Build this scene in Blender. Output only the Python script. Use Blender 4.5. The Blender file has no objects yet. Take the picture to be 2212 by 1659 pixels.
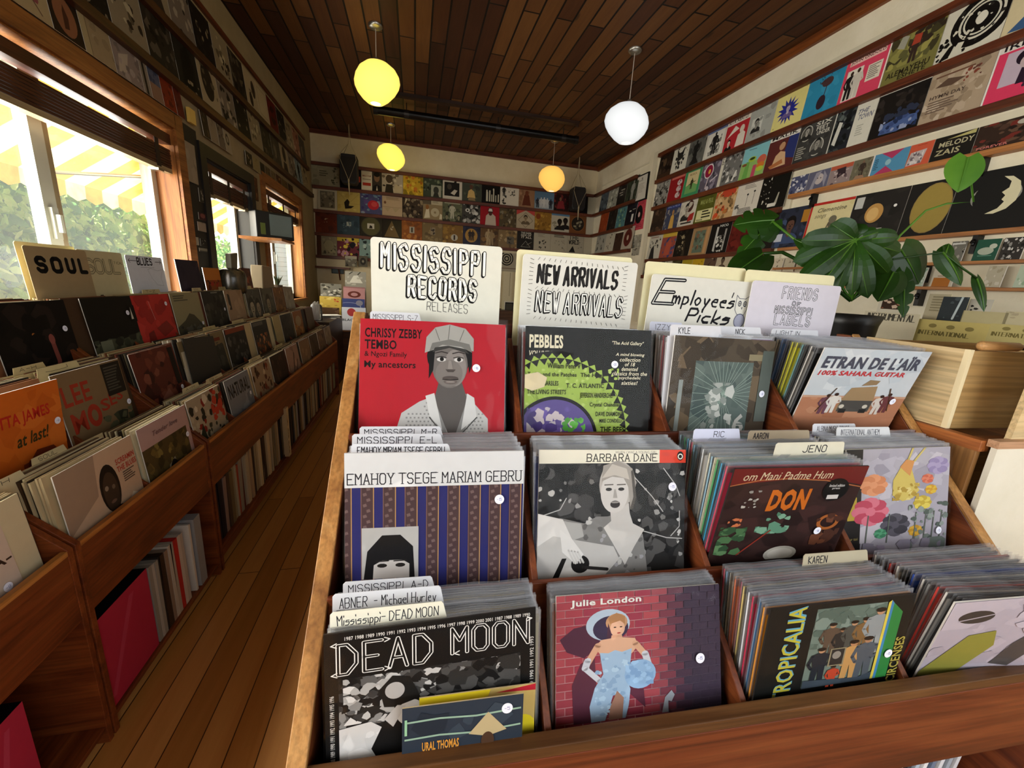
import bpy, math, random
from mathutils import Vector, Matrix, noise as mnoise
SC = bpy.context.scene
COL = SC.collection
R = math.radians
rnd = random.Random(7)

# ---------------------------------------------------------------- camera
CAM = Vector((0.0, 0.0, 1.40))
FPX, PW, PH = 880.0, 2212.0, 1659.0
def cam_axes():
    yaw, pit, rol = R(13.88), R(-13.52), R(3.43)
    f = Vector((math.sin(yaw)*math.cos(pit), math.cos(yaw)*math.cos(pit), math.sin(pit)))
    r = Vector((math.cos(yaw), -math.sin(yaw), 0)); u = r.cross(f)
    return r*math.cos(rol)+u*math.sin(rol), -r*math.sin(rol)+u*math.cos(rol), f
AR, AU, AF = cam_axes()
cd = bpy.data.cameras.new('camera'); cam = bpy.data.objects.new('camera', cd); COL.objects.link(cam)
cd.sensor_fit = 'HORIZONTAL'; cd.sensor_width = 36.0; cd.lens = FPX/PW*36.0; cd.clip_start = 0.02
M = Matrix((AR, AU, -AF)).transposed().to_4x4(); M.translation = CAM; cam.matrix_world = M
SC.camera = cam

# ---------------------------------------------------------------- light of the place
SC.view_settings.view_transform = 'Standard'; SC.view_settings.look = 'None'
SC.view_settings.gamma = 1.0; SC.view_settings.use_curve_mapping = False
SC.view_settings.exposure = 0.34
SC.cycles.use_denoising = True
SC.cycles.max_bounces = 7; SC.cycles.diffuse_bounces = 4; SC.cycles.glossy_bounces = 3
SC.cycles.transparent_max_bounces = 24; SC.cycles.transmission_bounces = 4
SC.cycles.sample_clamp_indirect = 4.0; SC.cycles.blur_glossy = 1.0
SC.cycles.caustics_reflective = False; SC.cycles.caustics_refractive = False
W = bpy.data.worlds.new('sky'); SC.world = W; W.use_nodes = True
nt = W.node_tree; nt.nodes.clear()
sky = nt.nodes.new('ShaderNodeTexSky'); sky.sky_type = 'HOSEK_WILKIE'; sky.turbidity = 6.0; sky.ground_albedo = 0.5
sky.sun_direction = Vector((-0.5, 0.25, 0.83)).normalized()
hsv = nt.nodes.new('ShaderNodeHueSaturation'); hsv.inputs['Saturation'].default_value = 0.22
bg = nt.nodes.new('ShaderNodeBackground'); bg.inputs['Strength'].default_value = 2.8
wo = nt.nodes.new('ShaderNodeOutputWorld')
nt.links.new(sky.outputs[0], hsv.inputs['Color']); nt.links.new(hsv.outputs[0], bg.inputs['Color']); nt.links.new(bg.outputs[0], wo.inputs['Surface'])
sl = bpy.data.lights.new('sun', 'SUN'); sl.energy = 18.; sl.angle = R(1.0); sl.color = (1, .95, .86)
so = bpy.data.objects.new('sun', sl); COL.objects.link(so)
so.rotation_euler = Vector((-0.5, 0.25, 0.83)).normalized().to_track_quat('Z', 'Y').to_euler()
def day_window(name, loc, face, sx, sy, power, col=(1, 1, 1)):
    l = bpy.data.lights.new(name, 'AREA'); l.shape = 'RECTANGLE'; l.size = sx; l.size_y = sy; l.energy = power; l.color = col
    o = bpy.data.objects.new(name, l); COL.objects.link(o); o.location = loc
    o.rotation_euler = (-Vector(face)).to_track_quat('Z', 'Y').to_euler()
    return o
# daylight of the shop front behind the photographer, and of the windows on the left
day_window('daylight_front', (1.75, -1.62, 1.8), (.0, 1, -.10), 2.5, 2.1, 42, (.93, .97, 1.0))
day_window('daylight_side', (-1.76, 1.05, 1.63), (1, 0, -.10), 4.3, 1.05, 150, (1, .97, .92))
day_window('daylight_side', (-1.76, 5.1, 1.62), (1, 0, -.12), 2.4, 1.0, 50, (1, .95, .84))

# ---------------------------------------------------------------- pixels of the photograph -> points on real planes
def ray(x, y): return AF + AR*((x-PW/2)/FPX) - AU*((y-PH/2)/FPX)
def on(ax, val, x, y):
    r = ray(x, y); return CAM + r*((val-CAM[ax])/r[ax])
def depth(x, y, d): return CAM + ray(x, y)*d
BR = R(-3.0)
TB = Matrix.Rotation(BR, 4, 'Z')
def onb(ax, val, x, y):
    T = TB.inverted(); r = T.to_3x3() @ ray(x, y); c = T @ CAM
    return c + r*((val-c[ax])/r[ax])

# ---------------------------------------------------------------- colours and materials
def lin(h):
    if not isinstance(h, str): return h
    if len(h) == 3: h = ''.join(c*2 for c in h)
    v = [int(h[i:i+2], 16)/255 for i in (0, 2, 4)]
    return tuple((c/12.92 if c <= .04045 else ((c+.055)/1.055)**2.4) for c in v)
def c4(h): return (*lin(h), 1.0)
class N:
    def __init__(s, name):
        s.m = bpy.data.materials.new(name); s.m.use_nodes = True; s.t = s.m.node_tree; s.t.nodes.clear()
        s.o = s.n('OutputMaterial')
    def n(s, typ, **kw):
        n = s.t.nodes.new('ShaderNode'+typ)
        for k, v in kw.items():
            if k.startswith('i_'):
                key = k[2:]; n.inputs[int(key) if key.isdigit() else key].default_value = v
            else: setattr(n, k, v)
        return n
    def l(s, a, b): s.t.links.new(a, b)
    def ramp(s, fac, stops):
        r = s.n('ValToRGB'); e = r.color_ramp.elements
        while len(e) < len(stops): e.new(.5)
        for i, (p, c) in enumerate(stops): e[i].position = p; e[i].color = c4(c)
        s.l(fac, r.inputs[0]); return r.outputs[0]
    def bsdf(s, rough=.6, spec=.4, metal=0.):
        b = s.n('BsdfPrincipled'); b.inputs['Roughness'].default_value = rough
        b.inputs['Specular IOR Level'].default_value = spec; b.inputs['Metallic'].default_value = metal
        s.l(b.outputs[0], s.o.inputs['Surface']); return b
MATS = {}
def memo(f):
    def g(*a, **k):
        key = (f.__name__, a, tuple(sorted(k.items())))
        if key not in MATS: MATS[key] = f(*a, **k)
        return MATS[key]
    return g
@memo
def plain(col, rough=.6, metal=0., spec=.4, var=.06):
    s = N('paint_'+str(col)); b = s.bsdf(rough, spec, metal)
    t = s.n('TexCoord'); nz = s.n('TexNoise', i_Scale=14., i_Detail=4.); s.l(t.outputs['Object'], nz.inputs['Vector'])
    h = s.n('HueSaturation'); h.inputs['Color'].default_value = c4(col)
    mp = s.n('MapRange', i_3=1-var, i_4=1+var); s.l(nz.outputs[0], mp.inputs[0]); s.l(mp.outputs[0], h.inputs['Value'])
    s.l(h.outputs[0], b.inputs['Base Color']); return s.m
@memo
def wood(c0, c1, c2, axis=0, scale=1., rough=.45, spec=.35):
    s = N('wood_'+c1); b = s.bsdf(rough, spec)
    t = s.n('TexCoord'); mp = s.n('Mapping'); sc = [9*scale]*3; sc[axis] = 0.9*scale; mp.inputs['Scale'].default_value = sc
    s.l(t.outputs['Object'], mp.inputs['Vector'])
    nz = s.n('TexNoise', i_Scale=1.6, i_Detail=6., i_Roughness=.6, i_Distortion=1.2); s.l(mp.outputs[0], nz.inputs['Vector'])
    col = s.ramp(nz.outputs[0], [(.28, c0), (.5, c1), (.74, c2)])
    mp2 = s.n('Mapping'); sc2 = [160*scale]*3; sc2[axis] = 3*scale; mp2.inputs['Scale'].default_value = sc2; s.l(t.outputs['Object'], mp2.inputs['Vector'])
    n2 = s.n('TexNoise', i_Scale=1., i_Detail=3.); s.l(mp2.outputs[0], n2.inputs['Vector'])
    mx = s.n('MixRGB', blend_type='MULTIPLY', i_0=.35); s.l(col, mx.inputs[1])
    s.l(s.ramp(n2.outputs[0], [(.35, '777777'), (.6, 'ffffff')]), mx.inputs[2]); s.l(mx.outputs[0], b.inputs['Base Color'])
    bp = s.n('Bump', i_Strength=.12, i_Distance=.002); s.l(n2.outputs[0], bp.inputs['Height']); s.l(bp.outputs[0], b.inputs['Normal'])
    return s.m
def planks(name, along, wdt, length, cols, gapcol, rough, spec, gap=.008, bump=.4, knots=False):
    """boards running along axis 'along' (0 x, 1 y), each board its own tone"""
    s = N(name); b = s.bsdf(rough, spec)
    t = s.n('TexCoord'); mp = s.n('Mapping')
    if along == 1: mp.inputs['Rotation'].default_value = (0, 0, R(90))
    s.l(t.outputs['Object'], mp.inputs['Vector'])
    bk = s.n('TexBrick', offset=.37, offset_frequency=2, squash=1.0, i_Scale=1.0)
    bk.inputs['Brick Width'].default_value = length; bk.inputs['Row Height'].default_value = wdt
    bk.inputs['Mortar Size'].default_value = gap*wdt/.1; bk.inputs['Mortar Smooth'].default_value = .2; bk.inputs['Bias'].default_value = 0.
    bk.inputs['Color1'].default_value = (0, 0, 0, 1); bk.inputs['Color2'].default_value = (1, 1, 1, 1); bk.inputs['Mortar'].default_value = (.5, .5, .5, 1)
    s.l(mp.outputs[0], bk.inputs['Vector'])
    m3 = s.n('Mapping'); m3.inputs['Scale'].default_value = (1.5, 22, 22); s.l(mp.outputs[0], m3.inputs['Vector'])
    add = s.n('VectorMath', operation='ADD'); s.l(m3.outputs[0], add.inputs[0]); 
    mul = s.n('VectorMath', operation='SCALE', i_Scale=37.); s.l(bk.outputs['Color'], mul.inputs[0]); s.l(mul.outputs[0], add.inputs[1])
    nz = s.n('TexNoise', i_Scale=1., i_Detail=6., i_Roughness=.65, i_Distortion=.8); s.l(add.outputs[0], nz.inputs['Vector'])
    mx = s.n('MixRGB', i_0=.42); s.l(bk.outputs['Color'], mx.inputs[1]); s.l(nz.outputs[0], mx.inputs[2])
    col = s.ramp(mx.outputs[0], [(.12+.19*i*4/(len(cols)-1), c) for i, c in enumerate(cols)])
    if knots:
        m4 = s.n('Mapping'); m4.inputs['Scale'].default_value = (1.6, 5.5, 1); s.l(mp.outputs[0], m4.inputs['Vector'])
        vo = s.n('TexVoronoi', i_Scale=1., i_Randomness=1.); s.l(m4.outputs[0], vo.inputs['Vector'])
        kk = s.ramp(vo.outputs['Distance'], [(.05, '000000'), (.12, 'ffffff')])
        k2 = s.n('MixRGB', blend_type='MULTIPLY', i_0=.6); s.l(col, k2.inputs[1]); s.l(kk, k2.inputs[2]); col = k2.outputs[0]
    m2 = s.n('MixRGB'); s.l(bk.outputs['Fac'], m2.inputs[0]); s.l(col, m2.inputs[1]); m2.inputs[2].default_value = c4(gapcol)
    s.l(m2.outputs[0], b.inputs['Base Color'])
    bp = s.n('Bump', i_Strength=bump, i_Distance=.004); iv = s.n('Math', operation='SUBTRACT', i_0=1.); s.l(bk.outputs['Fac'], iv.inputs[1])
    s.l(iv.outputs[0], bp.inputs['Height']); s.l(bp.outputs[0], b.inputs['Normal'])
    return s.m
def plaster(name, c0, c1):
    s = N(name); b = s.bsdf(.85, .2); t = s.n('TexCoord')
    nz = s.n('TexNoise', i_Scale=3.5, i_Detail=7., i_Roughness=.65); s.l(t.outputs['Object'], nz.inputs['Vector'])
    s.l(s.ramp(nz.outputs[0], [(.3, c0), (.7, c1)]), b.inputs['Base Color'])
    n2 = s.n('TexNoise', i_Scale=60., i_Detail=4.); s.l(t.outputs['Object'], n2.inputs['Vector'])
    bp = s.n('Bump', i_Strength=.25, i_Distance=.004); s.l(n2.outputs[0], bp.inputs['Height']); s.l(bp.outputs[0], b.inputs['Normal']); return s.m
def printed(name, rough=.42, spec=.35):
    """card stock: the ink is the 'ink' colour of each face, with slight mottling of the paper"""
    s = N(name); b = s.bsdf(rough, spec); a = s.n('Attribute', attribute_name='ink')
    t = s.n('TexCoord'); nz = s.n('TexNoise', i_Scale=40., i_Detail=5.); s.l(t.outputs['Object'], nz.inputs['Vector'])
    h = s.n('HueSaturation'); mp = s.n('MapRange', i_3=.93, i_4=1.05); s.l(nz.outputs[0], mp.inputs[0]); s.l(mp.outputs[0], h.inputs['Value'])
    s.l(a.outputs['Color'], h.inputs['Color']); s.l(h.outputs[0], b.inputs['Base Color']); return s.m
INK = printed('printed_card', .5, .12); PAPER = printed('printed_paper', .75, .15); FOIL = printed('printed_foil', .25, .5)
def film(name, refl, haze, rough):
    s = N(name); t = s.n('TexCoord'); nz = s.n('TexNoise', i_Scale=11., i_Detail=2., i_Distortion=.6); s.l(t.outputs['Object'], nz.inputs['Vector'])
    bp = s.n('Bump', i_Strength=.35, i_Distance=.01); s.l(nz.outputs[0], bp.inputs['Height'])
    tr = s.n('BsdfTransparent'); gl = s.n('BsdfGlossy', i_Roughness=rough); df = s.n('BsdfTranslucent'); df.inputs[0].default_value = (.8, .82, .86, 1)
    s.l(bp.outputs[0], gl.inputs['Normal'])
    fr = s.n('Fresnel', i_IOR=1.45); ml = s.n('Math', operation='MULTIPLY', i_1=refl); s.l(fr.outputs[0], ml.inputs[0])
    d2 = s.n('BsdfDiffuse'); d2.inputs[0].default_value = (.8, .82, .86, 1); a0 = s.n('AddShader'); mh = s.n('MixShader', i_0=.5); s.l(df.outputs[0], mh.inputs[1]); s.l(d2.outputs[0], mh.inputs[2])
    m1 = s.n('MixShader', i_0=haze); s.l(tr.outputs[0], m1.inputs[1]); s.l(mh.outputs[0], m1.inputs[2])
    m2 = s.n('MixShader'); s.l(ml.outputs[0], m2.inputs[0]); s.l(m1.outputs[0], m2.inputs[1]); s.l(gl.outputs[0], m2.inputs[2]); s.l(m2.outputs[0], s.o.inputs['Surface'])
    return s.m
SLEEVE = film('clear_sleeve', .24, .003, .07); LIP = film('sleeve_edge', 1.0, .22, .15); GLASS = film('window_glass', .9, .05, .02)  # the window glass haze puts a veil of glare into the material
@memo
def glow(col, k):
    s = N('lamp_glow'); e = s.n('Emission'); e.inputs[0].default_value = c4(col); e.inputs[1].default_value = k
    lw = s.n('LayerWeight', i_Blend=.35); mp = s.n('MapRange', i_3=1.0, i_4=.58); s.l(lw.outputs['Facing'], mp.inputs[0])
    ml = s.n('Math', operation='MULTIPLY', i_1=k); s.l(mp.outputs[0], ml.inputs[0]); s.l(ml.outputs[0], e.inputs[1])
    s.l(e.outputs[0], s.o.inputs['Surface']); return s.m
@memo
def leafmat(c0, c1, thru=.35):
    s = N('leaf'); b = s.n('BsdfPrincipled'); b.inputs['Roughness'].default_value = .35; t = s.n('TexCoord')
    nz = s.n('TexNoise', i_Scale=5., i_Detail=3.); s.l(t.outputs['Object'], nz.inputs['Vector'])
    cc = s.ramp(nz.outputs[0], [(.3, c0), (.7, c1)]); s.l(cc, b.inputs['Base Color'])
    tl = s.n('BsdfTranslucent'); s.l(cc, tl.inputs[0]); mx = s.n('MixShader', i_0=thru); s.l(b.outputs[0], mx.inputs[1]); s.l(tl.outputs[0], mx.inputs[2]); s.l(mx.outputs[0], s.o.inputs['Surface']); return s.m

# ---------------------------------------------------------------- mesh building
class MB:
    def __init__(s): s.v = []; s.f = []; s.c = []
    def face(s, pts, col=None):
        i = len(s.v); s.v += [tuple(p) for p in pts]; s.f.append(tuple(range(i, i+len(pts)))); s.c.append(col); return s
    def box(s, x0, y0, z0, x1, y1, z1, col=None, mat=None):
        P = [Vector(p) for p in ((x0,y0,z0),(x1,y0,z0),(x1,y1,z0),(x0,y1,z0),(x0,y0,z1),(x1,y0,z1),(x1,y1,z1),(x0,y1,z1))]
        if mat: P = [mat @ p for p in P]
        i = len(s.v); s.v += [tuple(p) for p in P]
        for q in ((0,3,2,1),(4,5,6,7),(0,1,5,4),(1,2,6,5),(2,3,7,6),(3,0,4,7)): s.f.append(tuple(i+k for k in q)); s.c.append(col)
        return s
    def prism(s, poly, axis, a, b, col=None):
        """polygon in the two other axes (in xyz order), extruded along axis from a to b"""
        def P(p, t): q = list(p); q.insert(axis, t); return q
        n = len(poly); i = len(s.v)
        s.v += [tuple(P(p, a)) for p in poly]+[tuple(P(p, b)) for p in poly]
        ar = sum(poly[k][0]*poly[(k+1) % n][1]-poly[(k+1) % n][0]*poly[k][1] for k in range(n))
        if axis == 1: ar = -ar
        fl = (ar > 0) == (b > a)
        def add(q): s.f.append(tuple(q if fl else q[::-1])); s.c.append(col)
        add([i+k for k in range(n)][::-1]); add([i+n+k for k in range(n)])
        for k in range(n): add([i+k, i+(k+1) % n, i+n+(k+1) % n, i+n+k])
        return s
    def tube(s, pts, r, n=8, col=None):
        pts = [Vector(p) for p in pts]; rr = r if isinstance(r, (list, tuple)) else [r]*len(pts); rings = []
        up = Vector((0, 0, 1))
        for k, p in enumerate(pts):
            d = (pts[min(k+1, len(pts)-1)]-pts[max(k-1, 0)]).normalized()
            a = d.cross(up if abs(d.z) < .95 else Vector((1, 0, 0))).normalized(); b = d.cross(a)
            i = len(s.v); rings.append(i)
            for j in range(n):
                t = 2*math.pi*j/n; s.v.append(tuple(p+a*(rr[k]*math.cos(t))+b*(rr[k]*math.sin(t))))
        for a, b in zip(rings, rings[1:]):
            for j in range(n): s.f.append((a+j, b+j, b+(j+1) % n, a+(j+1) % n)); s.c.append(col)
        s.f.append(tuple(rings[0]+j for j in range(n))); s.c.append(col)
        s.f.append(tuple(rings[-1]+j for j in range(n))[::-1]); s.c.append(col); return s
    def lathe(s, prof, n=32, col=None, c=(0, 0, 0), wob=None):
        rings = []
        for r, z in prof:
            i = len(s.v); rings.append(i)
            for j in range(n):
                t = 2*math.pi*j/n; k = wob(t, z) if wob else 1
                s.v.append((c[0]+r*k*math.cos(t), c[1]+r*k*math.sin(t), c[2]+z))
        for a, b in zip(rings, rings[1:]):
            for j in range(n): s.f.append((a+j, a+(j+1) % n, b+(j+1) % n, b+j)); s.c.append(col)
        return s
    def build(s, name, mat, parent=None, smooth=False, world=None, bevel=0):
        me = bpy.data.meshes.new(name); me.from_pydata(s.v, [], s.f)
        if any(c is not None for c in s.c):
            at = me.attributes.new('ink', 'FLOAT_COLOR', 'CORNER'); buf = []
            for f, c in zip(s.f, s.c): buf += list(c4(c if c is not None else 'fff'))*len(f)
            at.data.foreach_set('color', buf)
        me.materials.append(mat)
        if smooth: me.polygons.foreach_set('use_smooth', [True]*len(me.polygons))
        me.update()
        o = bpy.data.objects.new(name, me); COL.objects.link(o)
        if parent: o.parent = parent
        if world is not None: o.matrix_world = world
        if bevel:
            b = o.modifiers.new('bevel', 'BEVEL'); b.width = bevel; b.segments = 2; b.limit_method = 'ANGLE'
        return o
def tag(o, label=None, cat=None, group=None, kind=None):
    if label: o['label'] = label
    if cat: o['category'] = cat
    if group: o['group'] = group
    if kind: o['kind'] = kind
    return o
def empty(name, loc=(0, 0, 0), rz=0, label=None, cat=None, group=None):
    o = bpy.data.objects.new(name, None); COL.objects.link(o); o.location = loc; o.rotation_euler = (0, 0, rz); o.empty_display_size = .1
    return tag(o, label, cat, group)
def struct(o): o['kind'] = 'structure'; return o
def copy_tree(o, world=None, parent=None):
    c = o.copy(); COL.objects.link(c)
    if parent: c.parent = parent
    if world is not None: c.matrix_world = world
    for ch in [x for x in o.children]: copy_tree(ch, None, c)
    return c
# ---------------------------------------------------------------- lettering
GL = {'A':'00 26 40,12 32','B':'00 06 36 45 44 33 03,33 42 41 30 00','C':'45 36 16 05 01 10 30 41','D':'00 06 26 44 42 20 00','E':'46 06 00 40,03 33','F':'46 06 00,03 33',
'G':'45 36 16 05 01 10 30 41 43 23','H':'06 00,46 40,03 43','I':'06 00','J':'46 41 30 10 01','K':'06 00,46 03 40','L':'06 00 40','M':'00 06 23 46 40','N':'00 06 40 46',
'O':'16 05 01 10 30 41 45 36 16','P':'00 06 36 45 44 33 03','Q':'16 05 01 10 30 41 45 36 16,22 40','R':'00 06 36 45 44 33 03,23 40','S':'45 36 16 05 04 13 33 42 41 30 10 01',
'T':'06 46,26 20','U':'06 01 10 30 41 46','V':'06 20 46','W':'06 10 24 30 46','X':'06 40,46 00','Y':'06 23 46,23 20','Z':'06 46 00 40','1':'15 26 20','2':'05 16 36 45 44 00 40',
'3':'06 46 23 42 41 30 10 01','4':'30 36 02 42','5':'46 06 04 34 43 41 30 01','6':'36 04 01 10 30 41 42 33 03','7':'06 46 20','8':'13 04 05 16 36 45 44 33 13 02 01 10 30 41 42 33','9':'10 42 45 36 16 05 04 13 43','0':'16 05 01 10 30 41 45 36 16',
'-':'03 33','.':'00 01','!':'06 02,00 01',"'":'06 04','&':'40 05 16 25 02 10 30 43','+':'23 21,12 32',
'a':'33 13 02 01 10 20 31,33 30','c':'33 13 02 01 10 30','d':'36 30 10 01 02 13 33','e':'02 32 33 13 02 01 10 30','f':'36 16 10,04 24','g':'33 13 02 01 10 30,33 3b 1b','h':'06 00,02 13 23 32 30','i':'03 00,05 06','k':'06 00,33 01 30','l':'06 00','m':'03 00,02 13 22 20,22 33 42 40','n':'03 00,02 13 23 32 30',
'o':'13 02 01 10 20 31 32 23 13','p':'03 0b,03 23 32 31 20 00','r':'03 00,02 13 33','s':'33 13 02 32 31 20 00','t':'16 11 20 30,04 24','u':'03 01 10 20 31,33 30','y':'03 11 20,33 1b','b':'06 00,02 13 23 32 31 20 00'}
def strokes(text, sp=1.7):
    """pen strokes of a line of lettering, unit height, with its width"""
    x = 0; out = []
    for ch in text:
        if ch == ' ': x += 2.6; continue
        g = GL.get(ch) or GL.get(ch.upper())
        if not g: x += 2; continue
        w = 0
        for st in g.split(','):
            P = [(int(a[0]), -2 if a[1] == 'b' else int(a[1])) for a in st.split()]
            w = max(w, max(p[0] for p in P)); out.append([(x+p[0], p[1]) for p in P])
        x += w+sp
    return out, max(x-sp, .5)
_TX = {}
def type_mesh(text, bold, shear):
    key = (text, bold, shear)
    if key not in _TX:
        cu = bpy.data.curves.new('type', 'FONT'); cu.body = text; cu.resolution_u = 2; cu.offset = bold; cu.shear = shear; cu.space_character = 1+bold*2
        ob = bpy.data.objects.new('type', cu); COL.objects.link(ob); bpy.context.view_layer.update()
        me = bpy.data.meshes.new_from_object(ob.evaluated_get(bpy.context.evaluated_depsgraph_get()))
        vs = [(v.co.x, v.co.y) for v in me.vertices]; fs = [tuple(p.vertices) for p in me.polygons]
        bpy.data.objects.remove(ob); bpy.data.curves.remove(cu); bpy.data.meshes.remove(me)
        if vs:
            a = min(v[0] for v in vs); b = max(v[0] for v in vs); c = min(v[1] for v in vs); d = max(v[1] for v in vs)
            vs = [((x-a)/(b-a or 1), (y-c)/(d-c or 1)) for x, y in vs]
        _TX[key] = (vs, fs)
    return _TX[key]

# ---------------------------------------------------------------- printed artwork (unit square, percent)
class Art:
    def __init__(s, bg='fff', asp=1.): s.L = []; s.bg = bg; s.asp = asp
    def poly(s, pts, col): s.L.append([(list(pts), col)]); return s
    def rect(s, a, b, c, d, col): return s.poly([(a, b), (c, b), (c, d), (a, d)], col)
    def ell(s, x, y, rx, ry, col, n=22, a0=0):
        return s.poly([(x+rx*math.cos(a0+2*math.pi*k/n), y+ry*math.sin(a0+2*math.pi*k/n)) for k in range(n)], col)
    def ring(s, x, y, r0, r1, col, n=28, ky=1.):
        q = []
        for k in range(n):
            a, b = 2*math.pi*k/n, 2*math.pi*(k+1)/n
            q.append(([(x+r1*math.cos(a), y+ky*r1*math.sin(a)), (x+r1*math.cos(b), y+ky*r1*math.sin(b)), (x+r0*math.cos(b), y+ky*r0*math.sin(b)), (x+r0*math.cos(a), y+ky*r0*math.sin(a))], col))
        s.L.append(q); return s
    def star(s, x, y, r0, r1, n, col):
        pts = [(x+(r1 if k % 2 else r0)*math.cos(math.pi*k/n), y+(r1 if k % 2 else r0)*math.sin(math.pi*k/n)) for k in range(2*n)]
        s.L.append([([(x, y), pts[k], pts[(k+1) % (2*n)]], col) for k in range(2*n)]); return s
    def line(s, pts, w, col, closed=False, dots=True):
        q = []; pts = list(pts)+([pts[0]] if closed else [])
        for (a, b), (c, d) in zip(pts, pts[1:]):
            K = s.asp; L = math.hypot(c-a, (d-b)/K) or 1e-6; nx, ny = -(d-b)/K/L*w/2, (c-a)/L*w/2*K
            q.append(([(a-nx, b-ny), (c-nx, d-ny), (c+nx, d+ny), (a+nx, b+ny)], col))
        if dots:
            for (a, b) in pts: q.append(([(a+w/2*math.cos(k*math.pi/4), b+s.asp*w/2*math.sin(k*math.pi/4)) for k in range(8)], col))
        s.L.append(q); return s
    def text(s, x0, y0, x1, y1, col, t, bold=.02, shear=0., rot=0., rise=0.):
        vs, fs = type_mesh(t, bold, shear); q = []
        cx, cy = (x0+x1)/2, (y0+y1)/2; cr, sr = math.cos(R(rot)), math.sin(R(rot))
        def T(v):
            x, y = x0+v[0]*(x1-x0)-cx, y0+v[1]*(y1-y0)+rise*v[0]-cy
            return (cx+x*cr-y*sr, cy+x*sr+y*cr)
        vv = [T(v) for v in vs]
        for f in fs: q.append(([vv[i] for i in f], col))
        s.L.append(q); return s
    def pen(s, x0, y0, x1, y1, col, t, w=1.2, slant=0., rise=0., jit=0., serif=False, dx=0, dy=0, seed=1, sp=1.7):
        st, tw = strokes(t, sp); rr = random.Random(seed)
        def T(p): return (x0+dx+(p[0]+slant*p[1])/tw*(x1-x0)+rr.uniform(-jit, jit), y0+dy+p[1]/6*(y1-y0)+rise*p[0]/tw+rr.uniform(-jit, jit))
        q = Art('fff', s.asp)
        for P in st:
            PP = [T(p) for p in P]; q.line(PP, w, col)
            if serif:
                for e in [PP[i] for i in (0, -1) if P[i][1] in (0, 6)]: q.rect(e[0]-w*1.4, e[1]-w*.3*s.asp, e[0]+w*1.4, e[1]+w*.3*s.asp, col)
        s.L.append([f for l in q.L for f in l]); return s
    def bubble(s, x0, y0, x1, y1, t, w, ow, ink='161616', fill='f6f5ee', shadow=(-.6, -.7), **k):
        if shadow: s.pen(x0, y0, x1, y1, ink, t, w+ow, dx=shadow[0], dy=shadow[1], **k)
        s.pen(x0, y0, x1, y1, ink, t, w+ow, **k); return s.pen(x0, y0, x1, y1, fill, t, w-ow, **k)
    def blots(s, seed, cols, n, x0, y0, x1, y1, size, asp=1.):
        rr = random.Random(seed); cols = cols.split('/')
        for _ in range(n):
            x, y, r = rr.uniform(x0, x1), rr.uniform(y0, y1), size*rr.uniform(.4, 1.2); c = rr.choice(cols); k = rr.randint(5, 8); a0 = rr.uniform(0, 6)
            pts = [(min(x1, max(x0, x+r*rr.uniform(.5, 1.1)*math.cos(a0+2*math.pi*j/k))), min(y1, max(y0, y+asp*r*rr.uniform(.5, 1.1)*math.sin(a0+2*math.pi*j/k)))) for j in range(k)]
            s.L.append([([(x, y), pts[j], pts[(j+1) % k]], c) for j in range(k)])
        return s
    def bust(s, x, y, h, sk, hr, cl, hat=None):
        """head and shoulders of an anonymous sitter, base at y, height h"""
        u = h/100
        s.poly([(x-48*u, y), (x-44*u, y+22*u), (x-30*u, y+33*u), (x-12*u, y+38*u), (x+12*u, y+38*u), (x+30*u, y+33*u), (x+44*u, y+22*u), (x+48*u, y)], cl)
        s.poly([(x-11*u, y+30*u), (x, y+22*u), (x+11*u, y+30*u), (x+10*u, y+50*u), (x-10*u, y+50*u)], sk)
        s.ell(x, y+76*u, 22*u, 25*u, hr); s.ell(x, y+66*u, 17*u, 23*u, sk)
        s.poly([(x-18*u, y+78*u), (x-12*u, y+96*u), (x+12*u, y+97*u), (x+18*u, y+78*u), (x+6*u, y+84*u), (x-6*u, y+83*u)], hr)
        for d in (-7, 7): s.ell(x+d*u, y+68*u, 3.2*u, 1.5*u, hr, 8)
        s.poly([(x-1.5*u, y+66*u), (x+1.5*u, y+66*u), (x+3.2*u, y+59*u), (x-3.2*u, y+59*u)], hr); s.ell(x, y+53*u, 6*u, 1.7*u, hr, 8)
        return s
    def fig(s, x, y, h, col, sk=None, arms=1):
        u = h/100
        s.poly([(x-13*u, y), (x-3*u, y), (x, y+42*u), (x+3*u, y), (x+13*u, y), (x+12*u, y+48*u), (x+17*u, y+80*u), (x+6*u, y+86*u), (x-6*u, y+86*u), (x-17*u, y+80*u), (x-12*u, y+48*u)], col)
        if arms: s.line([(x-15*u, y+79*u), (x-21*u, y+56*u), (x-14*u, y+42*u)], 6*u, col).line([(x+15*u, y+79*u), (x+22*u, y+58*u), (x+9*u, y+48*u)], 6*u, col)
        return s.ell(x, y+93*u, 6.5*u, 8*u, sk or col, 10)
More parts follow.
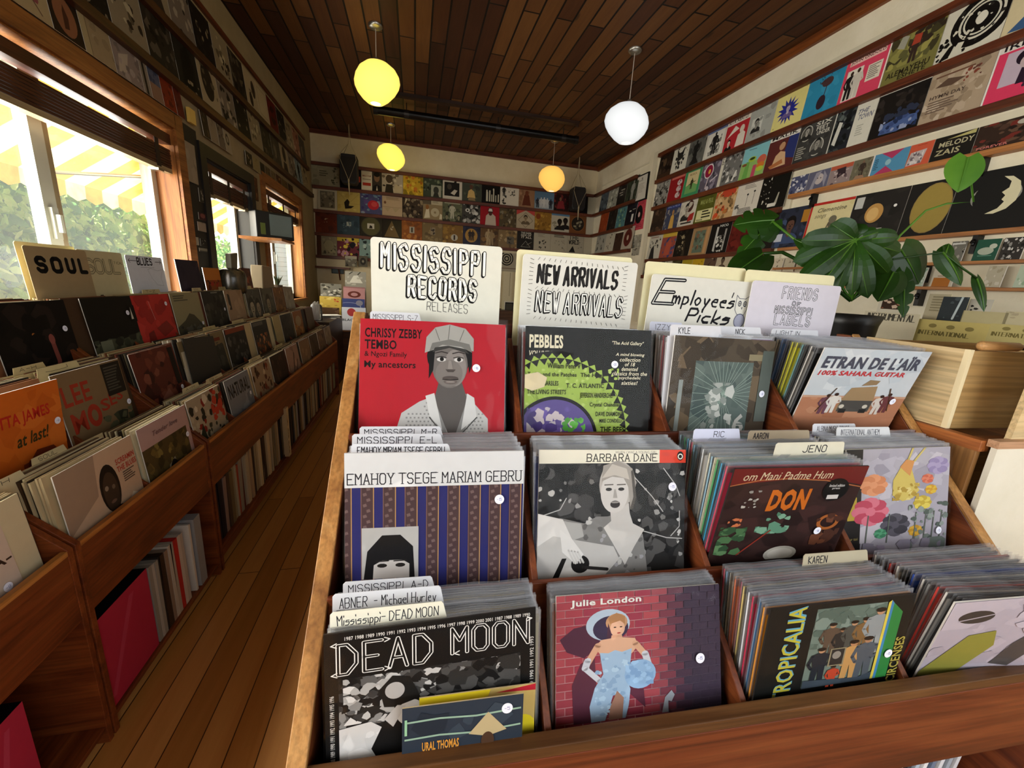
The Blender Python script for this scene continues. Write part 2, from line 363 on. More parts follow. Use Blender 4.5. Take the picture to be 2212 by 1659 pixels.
    def run(s, code):
        for op in code.split(';'):
            op = op.strip()
            if not op: continue
            k, *a = op.split(' '); F = lambda i: float(a[i])
            if k == 'r': s.rect(F(0), F(1), F(2), F(3), a[4])
            elif k == 'e': s.ell(F(0), F(1), F(2), F(3), a[4])
            elif k == 'o': s.ring(F(0), F(1), F(2), F(3), a[4])
            elif k == 's': s.star(F(0), F(1), F(2), F(3), int(a[4]), a[5])
            elif k == 't': s.text(F(0), F(1), F(2), F(3), a[4], ' '.join(a[5:]))
            elif k == 'i': s.text(F(0), F(1), F(2), F(3), a[4], ' '.join(a[5:]), .02, .3)
            elif k == 'h': s.pen(F(0), F(1), F(2), F(3), a[4], ' '.join(a[6:]), F(5))
            elif k == 'n': s.blots(int(a[0]), a[1], int(a[2]), F(3), F(4), F(5), F(6), F(7))
            elif k == 'B': s.bust(F(0), F(1), F(2), a[3], a[4], a[5])
            elif k == 'f': s.fig(F(0), F(1), F(2), a[3], a[4] if len(a) > 4 else None)
            elif k == 'l': s.line([(F(0), F(1)), (F(2), F(3))], F(4), a[5])
            elif k == 'P': s.poly([(F(i), F(i+1)) for i in range(1, len(a), 2)], a[0])
            elif k == 'T':
                rr = random.Random(int(F(0)*7+F(1)))
                n = int(a[5])
                for j in range(n):
                    y = F(1)+(F(3)-F(1))*(j+.5)/n; s.rect(F(0), y, F(0)+(F(2)-F(0))*rr.uniform(.6, 1), y+(F(3)-F(1))/n*.5, a[4])
        return s
def card(mb, art, w, h, t, edge='e8e4da', z0=0., y0=0., rnd=0.):
    """a printed card w x h x t: base centre at the origin, front towards -Y; ink lies in hair-thin layers on the front"""
    bgp = [(0, 0), (100, 0), (100, 100), (0, 100)]
    if rnd:
        rx, ry = rnd/w*100, rnd/h*100
        bgp = [(0, 0), (100, 0)]+[(100-rx+rx*math.cos(R(15*k)), 100-ry+ry*math.sin(R(15*k))) for k in range(7)]+[(rx-rx*math.sin(R(15*k)), 100-ry+ry*math.cos(R(15*k))) for k in range(7)]
        mb.prism([((p[0]/100-.5)*w, z0+p[1]/100*h) for p in bgp], 1, y0-t/2+.00002, y0+t/2, edge)
    n0 = len(mb.f)
    if not rnd: mb.box(-w/2, y0-t/2, z0, w/2, y0+t/2, z0+h, edge); del mb.f[n0+2]; del mb.c[n0+2]
    k = 0; gap = min(.00005, .0016/(len(art.L)+1))
    for lay in [[(bgp, art.bg)]]+art.L:
        y = y0-t/2-k*gap; k += 1
        for pts, col in lay: mb.face([((min(100, max(0, p[0]))/100-.5)*w, y, z0+min(100, max(0, p[1]))/100*h) for p in pts], col)
    return mb
def pose(loc, rz=0., lean=0., roll=0.):
    return Matrix.Translation(loc) @ Matrix.Rotation(rz, 4, 'Z') @ Matrix.Rotation(-R(lean), 4, 'X') @ Matrix.Rotation(R(roll), 4, 'Y')
def sticker(parent, x, z, y, r=.0085, txt='15'):
    a = MB(); a.prism([(x+r*math.cos(2*math.pi*k/18), z+r*math.sin(2*math.pi*k/18)) for k in range(18)], 1, y-.0003, y, 'eceefa')
    q = Art('fff', 1.6); q.pen(0, 0, 100, 100, '5a60a8', '-'+txt, 7)
    for lay in q.L:
        for pts, col in lay: a.face([(x+(p[0]-50)/100*r*.95, y-.0004, z+(p[1]-50)/100*r*.6) for p in pts], col)
    return a.build('price_sticker', PAPER, parent)
# ================================================================ the room
XL, XR, YB, YF, ZC = -1.53, 3.15, 7.344, -1.70, 3.505
PLASTER = plaster('cream_plaster', 'd6cdb0', 'e4dcc4'); PLAST_B = plaster('back_wall_paint', 'cdbd98', 'd9cba8'); DARKP = plain('1b1714', .6)
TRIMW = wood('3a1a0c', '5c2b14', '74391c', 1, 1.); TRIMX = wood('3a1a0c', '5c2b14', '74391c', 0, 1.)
LEDGEW = wood('8a5428', 'a86c38', 'bf8448', 1, 1.); WHITEW = plain('cfc7ad', .6); WHITEV = plain('b9bcb2', .4)
CASW = wood('7d4a22', 'a5682f', 'bf8348', 2, 1.); CASY = wood('6b3c1a', '935a28', 'b07438', 1, 1.)
struct(MB().box(-1.75, YF, -.06, XR+.05, YB+.05, 0).build('floor', planks('floor_boards', 1, .09, 1.9, ['a06a2e', 'b47a3a', 'c48a48', 'd29a54', 'bc8240'], '4a2a0e', .36, .45, .0022)))
struct(MB().box(-1.75, YF, ZC, XR+.05, YB+.05, ZC+.06).build('ceiling', planks('ceiling_boards', 1, .138, 1.1, ['2b150a', '3c2010', '4a2b14', '58371a', '6a4622'], '100804', .6, .2, .006, .6, True)))
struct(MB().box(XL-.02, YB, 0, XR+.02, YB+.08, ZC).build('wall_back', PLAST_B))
struct(MB().box(XR, YF, 0, XR+.08, YB, ZC).build('wall_right', PLASTER))
w = MB(); xo = -1.70
w.box(xo, YF, 0, XL, YB, 1.07); w.box(xo, YF, 2.30, XL, YB, ZC)
for a, b in ((YF, -1.15), (3.39, 3.78), (4.66, 5.07), (6.46, YB)): w.box(xo, a, 1.07, XL, b, 2.30)
w.box(xo, -1.15, 2.265, XL, 3.39, 2.30); w.box(xo, 3.78, 2.2, XL, 4.66, 2.30)
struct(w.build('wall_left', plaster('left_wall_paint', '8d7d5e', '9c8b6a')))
w = MB(); w.box(-1.75, YF-.1, 0, XR, YF, .62).box(-1.75, YF-.1, 2.95, XR, YF, ZC).box(-1.75, YF-.1, .62, -.4, YF, 2.95).box(3.05, YF-.1, .62, XR, YF, 2.95)
struct(w.build('wall_front', PLASTER))
wf = struct(empty('window_4', (1.3, YF-.05, .62)))
MB().box(-1.7, -.03, 0, 1.75, .03, .06).box(-1.7, -.03, 2.27, 1.75, .03, 2.33).box(-1.7, -.03, .06, -1.64, .03, 2.27).box(1.69, -.03, .06, 1.75, .03, 2.27).build('frame', WHITEV, wf)
# crown strips under the ceiling and the trim round the display wall
struct(MB().box(XL, YB-.03, ZC-.055, XR, YB, ZC).build('trim_1', TRIMX))
struct(MB().box(XR-.03, YF, ZC-.07, XR, YB-.03, ZC).build('trim_2', wood('4a2611', '703a17', '8a4d20', 1)))
struct(MB().box(XR-.025, 5.40, 1.0, XR, 5.47, 3.24).box(XR-.025, YF, 3.19, XR, 5.40, 3.235).build('trim_3', WHITEW))
struct(MB().box(XR-.02, 3.13, 1.0, XR, 3.20, 2.42).box(XR-.02, YF, 2.41, XR, 3.13, 2.47).build('trim_4', WHITEW))
struct(MB().box(XR-.012, 5.62, 3.15, XR, 7.1, 3.17).build('trim_5', WHITEW))
struct(MB().box(XL, 1.2, 3.225, XL+.022, 6.93, 3.262).build('trim_6', TRIMW))

# ---------------------------------------------------------------- the three windows on the left
def window(n, y0, y1, z0, z1, cm, jm, mull):
    e = struct(empty('window_%d' % n, (XL, (y0+y1)/2, z0))); yc = (y0+y1)/2
    def P(mb, name, m):
        mb.v = [(v[0]-XL, v[1]-yc, v[2]-z0) for v in mb.v]; return mb.build(name, m, e)
    P(MB().box(xo+.05, y0, z0, XL+.002, y0+.012, z1).box(xo+.05, y1-.012, z0, XL+.002, y1, z1).box(xo+.05, y0, z1-.012, XL+.002, y1, z1), 'jamb', jm)
    P(MB().box(XL, y1-.005, z0-.02, XL+.022, y1+.09, z1+.085).box(XL, y0-.09, z0-.02, XL+.022, y0+.005, z1+.085).box(XL, y0, z1-.005, XL+.022, y1, z1+.085), 'casing', cm)
    P(MB().box(xo+.02, y0-.02, z0-.03, XL+.05, y1+.02, z0), 'sill', cm)
    fr = MB(); a, b = y0+.012, y1-.012
    fr.box(xo-.01, a, z0, xo+.05, a+.05, z1).box(xo-.01, b-.05, z0, xo+.05, b, z1).box(xo-.01, a, z0, xo+.05, b, z0+.05).box(xo-.01, a, z1-.05, xo+.05, b, z1)
    P(fr, 'frame', WHITEV)
    for m in mull:
        P(MB().box(xo, m, z0+.05, xo+.05, m+.075, z1-.05), 'sash', WHITEV)
        P(MB().box(xo+.01, m+.075, z0+.05, xo+.045, m+.112, z1-.05), 'sash_edge', plain('8a7a5c'))
        P(MB().box(xo+.05, m+.02, z0+.42, xo+.065, m+.055, z0+.56).box(xo+.06, m+.03, z0+.45, xo+.085, m+.045, z0+.53), 'latch', WHITEV)
    P(MB().face([(xo+.02, y0, z0), (xo+.02, y1, z0), (xo+.02, y1, z1), (xo+.02, y0, z1)]), 'pane', GLASS)
    return e
window(1, -1.15, 3.39, 1.07, 2.265, CASY, CASW, (2.44, .35))
BLK = plain('17130f', .45); window(2, 3.78, 4.66, 1.07, 2.20, BLK, plain('2a2a26', .35), ())
window(3, 5.07, 6.46, 1.07, 2.30, CASY, wood('8a5426', 'b87a38', 'd09850', 2), (5.62,))
BLW = wood('2c1208', '4d2410', '65331a', 1, 1.); METAL = plain('b9b2a2', .3, 1.)
def blind(y0, y1, z1, n, x, label):
    e = empty('window_blind', (x, (y0+y1)/2, z1-.2), 0, label, 'blind', 'wooden blinds drawn up in the windows'); h = (y1-y0)/2
    MB().box(-.03, -h, .13, .03, h, .19).build('head_rail', BLW, e)
    for k in range(n): MB().box(-.026+.002*(k % 2), -h+.01, -.015+.0145*k, .024+.002*(k % 2), h-.01, -.004+.0145*k).build('slat', BLW, e)
    MB().box(-.024, -h+.01, -.045, .024, h-.01, -.018).build('bottom_rail', wood('8f7a58', 'a8936c', 'bba57e', 1), e)
    for q in ((-.78, 0, .78) if h < 1.5 else (-.9, -.1, .36, .93)):
        MB().box(.024, h*q-.02, -.03, .028, h*q+.02, .14).build('tape', plain('2a1a10'), e)
        MB().box(-.02, h*q-.03, -.058, .034, h*q+.03, -.043).tube([(.02, h*q-.025, -.052), (.02, h*q+.025, -.052)], .007).build('clip', METAL, e)
    return e
blind(-1.12, 3.36, 2.225, 8, -1.565, 'brown wooden blind drawn up in the near left window')
blind(3.80, 4.64, 2.185, 8, -1.565, 'brown wooden blind drawn up in the narrow black window')
blind(5.09, 6.44, 2.26, 5, -1.565, 'brown wooden blind drawn up in the farthest left window')
# ---------------------------------------------------------------- outside the windows
struct(MB().box(-40, -12, -.25, -1.76, 60, -.15).build('street_ground', plain('b9b6ac', .9)))
def awning_mat():
    s = N('striped_canvas'); t = s.n('TexCoord'); sp = s.n('SeparateXYZ'); s.l(t.outputs['Object'], sp.inputs[0])
    m = s.n('Math', operation='MULTIPLY', i_1=1/.40); s.l(sp.outputs[1], m.inputs[0]); f = s.n('Math', operation='FRACT'); s.l(m.outputs[0], f.inputs[0])
    nz = s.n('TexNoise', i_Scale=9., i_Detail=4.); s.l(t.outputs['Object'], nz.inputs['Vector'])
    col = s.ramp(f.outputs[0], [(.0, 'cf9c48'), (.48, 'cf9c48'), (.5, 'd9d2ac'), (.98, 'd9d2ac')])
    mx = s.n('MixRGB', blend_type='MULTIPLY', i_0=.35); s.l(col, mx.inputs[1]); s.l(s.ramp(nz.outputs[0], [(.4, 'b8a878'), (.6, 'ffffff')]), mx.inputs[2])
    d = s.n('BsdfDiffuse'); tr = s.n('BsdfTranslucent'); s.l(mx.outputs[0], d.inputs[0]); s.l(mx.outputs[0], tr.inputs[0])
    ms = s.n('MixShader', i_0=.40); s.l(d.outputs[0], ms.inputs[1]); s.l(tr.outputs[0], ms.inputs[2]); s.l(ms.outputs[0], s.o.inputs['Surface']); return s.m
aw = empty('awning', (-1.75, 4.0, 2.0), 0, 'yellow and white striped canvas awning outside the left windows', 'awning')
a = MB(); 
for k in range(5):
    x0, x1 = -.02-.9*k/5, -.02-.9*(k+1)/5; z0, z1 = .60-.60*k/5, .60-.60*(k+1)/5
    a.face([(x0, -4, z0), (x0, 4, z0), (x1, 4, z1), (x1, -4, z1)])
a.build('canopy', awning_mat(), aw)
a = MB()
for k in range(40):
    y = -4+.2*k; a.face([(-.92, y, 0), (-.92, y+.2, 0), (-.925, y+.2, -.10), (-.925, y+.1, -.135), (-.925, y, -.10)])
a.build('valance', MATS.setdefault('awn', awning_mat()), aw)
for y in (-3.9, -.1, 3.9): MB().tube([(0, y, .05), (-.9, y, 0)], .012).build('frame_rod', METAL, aw)
def foliage(name, c, rad, n, size, seed, mats, label, cat, trunk=None, droop=.4):
    rr = random.Random(seed); e = empty(name, (c[0], c[1], -.15), 0, label, cat)
    for mi, m in enumerate(mats):
        b = MB()
        for _ in range(n//len(mats)):
            while 1:
                d = Vector((rr.uniform(-1, 1), rr.uniform(-1, 1), rr.uniform(-1, 1)))
                if .25 < d.length < 1: break
            p = Vector((d.x*rad[0], d.y*rad[1], c[2]+.15+d.z*rad[2]))
            f = Vector((rr.uniform(-1, 1), rr.uniform(-1, 1), rr.uniform(-1, .3)-droop)).normalized(); sd = f.cross(Vector((rr.uniform(-1, 1), rr.uniform(-1, 1), rr.uniform(-1, 1)))).normalized(); L = size*rr.uniform(.6, 1.3)
            b.face([p, p+f*L*.35+sd*L*.24, p+f*L*.75+sd*L*.17, p+f*L, p+f*L*.75-sd*L*.17, p+f*L*.35-sd*L*.24])
        o = b.build('foliage', m, e)
    if trunk: MB().tube([(0, 0, 0), (.05, .1, c[2]*.6), (-.05, -.1, c[2]+.2)], [.12, .09, .04]).tube([(.05, .1, c[2]*.6), (.3, .9, c[2]+.3)], [.06, .02]).tube([(.05, .1, c[2]*.6), (.2, -1, c[2]+.3)], [.06, .02]).build('trunk', plain('5a4632', .9), e)
    return e
G1, G2, G3 = leafmat('86b458', 'b4d87c', .6), leafmat('bcdc80', 'e0f2ac', .6), leafmat('54884a', '80ac62', .6)
foliage('leafy_tree', (-4.1, 4.6, 1.55), (1.1, 3.0, 1.45), 30000, .13, 3, (G1, G2, G2, G3), 'bright green leafy tree outside the near left window', 'tree', True)
foliage('garden_shrub', (-6.6, 16.5, 1.3), (1.2, 1.6, 1.2), 3000, .14, 5, (G1, G3), 'round green shrub seen through the narrow black window', 'shrub')
foliage('distant_conifer', (-13, 26, 4.2), (1.6, 3.4, 3.0), 1500, .6, 8, (leafmat('28483c', '3f6656'),), 'dark distant conifer above the white roof outside', 'tree', True)
hs = empty('neighbour_house', (-11, 26, -.15), 0, 'pale house with white roof across the street', 'house')
MB().box(-3, -9, 0, 3, 12, 2.5).build('wall', plain('d8cf9a', .8), hs)
MB().prism([(-3.6, 2.5), (3.6, 2.5), (0, 4.2)], 1, -9.4, 12.4).build('roof', plain('eceae2', .7), hs)
for y in (-6, -2, 3, 7): MB().box(2.98, y, .9, 3.06, y+1.6, 2.0).build('pane', plain('a9bcc0', .2), hs)
h2 = empty('siding_house', (-5.6, 24, -.15), 0, 'pale blue sided house seen through the farthest left window', 'house')
s2 = MB()
for k in range(16): s2.box(-1.5, -3, k*.2, 2.0-.004*(k % 2), 6, k*.2+.19)
s2.build('wall', plain('c4d6dc', .7), h2); MB().box(-1.7, -3.2, 3.2, 2.2, 6.2, 3.4).build('roof', plain('d9d9d4'), h2)
MB().box(1.98, -1, .7, 2.04, 1.2, 1.9).build('pane', plain('8fb0b4', .2), h2)
# ================================================================ the record bin in the middle
BW = wood('471c0c', '682f16', '804322', 0, 1.); BWY = wood('4c1f0e', '703618', '8a4b25', 1, 1.); BEDGE = wood('8a5a2c', 'b07c42', 'c89a5e', 1, 1.); BCAP = wood('3c2411', '5b3a1d', '7a5430', 0, 1.)
BC = Vector((.54, .8, 0))
bin0 = empty('record_bin', TB @ BC, BR, 'stepped reddish wooden record bin with twelve compartments in the foreground', 'record bin')
def bpart(mb, name, m, bevel=.0015):
    mb.v = [(v[0]-BC.x, v[1]-BC.y, v[2]) for v in mb.v]; return mb.build(name, m, bin0, bevel=bevel)
X0, PX = -.172, .357; X4 = X0+4*PX
prof = [(.446, 0), (.446, .695), (.46, .712), (1.055, 1.312), (1.10, 1.312), (1.10, 0)]
for a, b in ((X0-.025, X0), (X4, X4+.024)):
    bpart(MB().prism(prof, 0, a, b), 'side_panel', BWY)
    bpart(MB().prism([(.44, .695), (.452, .716), (1.05, 1.318), (1.05, 1.312), (.46, .710), (.446, .690)], 0, a-.001, b+.001), 'edge_strip', BEDGE)
bpart(MB().box(X0-.002, .4485, .525, X4+.002, .458, .702), 'front_panel', BW)
bpart(MB().box(X0-.002, .4485, .702, X4+.002, .472, .724), 'front_rail', BCAP)
bpart(MB().box(X0, .46, .06, X4, 1.09, .08), 'shelf', BW); bpart(MB().box(X0, .452, 0, X4, .47, .08), 'plinth', BW)
bpart(MB().box(X0, 1.09, 0, X4, 1.10, 1.30), 'back_panel', BW)
for y0, y1, zf, zl in ((.458, .61, .572, 0), (.62, .815, .770, .88), (.825, 1.03, .984, 1.09)):
    bpart(MB().box(X0, y0, zf-.008, X4, y1, zf), 'tier_floor', BW, 0)
    if zl: bpart(MB().box(X0, y0-.010, zf-.2, X4, y0, zl), 'tier_lip', BW)
bpart(MB().box(X0, 1.03, .984, X4, 1.04, 1.25), 'tier_back', BW)
for k in (1, 2, 3):
    for ya, yb, zf, zl in ((.472, .61, .572, .705), (.62, .815, .770, .875), (.825, 1.03, .984, 1.085)):
        bpart(MB().prism([(ya, zf), (ya, zl), (yb, zl+(yb-ya)*.9), (yb, zf)], 0, X0+PX*k-.006, X0+PX*k+.006), 'divider', BWY)
for x, z in ((.255, .655), (.35, .60), (.545, .66), (.78, .555), (1.0, .60), (.12, .60)):
    q = bpart(MB().lathe([(.0005, .002), (.003, .0016), (.0038, 0)], 10), 'screw_head', plain('c9b48c', .4, .6), 0); q.matrix_local = Matrix.Translation((x-BC.x, .4485-BC.y, z)) @ Matrix.Rotation(R(90), 4, 'X')

FITS = {'char':(-.1113,.9243,1.3142,-2.2695,14.4251,-.353,.9981),'pebb':(.2518,.9204,1.3116,-4.0596,11.7601,.245,1.0006),'doo':(.6093,.8646,1.3082,3.0606,4.9066,-1.6334,.997),'etran':(.9577,.7742,1.3006,-4.2045,-13.2257,-.1877,1.002),
'ema':(-.117,.702,1.1025,-5.1636,10.2324,.8026,1.0024),'barb':(.235,.7006,1.096,-2.445,15.0588,-1.0709,.9983),'don':(.5847,.5893,1.0914,-2.0763,-5.2491,-.7062,1.0005),'flow':(.9458,.6603,1.085,-1.0204,11.9705,-.0624,.9997),
'dead':(-.1264,.5286,.8965,-1.1727,11.1799,.8824,1.0083),'julie':(.2354,.5512,.8911,-2.2328,17.8147,-.8798,.9976),'trop':(.5881,.4611,.8943,-2.1851,2.5907,-.4109,1.0032),'lady':(.9402,.4147,.8971,-9.0912,-9.2213,5.8818,1.0138)}
ART = {}
def lift(a, base, first=0):
    """squeeze the drawn layers into the part of the cover above the rail of the bin"""
    a.L = a.L[:first]+[[([(x, base+(1-base/100)*y) for x, y in pts], c) for pts, c in l] for l in a.L[first:]]; return a
# -- red cover with the man in a cap
a = Art('b21f2c')
a.text(3, 87.5, 41, 94, '1a1010', 'CHRISSY ZEBBY', .025).text(3, 79.5, 24, 86, '1a1010', 'TEMBO', .025).text(3, 73.5, 31, 78, '1a1010', '& Ngozi Family', .012).text(3, 65.5, 37, 71.5, '1a1010', 'My ancestors', .02)
a.poly([(24, 0), (24, 22), (28, 36), (40, 44), (50, 48), (70, 48), (78, 43), (88, 32), (89, 0)], 'bdbdbb')
dots = []
for i in range(24):
    for j in range(17):
        x, y = 25.5+i*2.7+(j % 2)*1.3, 1+j*2.6
        if (j < 9 or (30 < x < 84 and (j < 14 or 42 < x < 76))) and x < 88: dots.append(([(x, y), (x+1.2, y), (x+1.2, y+1.1), (x, y+1.1)], '8d8d8c'))
a.L.append(dots)
a.poly([(46, 46), (53, 50), (62, 8), (72, 50), (77, 46), (74, 30), (63, 2), (50, 32)], '8a8a88').poly([(50, 46), (53, 58), (69, 58), (73, 46), (63, 14)], '5b5653')
a.poly([(44, 48), (50, 50), (56, 24), (47, 34)], 'd2d2d0').poly([(78, 47), (73, 50), (69, 24), (80, 33)], 'd2d2d0').line([(47, 33), (56, 22), (62, 12), (62, 0)], .8, '4a4a49').line([(80, 33), (70, 22), (64, 12)], .8, '4a4a49')
a.ell(60, 76, 15.5, 15, '161413').ell(60.5, 70, 12.5, 16.5, '716b67').ell(64, 68, 8, 13, '8b847f').ell(60, 64, 9.5, 9.5, '7d7671')
a.poly([(46, 78), (46, 60), (49, 66), (50, 80)], '141211').poly([(73, 80), (74, 64), (76, 70), (76, 80)], '141211')
a.poly([(43, 78), (44, 89), (50, 96), (60, 98.5), (71, 96), (77, 89), (77, 80), (68, 82), (56, 83)], 'a3a29c').poly([(46, 79), (55, 84), (68, 83), (76, 79), (74, 85), (60, 88), (48, 85)], '75746f').poly([(48, 78.5), (60, 82), (74, 78), (71, 81.5), (59, 83.5), (50, 82)], '3a3936')
a.line([(60, 98), (59, 88)], .5, '6c6b66').line([(50, 95), (53, 87)], .5, '6c6b66').line([(70, 95), (67, 87)], .5, '6c6b66')
for x in (54.5, 66.5): a.ell(x, 73.6, 3.2, 1.5, 'd0cdc9', 12).ell(x+.3, 73.9, 1.5, 1.5, '17130f', 10).line([(x-3.6, 75), (x, 75.8), (x+3.4, 75)], .5, '2a2421').line([(x-4.2, 78), (x, 79.2), (x+4.2, 78.2)], .8, '3a3330')
a.poly([(59.6, 73), (61.4, 73), (62.6, 67), (59, 67)], '8f8882').poly([(57.4, 66.8), (64.6, 66.8), (63, 64.9), (59, 64.9)], '4c4541').ell(61, 60.6, 5.6, 1.6, '554c48').ell(61, 58.2, 4.8, 1.9, '6b615c').line([(55.6, 59.7), (61, 59.4), (66.4, 59.8)], .6, '231d1b').ell(61, 58, 3.2, .6, '928882')
ART['char'] = (a, 'red album cover with a photo of a man in a cap', (.79, .68))
# -- black cover with the green sunburst
a = Art('151412'); a.rect(0, 0, 100, 100, '171614')
a.text(3, 84, 29, 94, 'ded7bb', 'PEBBLES', .035).text(3, 78, 21, 82, 'ded7bb', 'VOLUME 3', .015, .25)
a.text(68, 87.5, 94, 91, 'ded7bb', '"The Acid Gallery"', .01, .25)
for i, t in enumerate(('A mind blowing', 'collection', 'of 18', 'demented', 'classics from the', 'psychedelic', 'sixties!')):
    wd = len(t)*.85; a.text(83-wd, 79-i*3.6, 83+wd, 82-i*3.6, 'ded7bb', t, .01, .25)
a.star(24, 20, 52, 57, 54, '9cb750').blots(5, '8ba648/b4cb6c/a6bf58', 260, 0, 0, 74, 70, 1.6)

a.ring(24, 20, 56.6, 62, '171614', 60)
for k in range(54):
    t = 2*math.pi*k/54; c, s_ = math.cos(t), math.sin(t); n = math.cos(t+.058), math.sin(t+.058); p = math.cos(t-.058), math.sin(t-.058)
    a.L.append([([(24+57*p[0], 20+57*p[1]), (24+60.5*c, 20+60.5*s_), (24+57*n[0], 20+57*n[1])], '9cb750')])
for x0, y0, x1, y1, t in ((17, 69, 43, 73, 'William Penn V'), (2, 62, 40, 66, 'Teddy and the Patches'), (43, 62, 62, 66, 'The Hogs'), (14, 56, 26, 59.5, 'MARBLES'), (32, 54.5, 62, 58, 'T. C. ATLANTIC'), (2, 49.5, 32, 53, 'THE LIVING STREETS'), (43, 46, 70, 51, 'JEFFERSON HANDKERCHIEF'), (51, 39.5, 76, 43.5, 'Crystal Chandlier'), (56, 33, 79, 36.5, 'DAVE DIAMOND'), (59, 28, 79, 31, 'MIKE CONDELLO'), (60, 20, 80, 25, 'THE BEES'), (61, 14, 80, 18, 'THE CALICO WALL')):
    a.text(x0, y0, x1, y1, '24290f', t, .02)
a.ell(24, 14, 34, 34, '14120f', 48).ell(24, 14, 31.5, 31.5, '5a4a8a', 48)
a.blots(9, 'c9bcc0/6a58a0/4a3a78/b9aeb8', 40, 2, 2, 46, 40, 5).blots(12, '63b54a/4f9a3c', 22, 28, 14, 48, 34, 3).ell(30, 10, 5, 4, 'cfc4bf')
a.poly([(0, 64), (10, 66), (17, 62), (15, 55), (6, 52), (0, 54)], 'd9caa4')
ART['pebb'] = (a, 'black album cover with a green sawtooth sunburst round a purple globe', (.70, .73))
# -- brown and teal cover (plain panels)
a = Art('4c4236'); a.blots(3, '3f362c/5d5142/6c5c48/39322a', 60, 0, 0, 100, 100, 12).rect(22, 5, 80, 78, '5c6a66').blots(4, '54635f/66746e/4c5a58', 30, 22, 5, 80, 78, 9)
for k in range(9): a.line([(22, 8+8*k), (80, 70-5*k)], .4, '93a79b', dots=False).line([(26+6*k, 5), (74-5*k, 78)], .4, '93a79b', dots=False)
a.blots(21, 'a9aea8/8d958f/c3c6c0', 26, 34, 14, 64, 58, 6).rect(74, 80, 92, 86, '8a8064').rect(8, 10, 12, 60, '8d9490').rect(88, 20, 100, 90, '58605a')
a.text(66, 8, 78, 28, 'b9bab4', '6', .03).poly([(70, 18), (78, 18), (78, 17), (70, 17)], '5c6a66')
lift(a, 14)
ART['doo'] = (a, 'brown and teal album cover with a lined panel and a stencilled 6', (.92, .55))
# -- desert cover
a = Art('c4cbd0'); a.blots(2, 'b6bfc6/cfd5d8/bcc6cd', 26, 0, 40, 100, 100, 14).rect(0, 0, 100, 33, 'b27a5c').blots(6, 'a86f52/bd8868', 20, 0, 0, 100, 32, 10).rect(0, 31, 100, 34, 'c29a80')
a.text(4, 73, 95, 93, '454857', "ETRAN DE L'AÏR", .04, .12).text(4, 63, 86, 70, 'b8343c', '100% SAHARA GUITAR', .035, .15)
a.poly([(42, 46), (66, 49), (69, 28), (70, 12), (36, 12), (38, 30)], '9c8260').poly([(50, 49), (64, 51), (66, 57), (56, 58)], '8d7658').rect(38, 10, 69, 27, '4d4a46').ell(41, 18, 2.5, 3, 'c9c2b2').ell(64, 18, 2.5, 3, 'c9c2b2').rect(40, 8, 47, 14, '2c2a28').rect(60, 8, 67, 14, '2c2a28')
for x, y, c in ((24, 6, '6c4450'), (31, 8, 'd9d4cc'), (76, 6, 'd2c8bd'), (83, 9, '6a3a3c')): a.fig(x, y, 30, c, '3a2620')
a.line([(18, 10), (28, 45)], 1, '4a3020').line([(88, 12), (80, 46)], 1, '4a3020')
lift(a, 38); a.rect(0, 0, 100, 38.2, 'b27a5c')
ART['etran'] = (a, 'pale blue album cover with a desert truck under dark block lettering', (.88, .55))
# -- white over striped navy cover
a = Art('2a2b66')
for k in range(9):
    x = -3+11.9*k; a.rect(x, 0, x+6.2, 80.5, '4a3739')
    a.L.append([([(x+1+1.9*(j % 2), 1+3.1*j), (x+3+1.9*(j % 2), 1.6+3.1*j), (x+2.4+1.9*(j % 2), 3.2+3.1*j), (x+.6+1.9*(j % 2), 2.6+3.1*j)], '6e5a58') for j in range(26)])
    a.rect(x+6.2, 0, x+6.7, 80.5, 'b98f5c').rect(x-.4, 0, x, 80.5, '7a5c50')
a.rect(0, 80.5, 100, 100, 'd8dadb').pen(1.5, 82.3, 98.5, 88.3, '2e2e34', 'EMAHOY TSEGE MARIAM GEBRU', .62, serif=True)
a.rect(9, 28, 40, 57.5, 'b5b3b0').poly([(10, 28), (12, 44), (20, 53), (30, 53), (37, 46), (38, 28)], '151416').poly([(15, 28), (15.5, 36), (20, 38.5), (31, 38.5), (35, 36), (35, 28)], 'c3beba')
for x in (20, 30): a.ell(x, 35.5, 2.8, 1.2, '26221f', 10).line([(x-3.5, 38), (x+3.5, 38.2)], .7, '2a2624')
ART['ema'] = (a, 'white album cover with navy and brown stripes below the title line', (.86, .72))
# -- black and white woman with guitar
a = Art('1d1c1b'); a.blots(11, '0e0d0d/2c2b2a/161515/3a3938/4a4948', 240, 0, 0, 100, 92, 6).blots(13, '8d8c8a/b9b8b5/6d6c6a', 70, 0, 10, 100, 90, 2.2)
for x0, y0, x1, y1 in ((4, 60, 18, 70), (62, 84, 84, 60), (70, 48, 98, 42), (84, 88, 96, 70), (90, 44, 96, 60)): a.line([(x0, y0), ((x0+x1)/2+3, (y0+y1)/2-2), (x1, y1)], .6, 'aeadab')
a.rect(0, 91.5, 81, 100, 'e4e0cd').rect(81, 91.5, 100, 100, 'd8412a').pen(31, 92.7, 79, 97.3, '3a3630', 'BARBARA DANE', .62, serif=True).text(50, 97.6, 79, 99.2, '6a665c', 'WHEN I WAS A YOUNG GIRL', .0)
a.ell(96, 96, 2.4, 3, '1a1816').ring(96, 95.6, 1.2, 1.9, 'e8e4d8', 16).text(83, 96, 88, 98, 'a8281a', 'STEREO', 0)
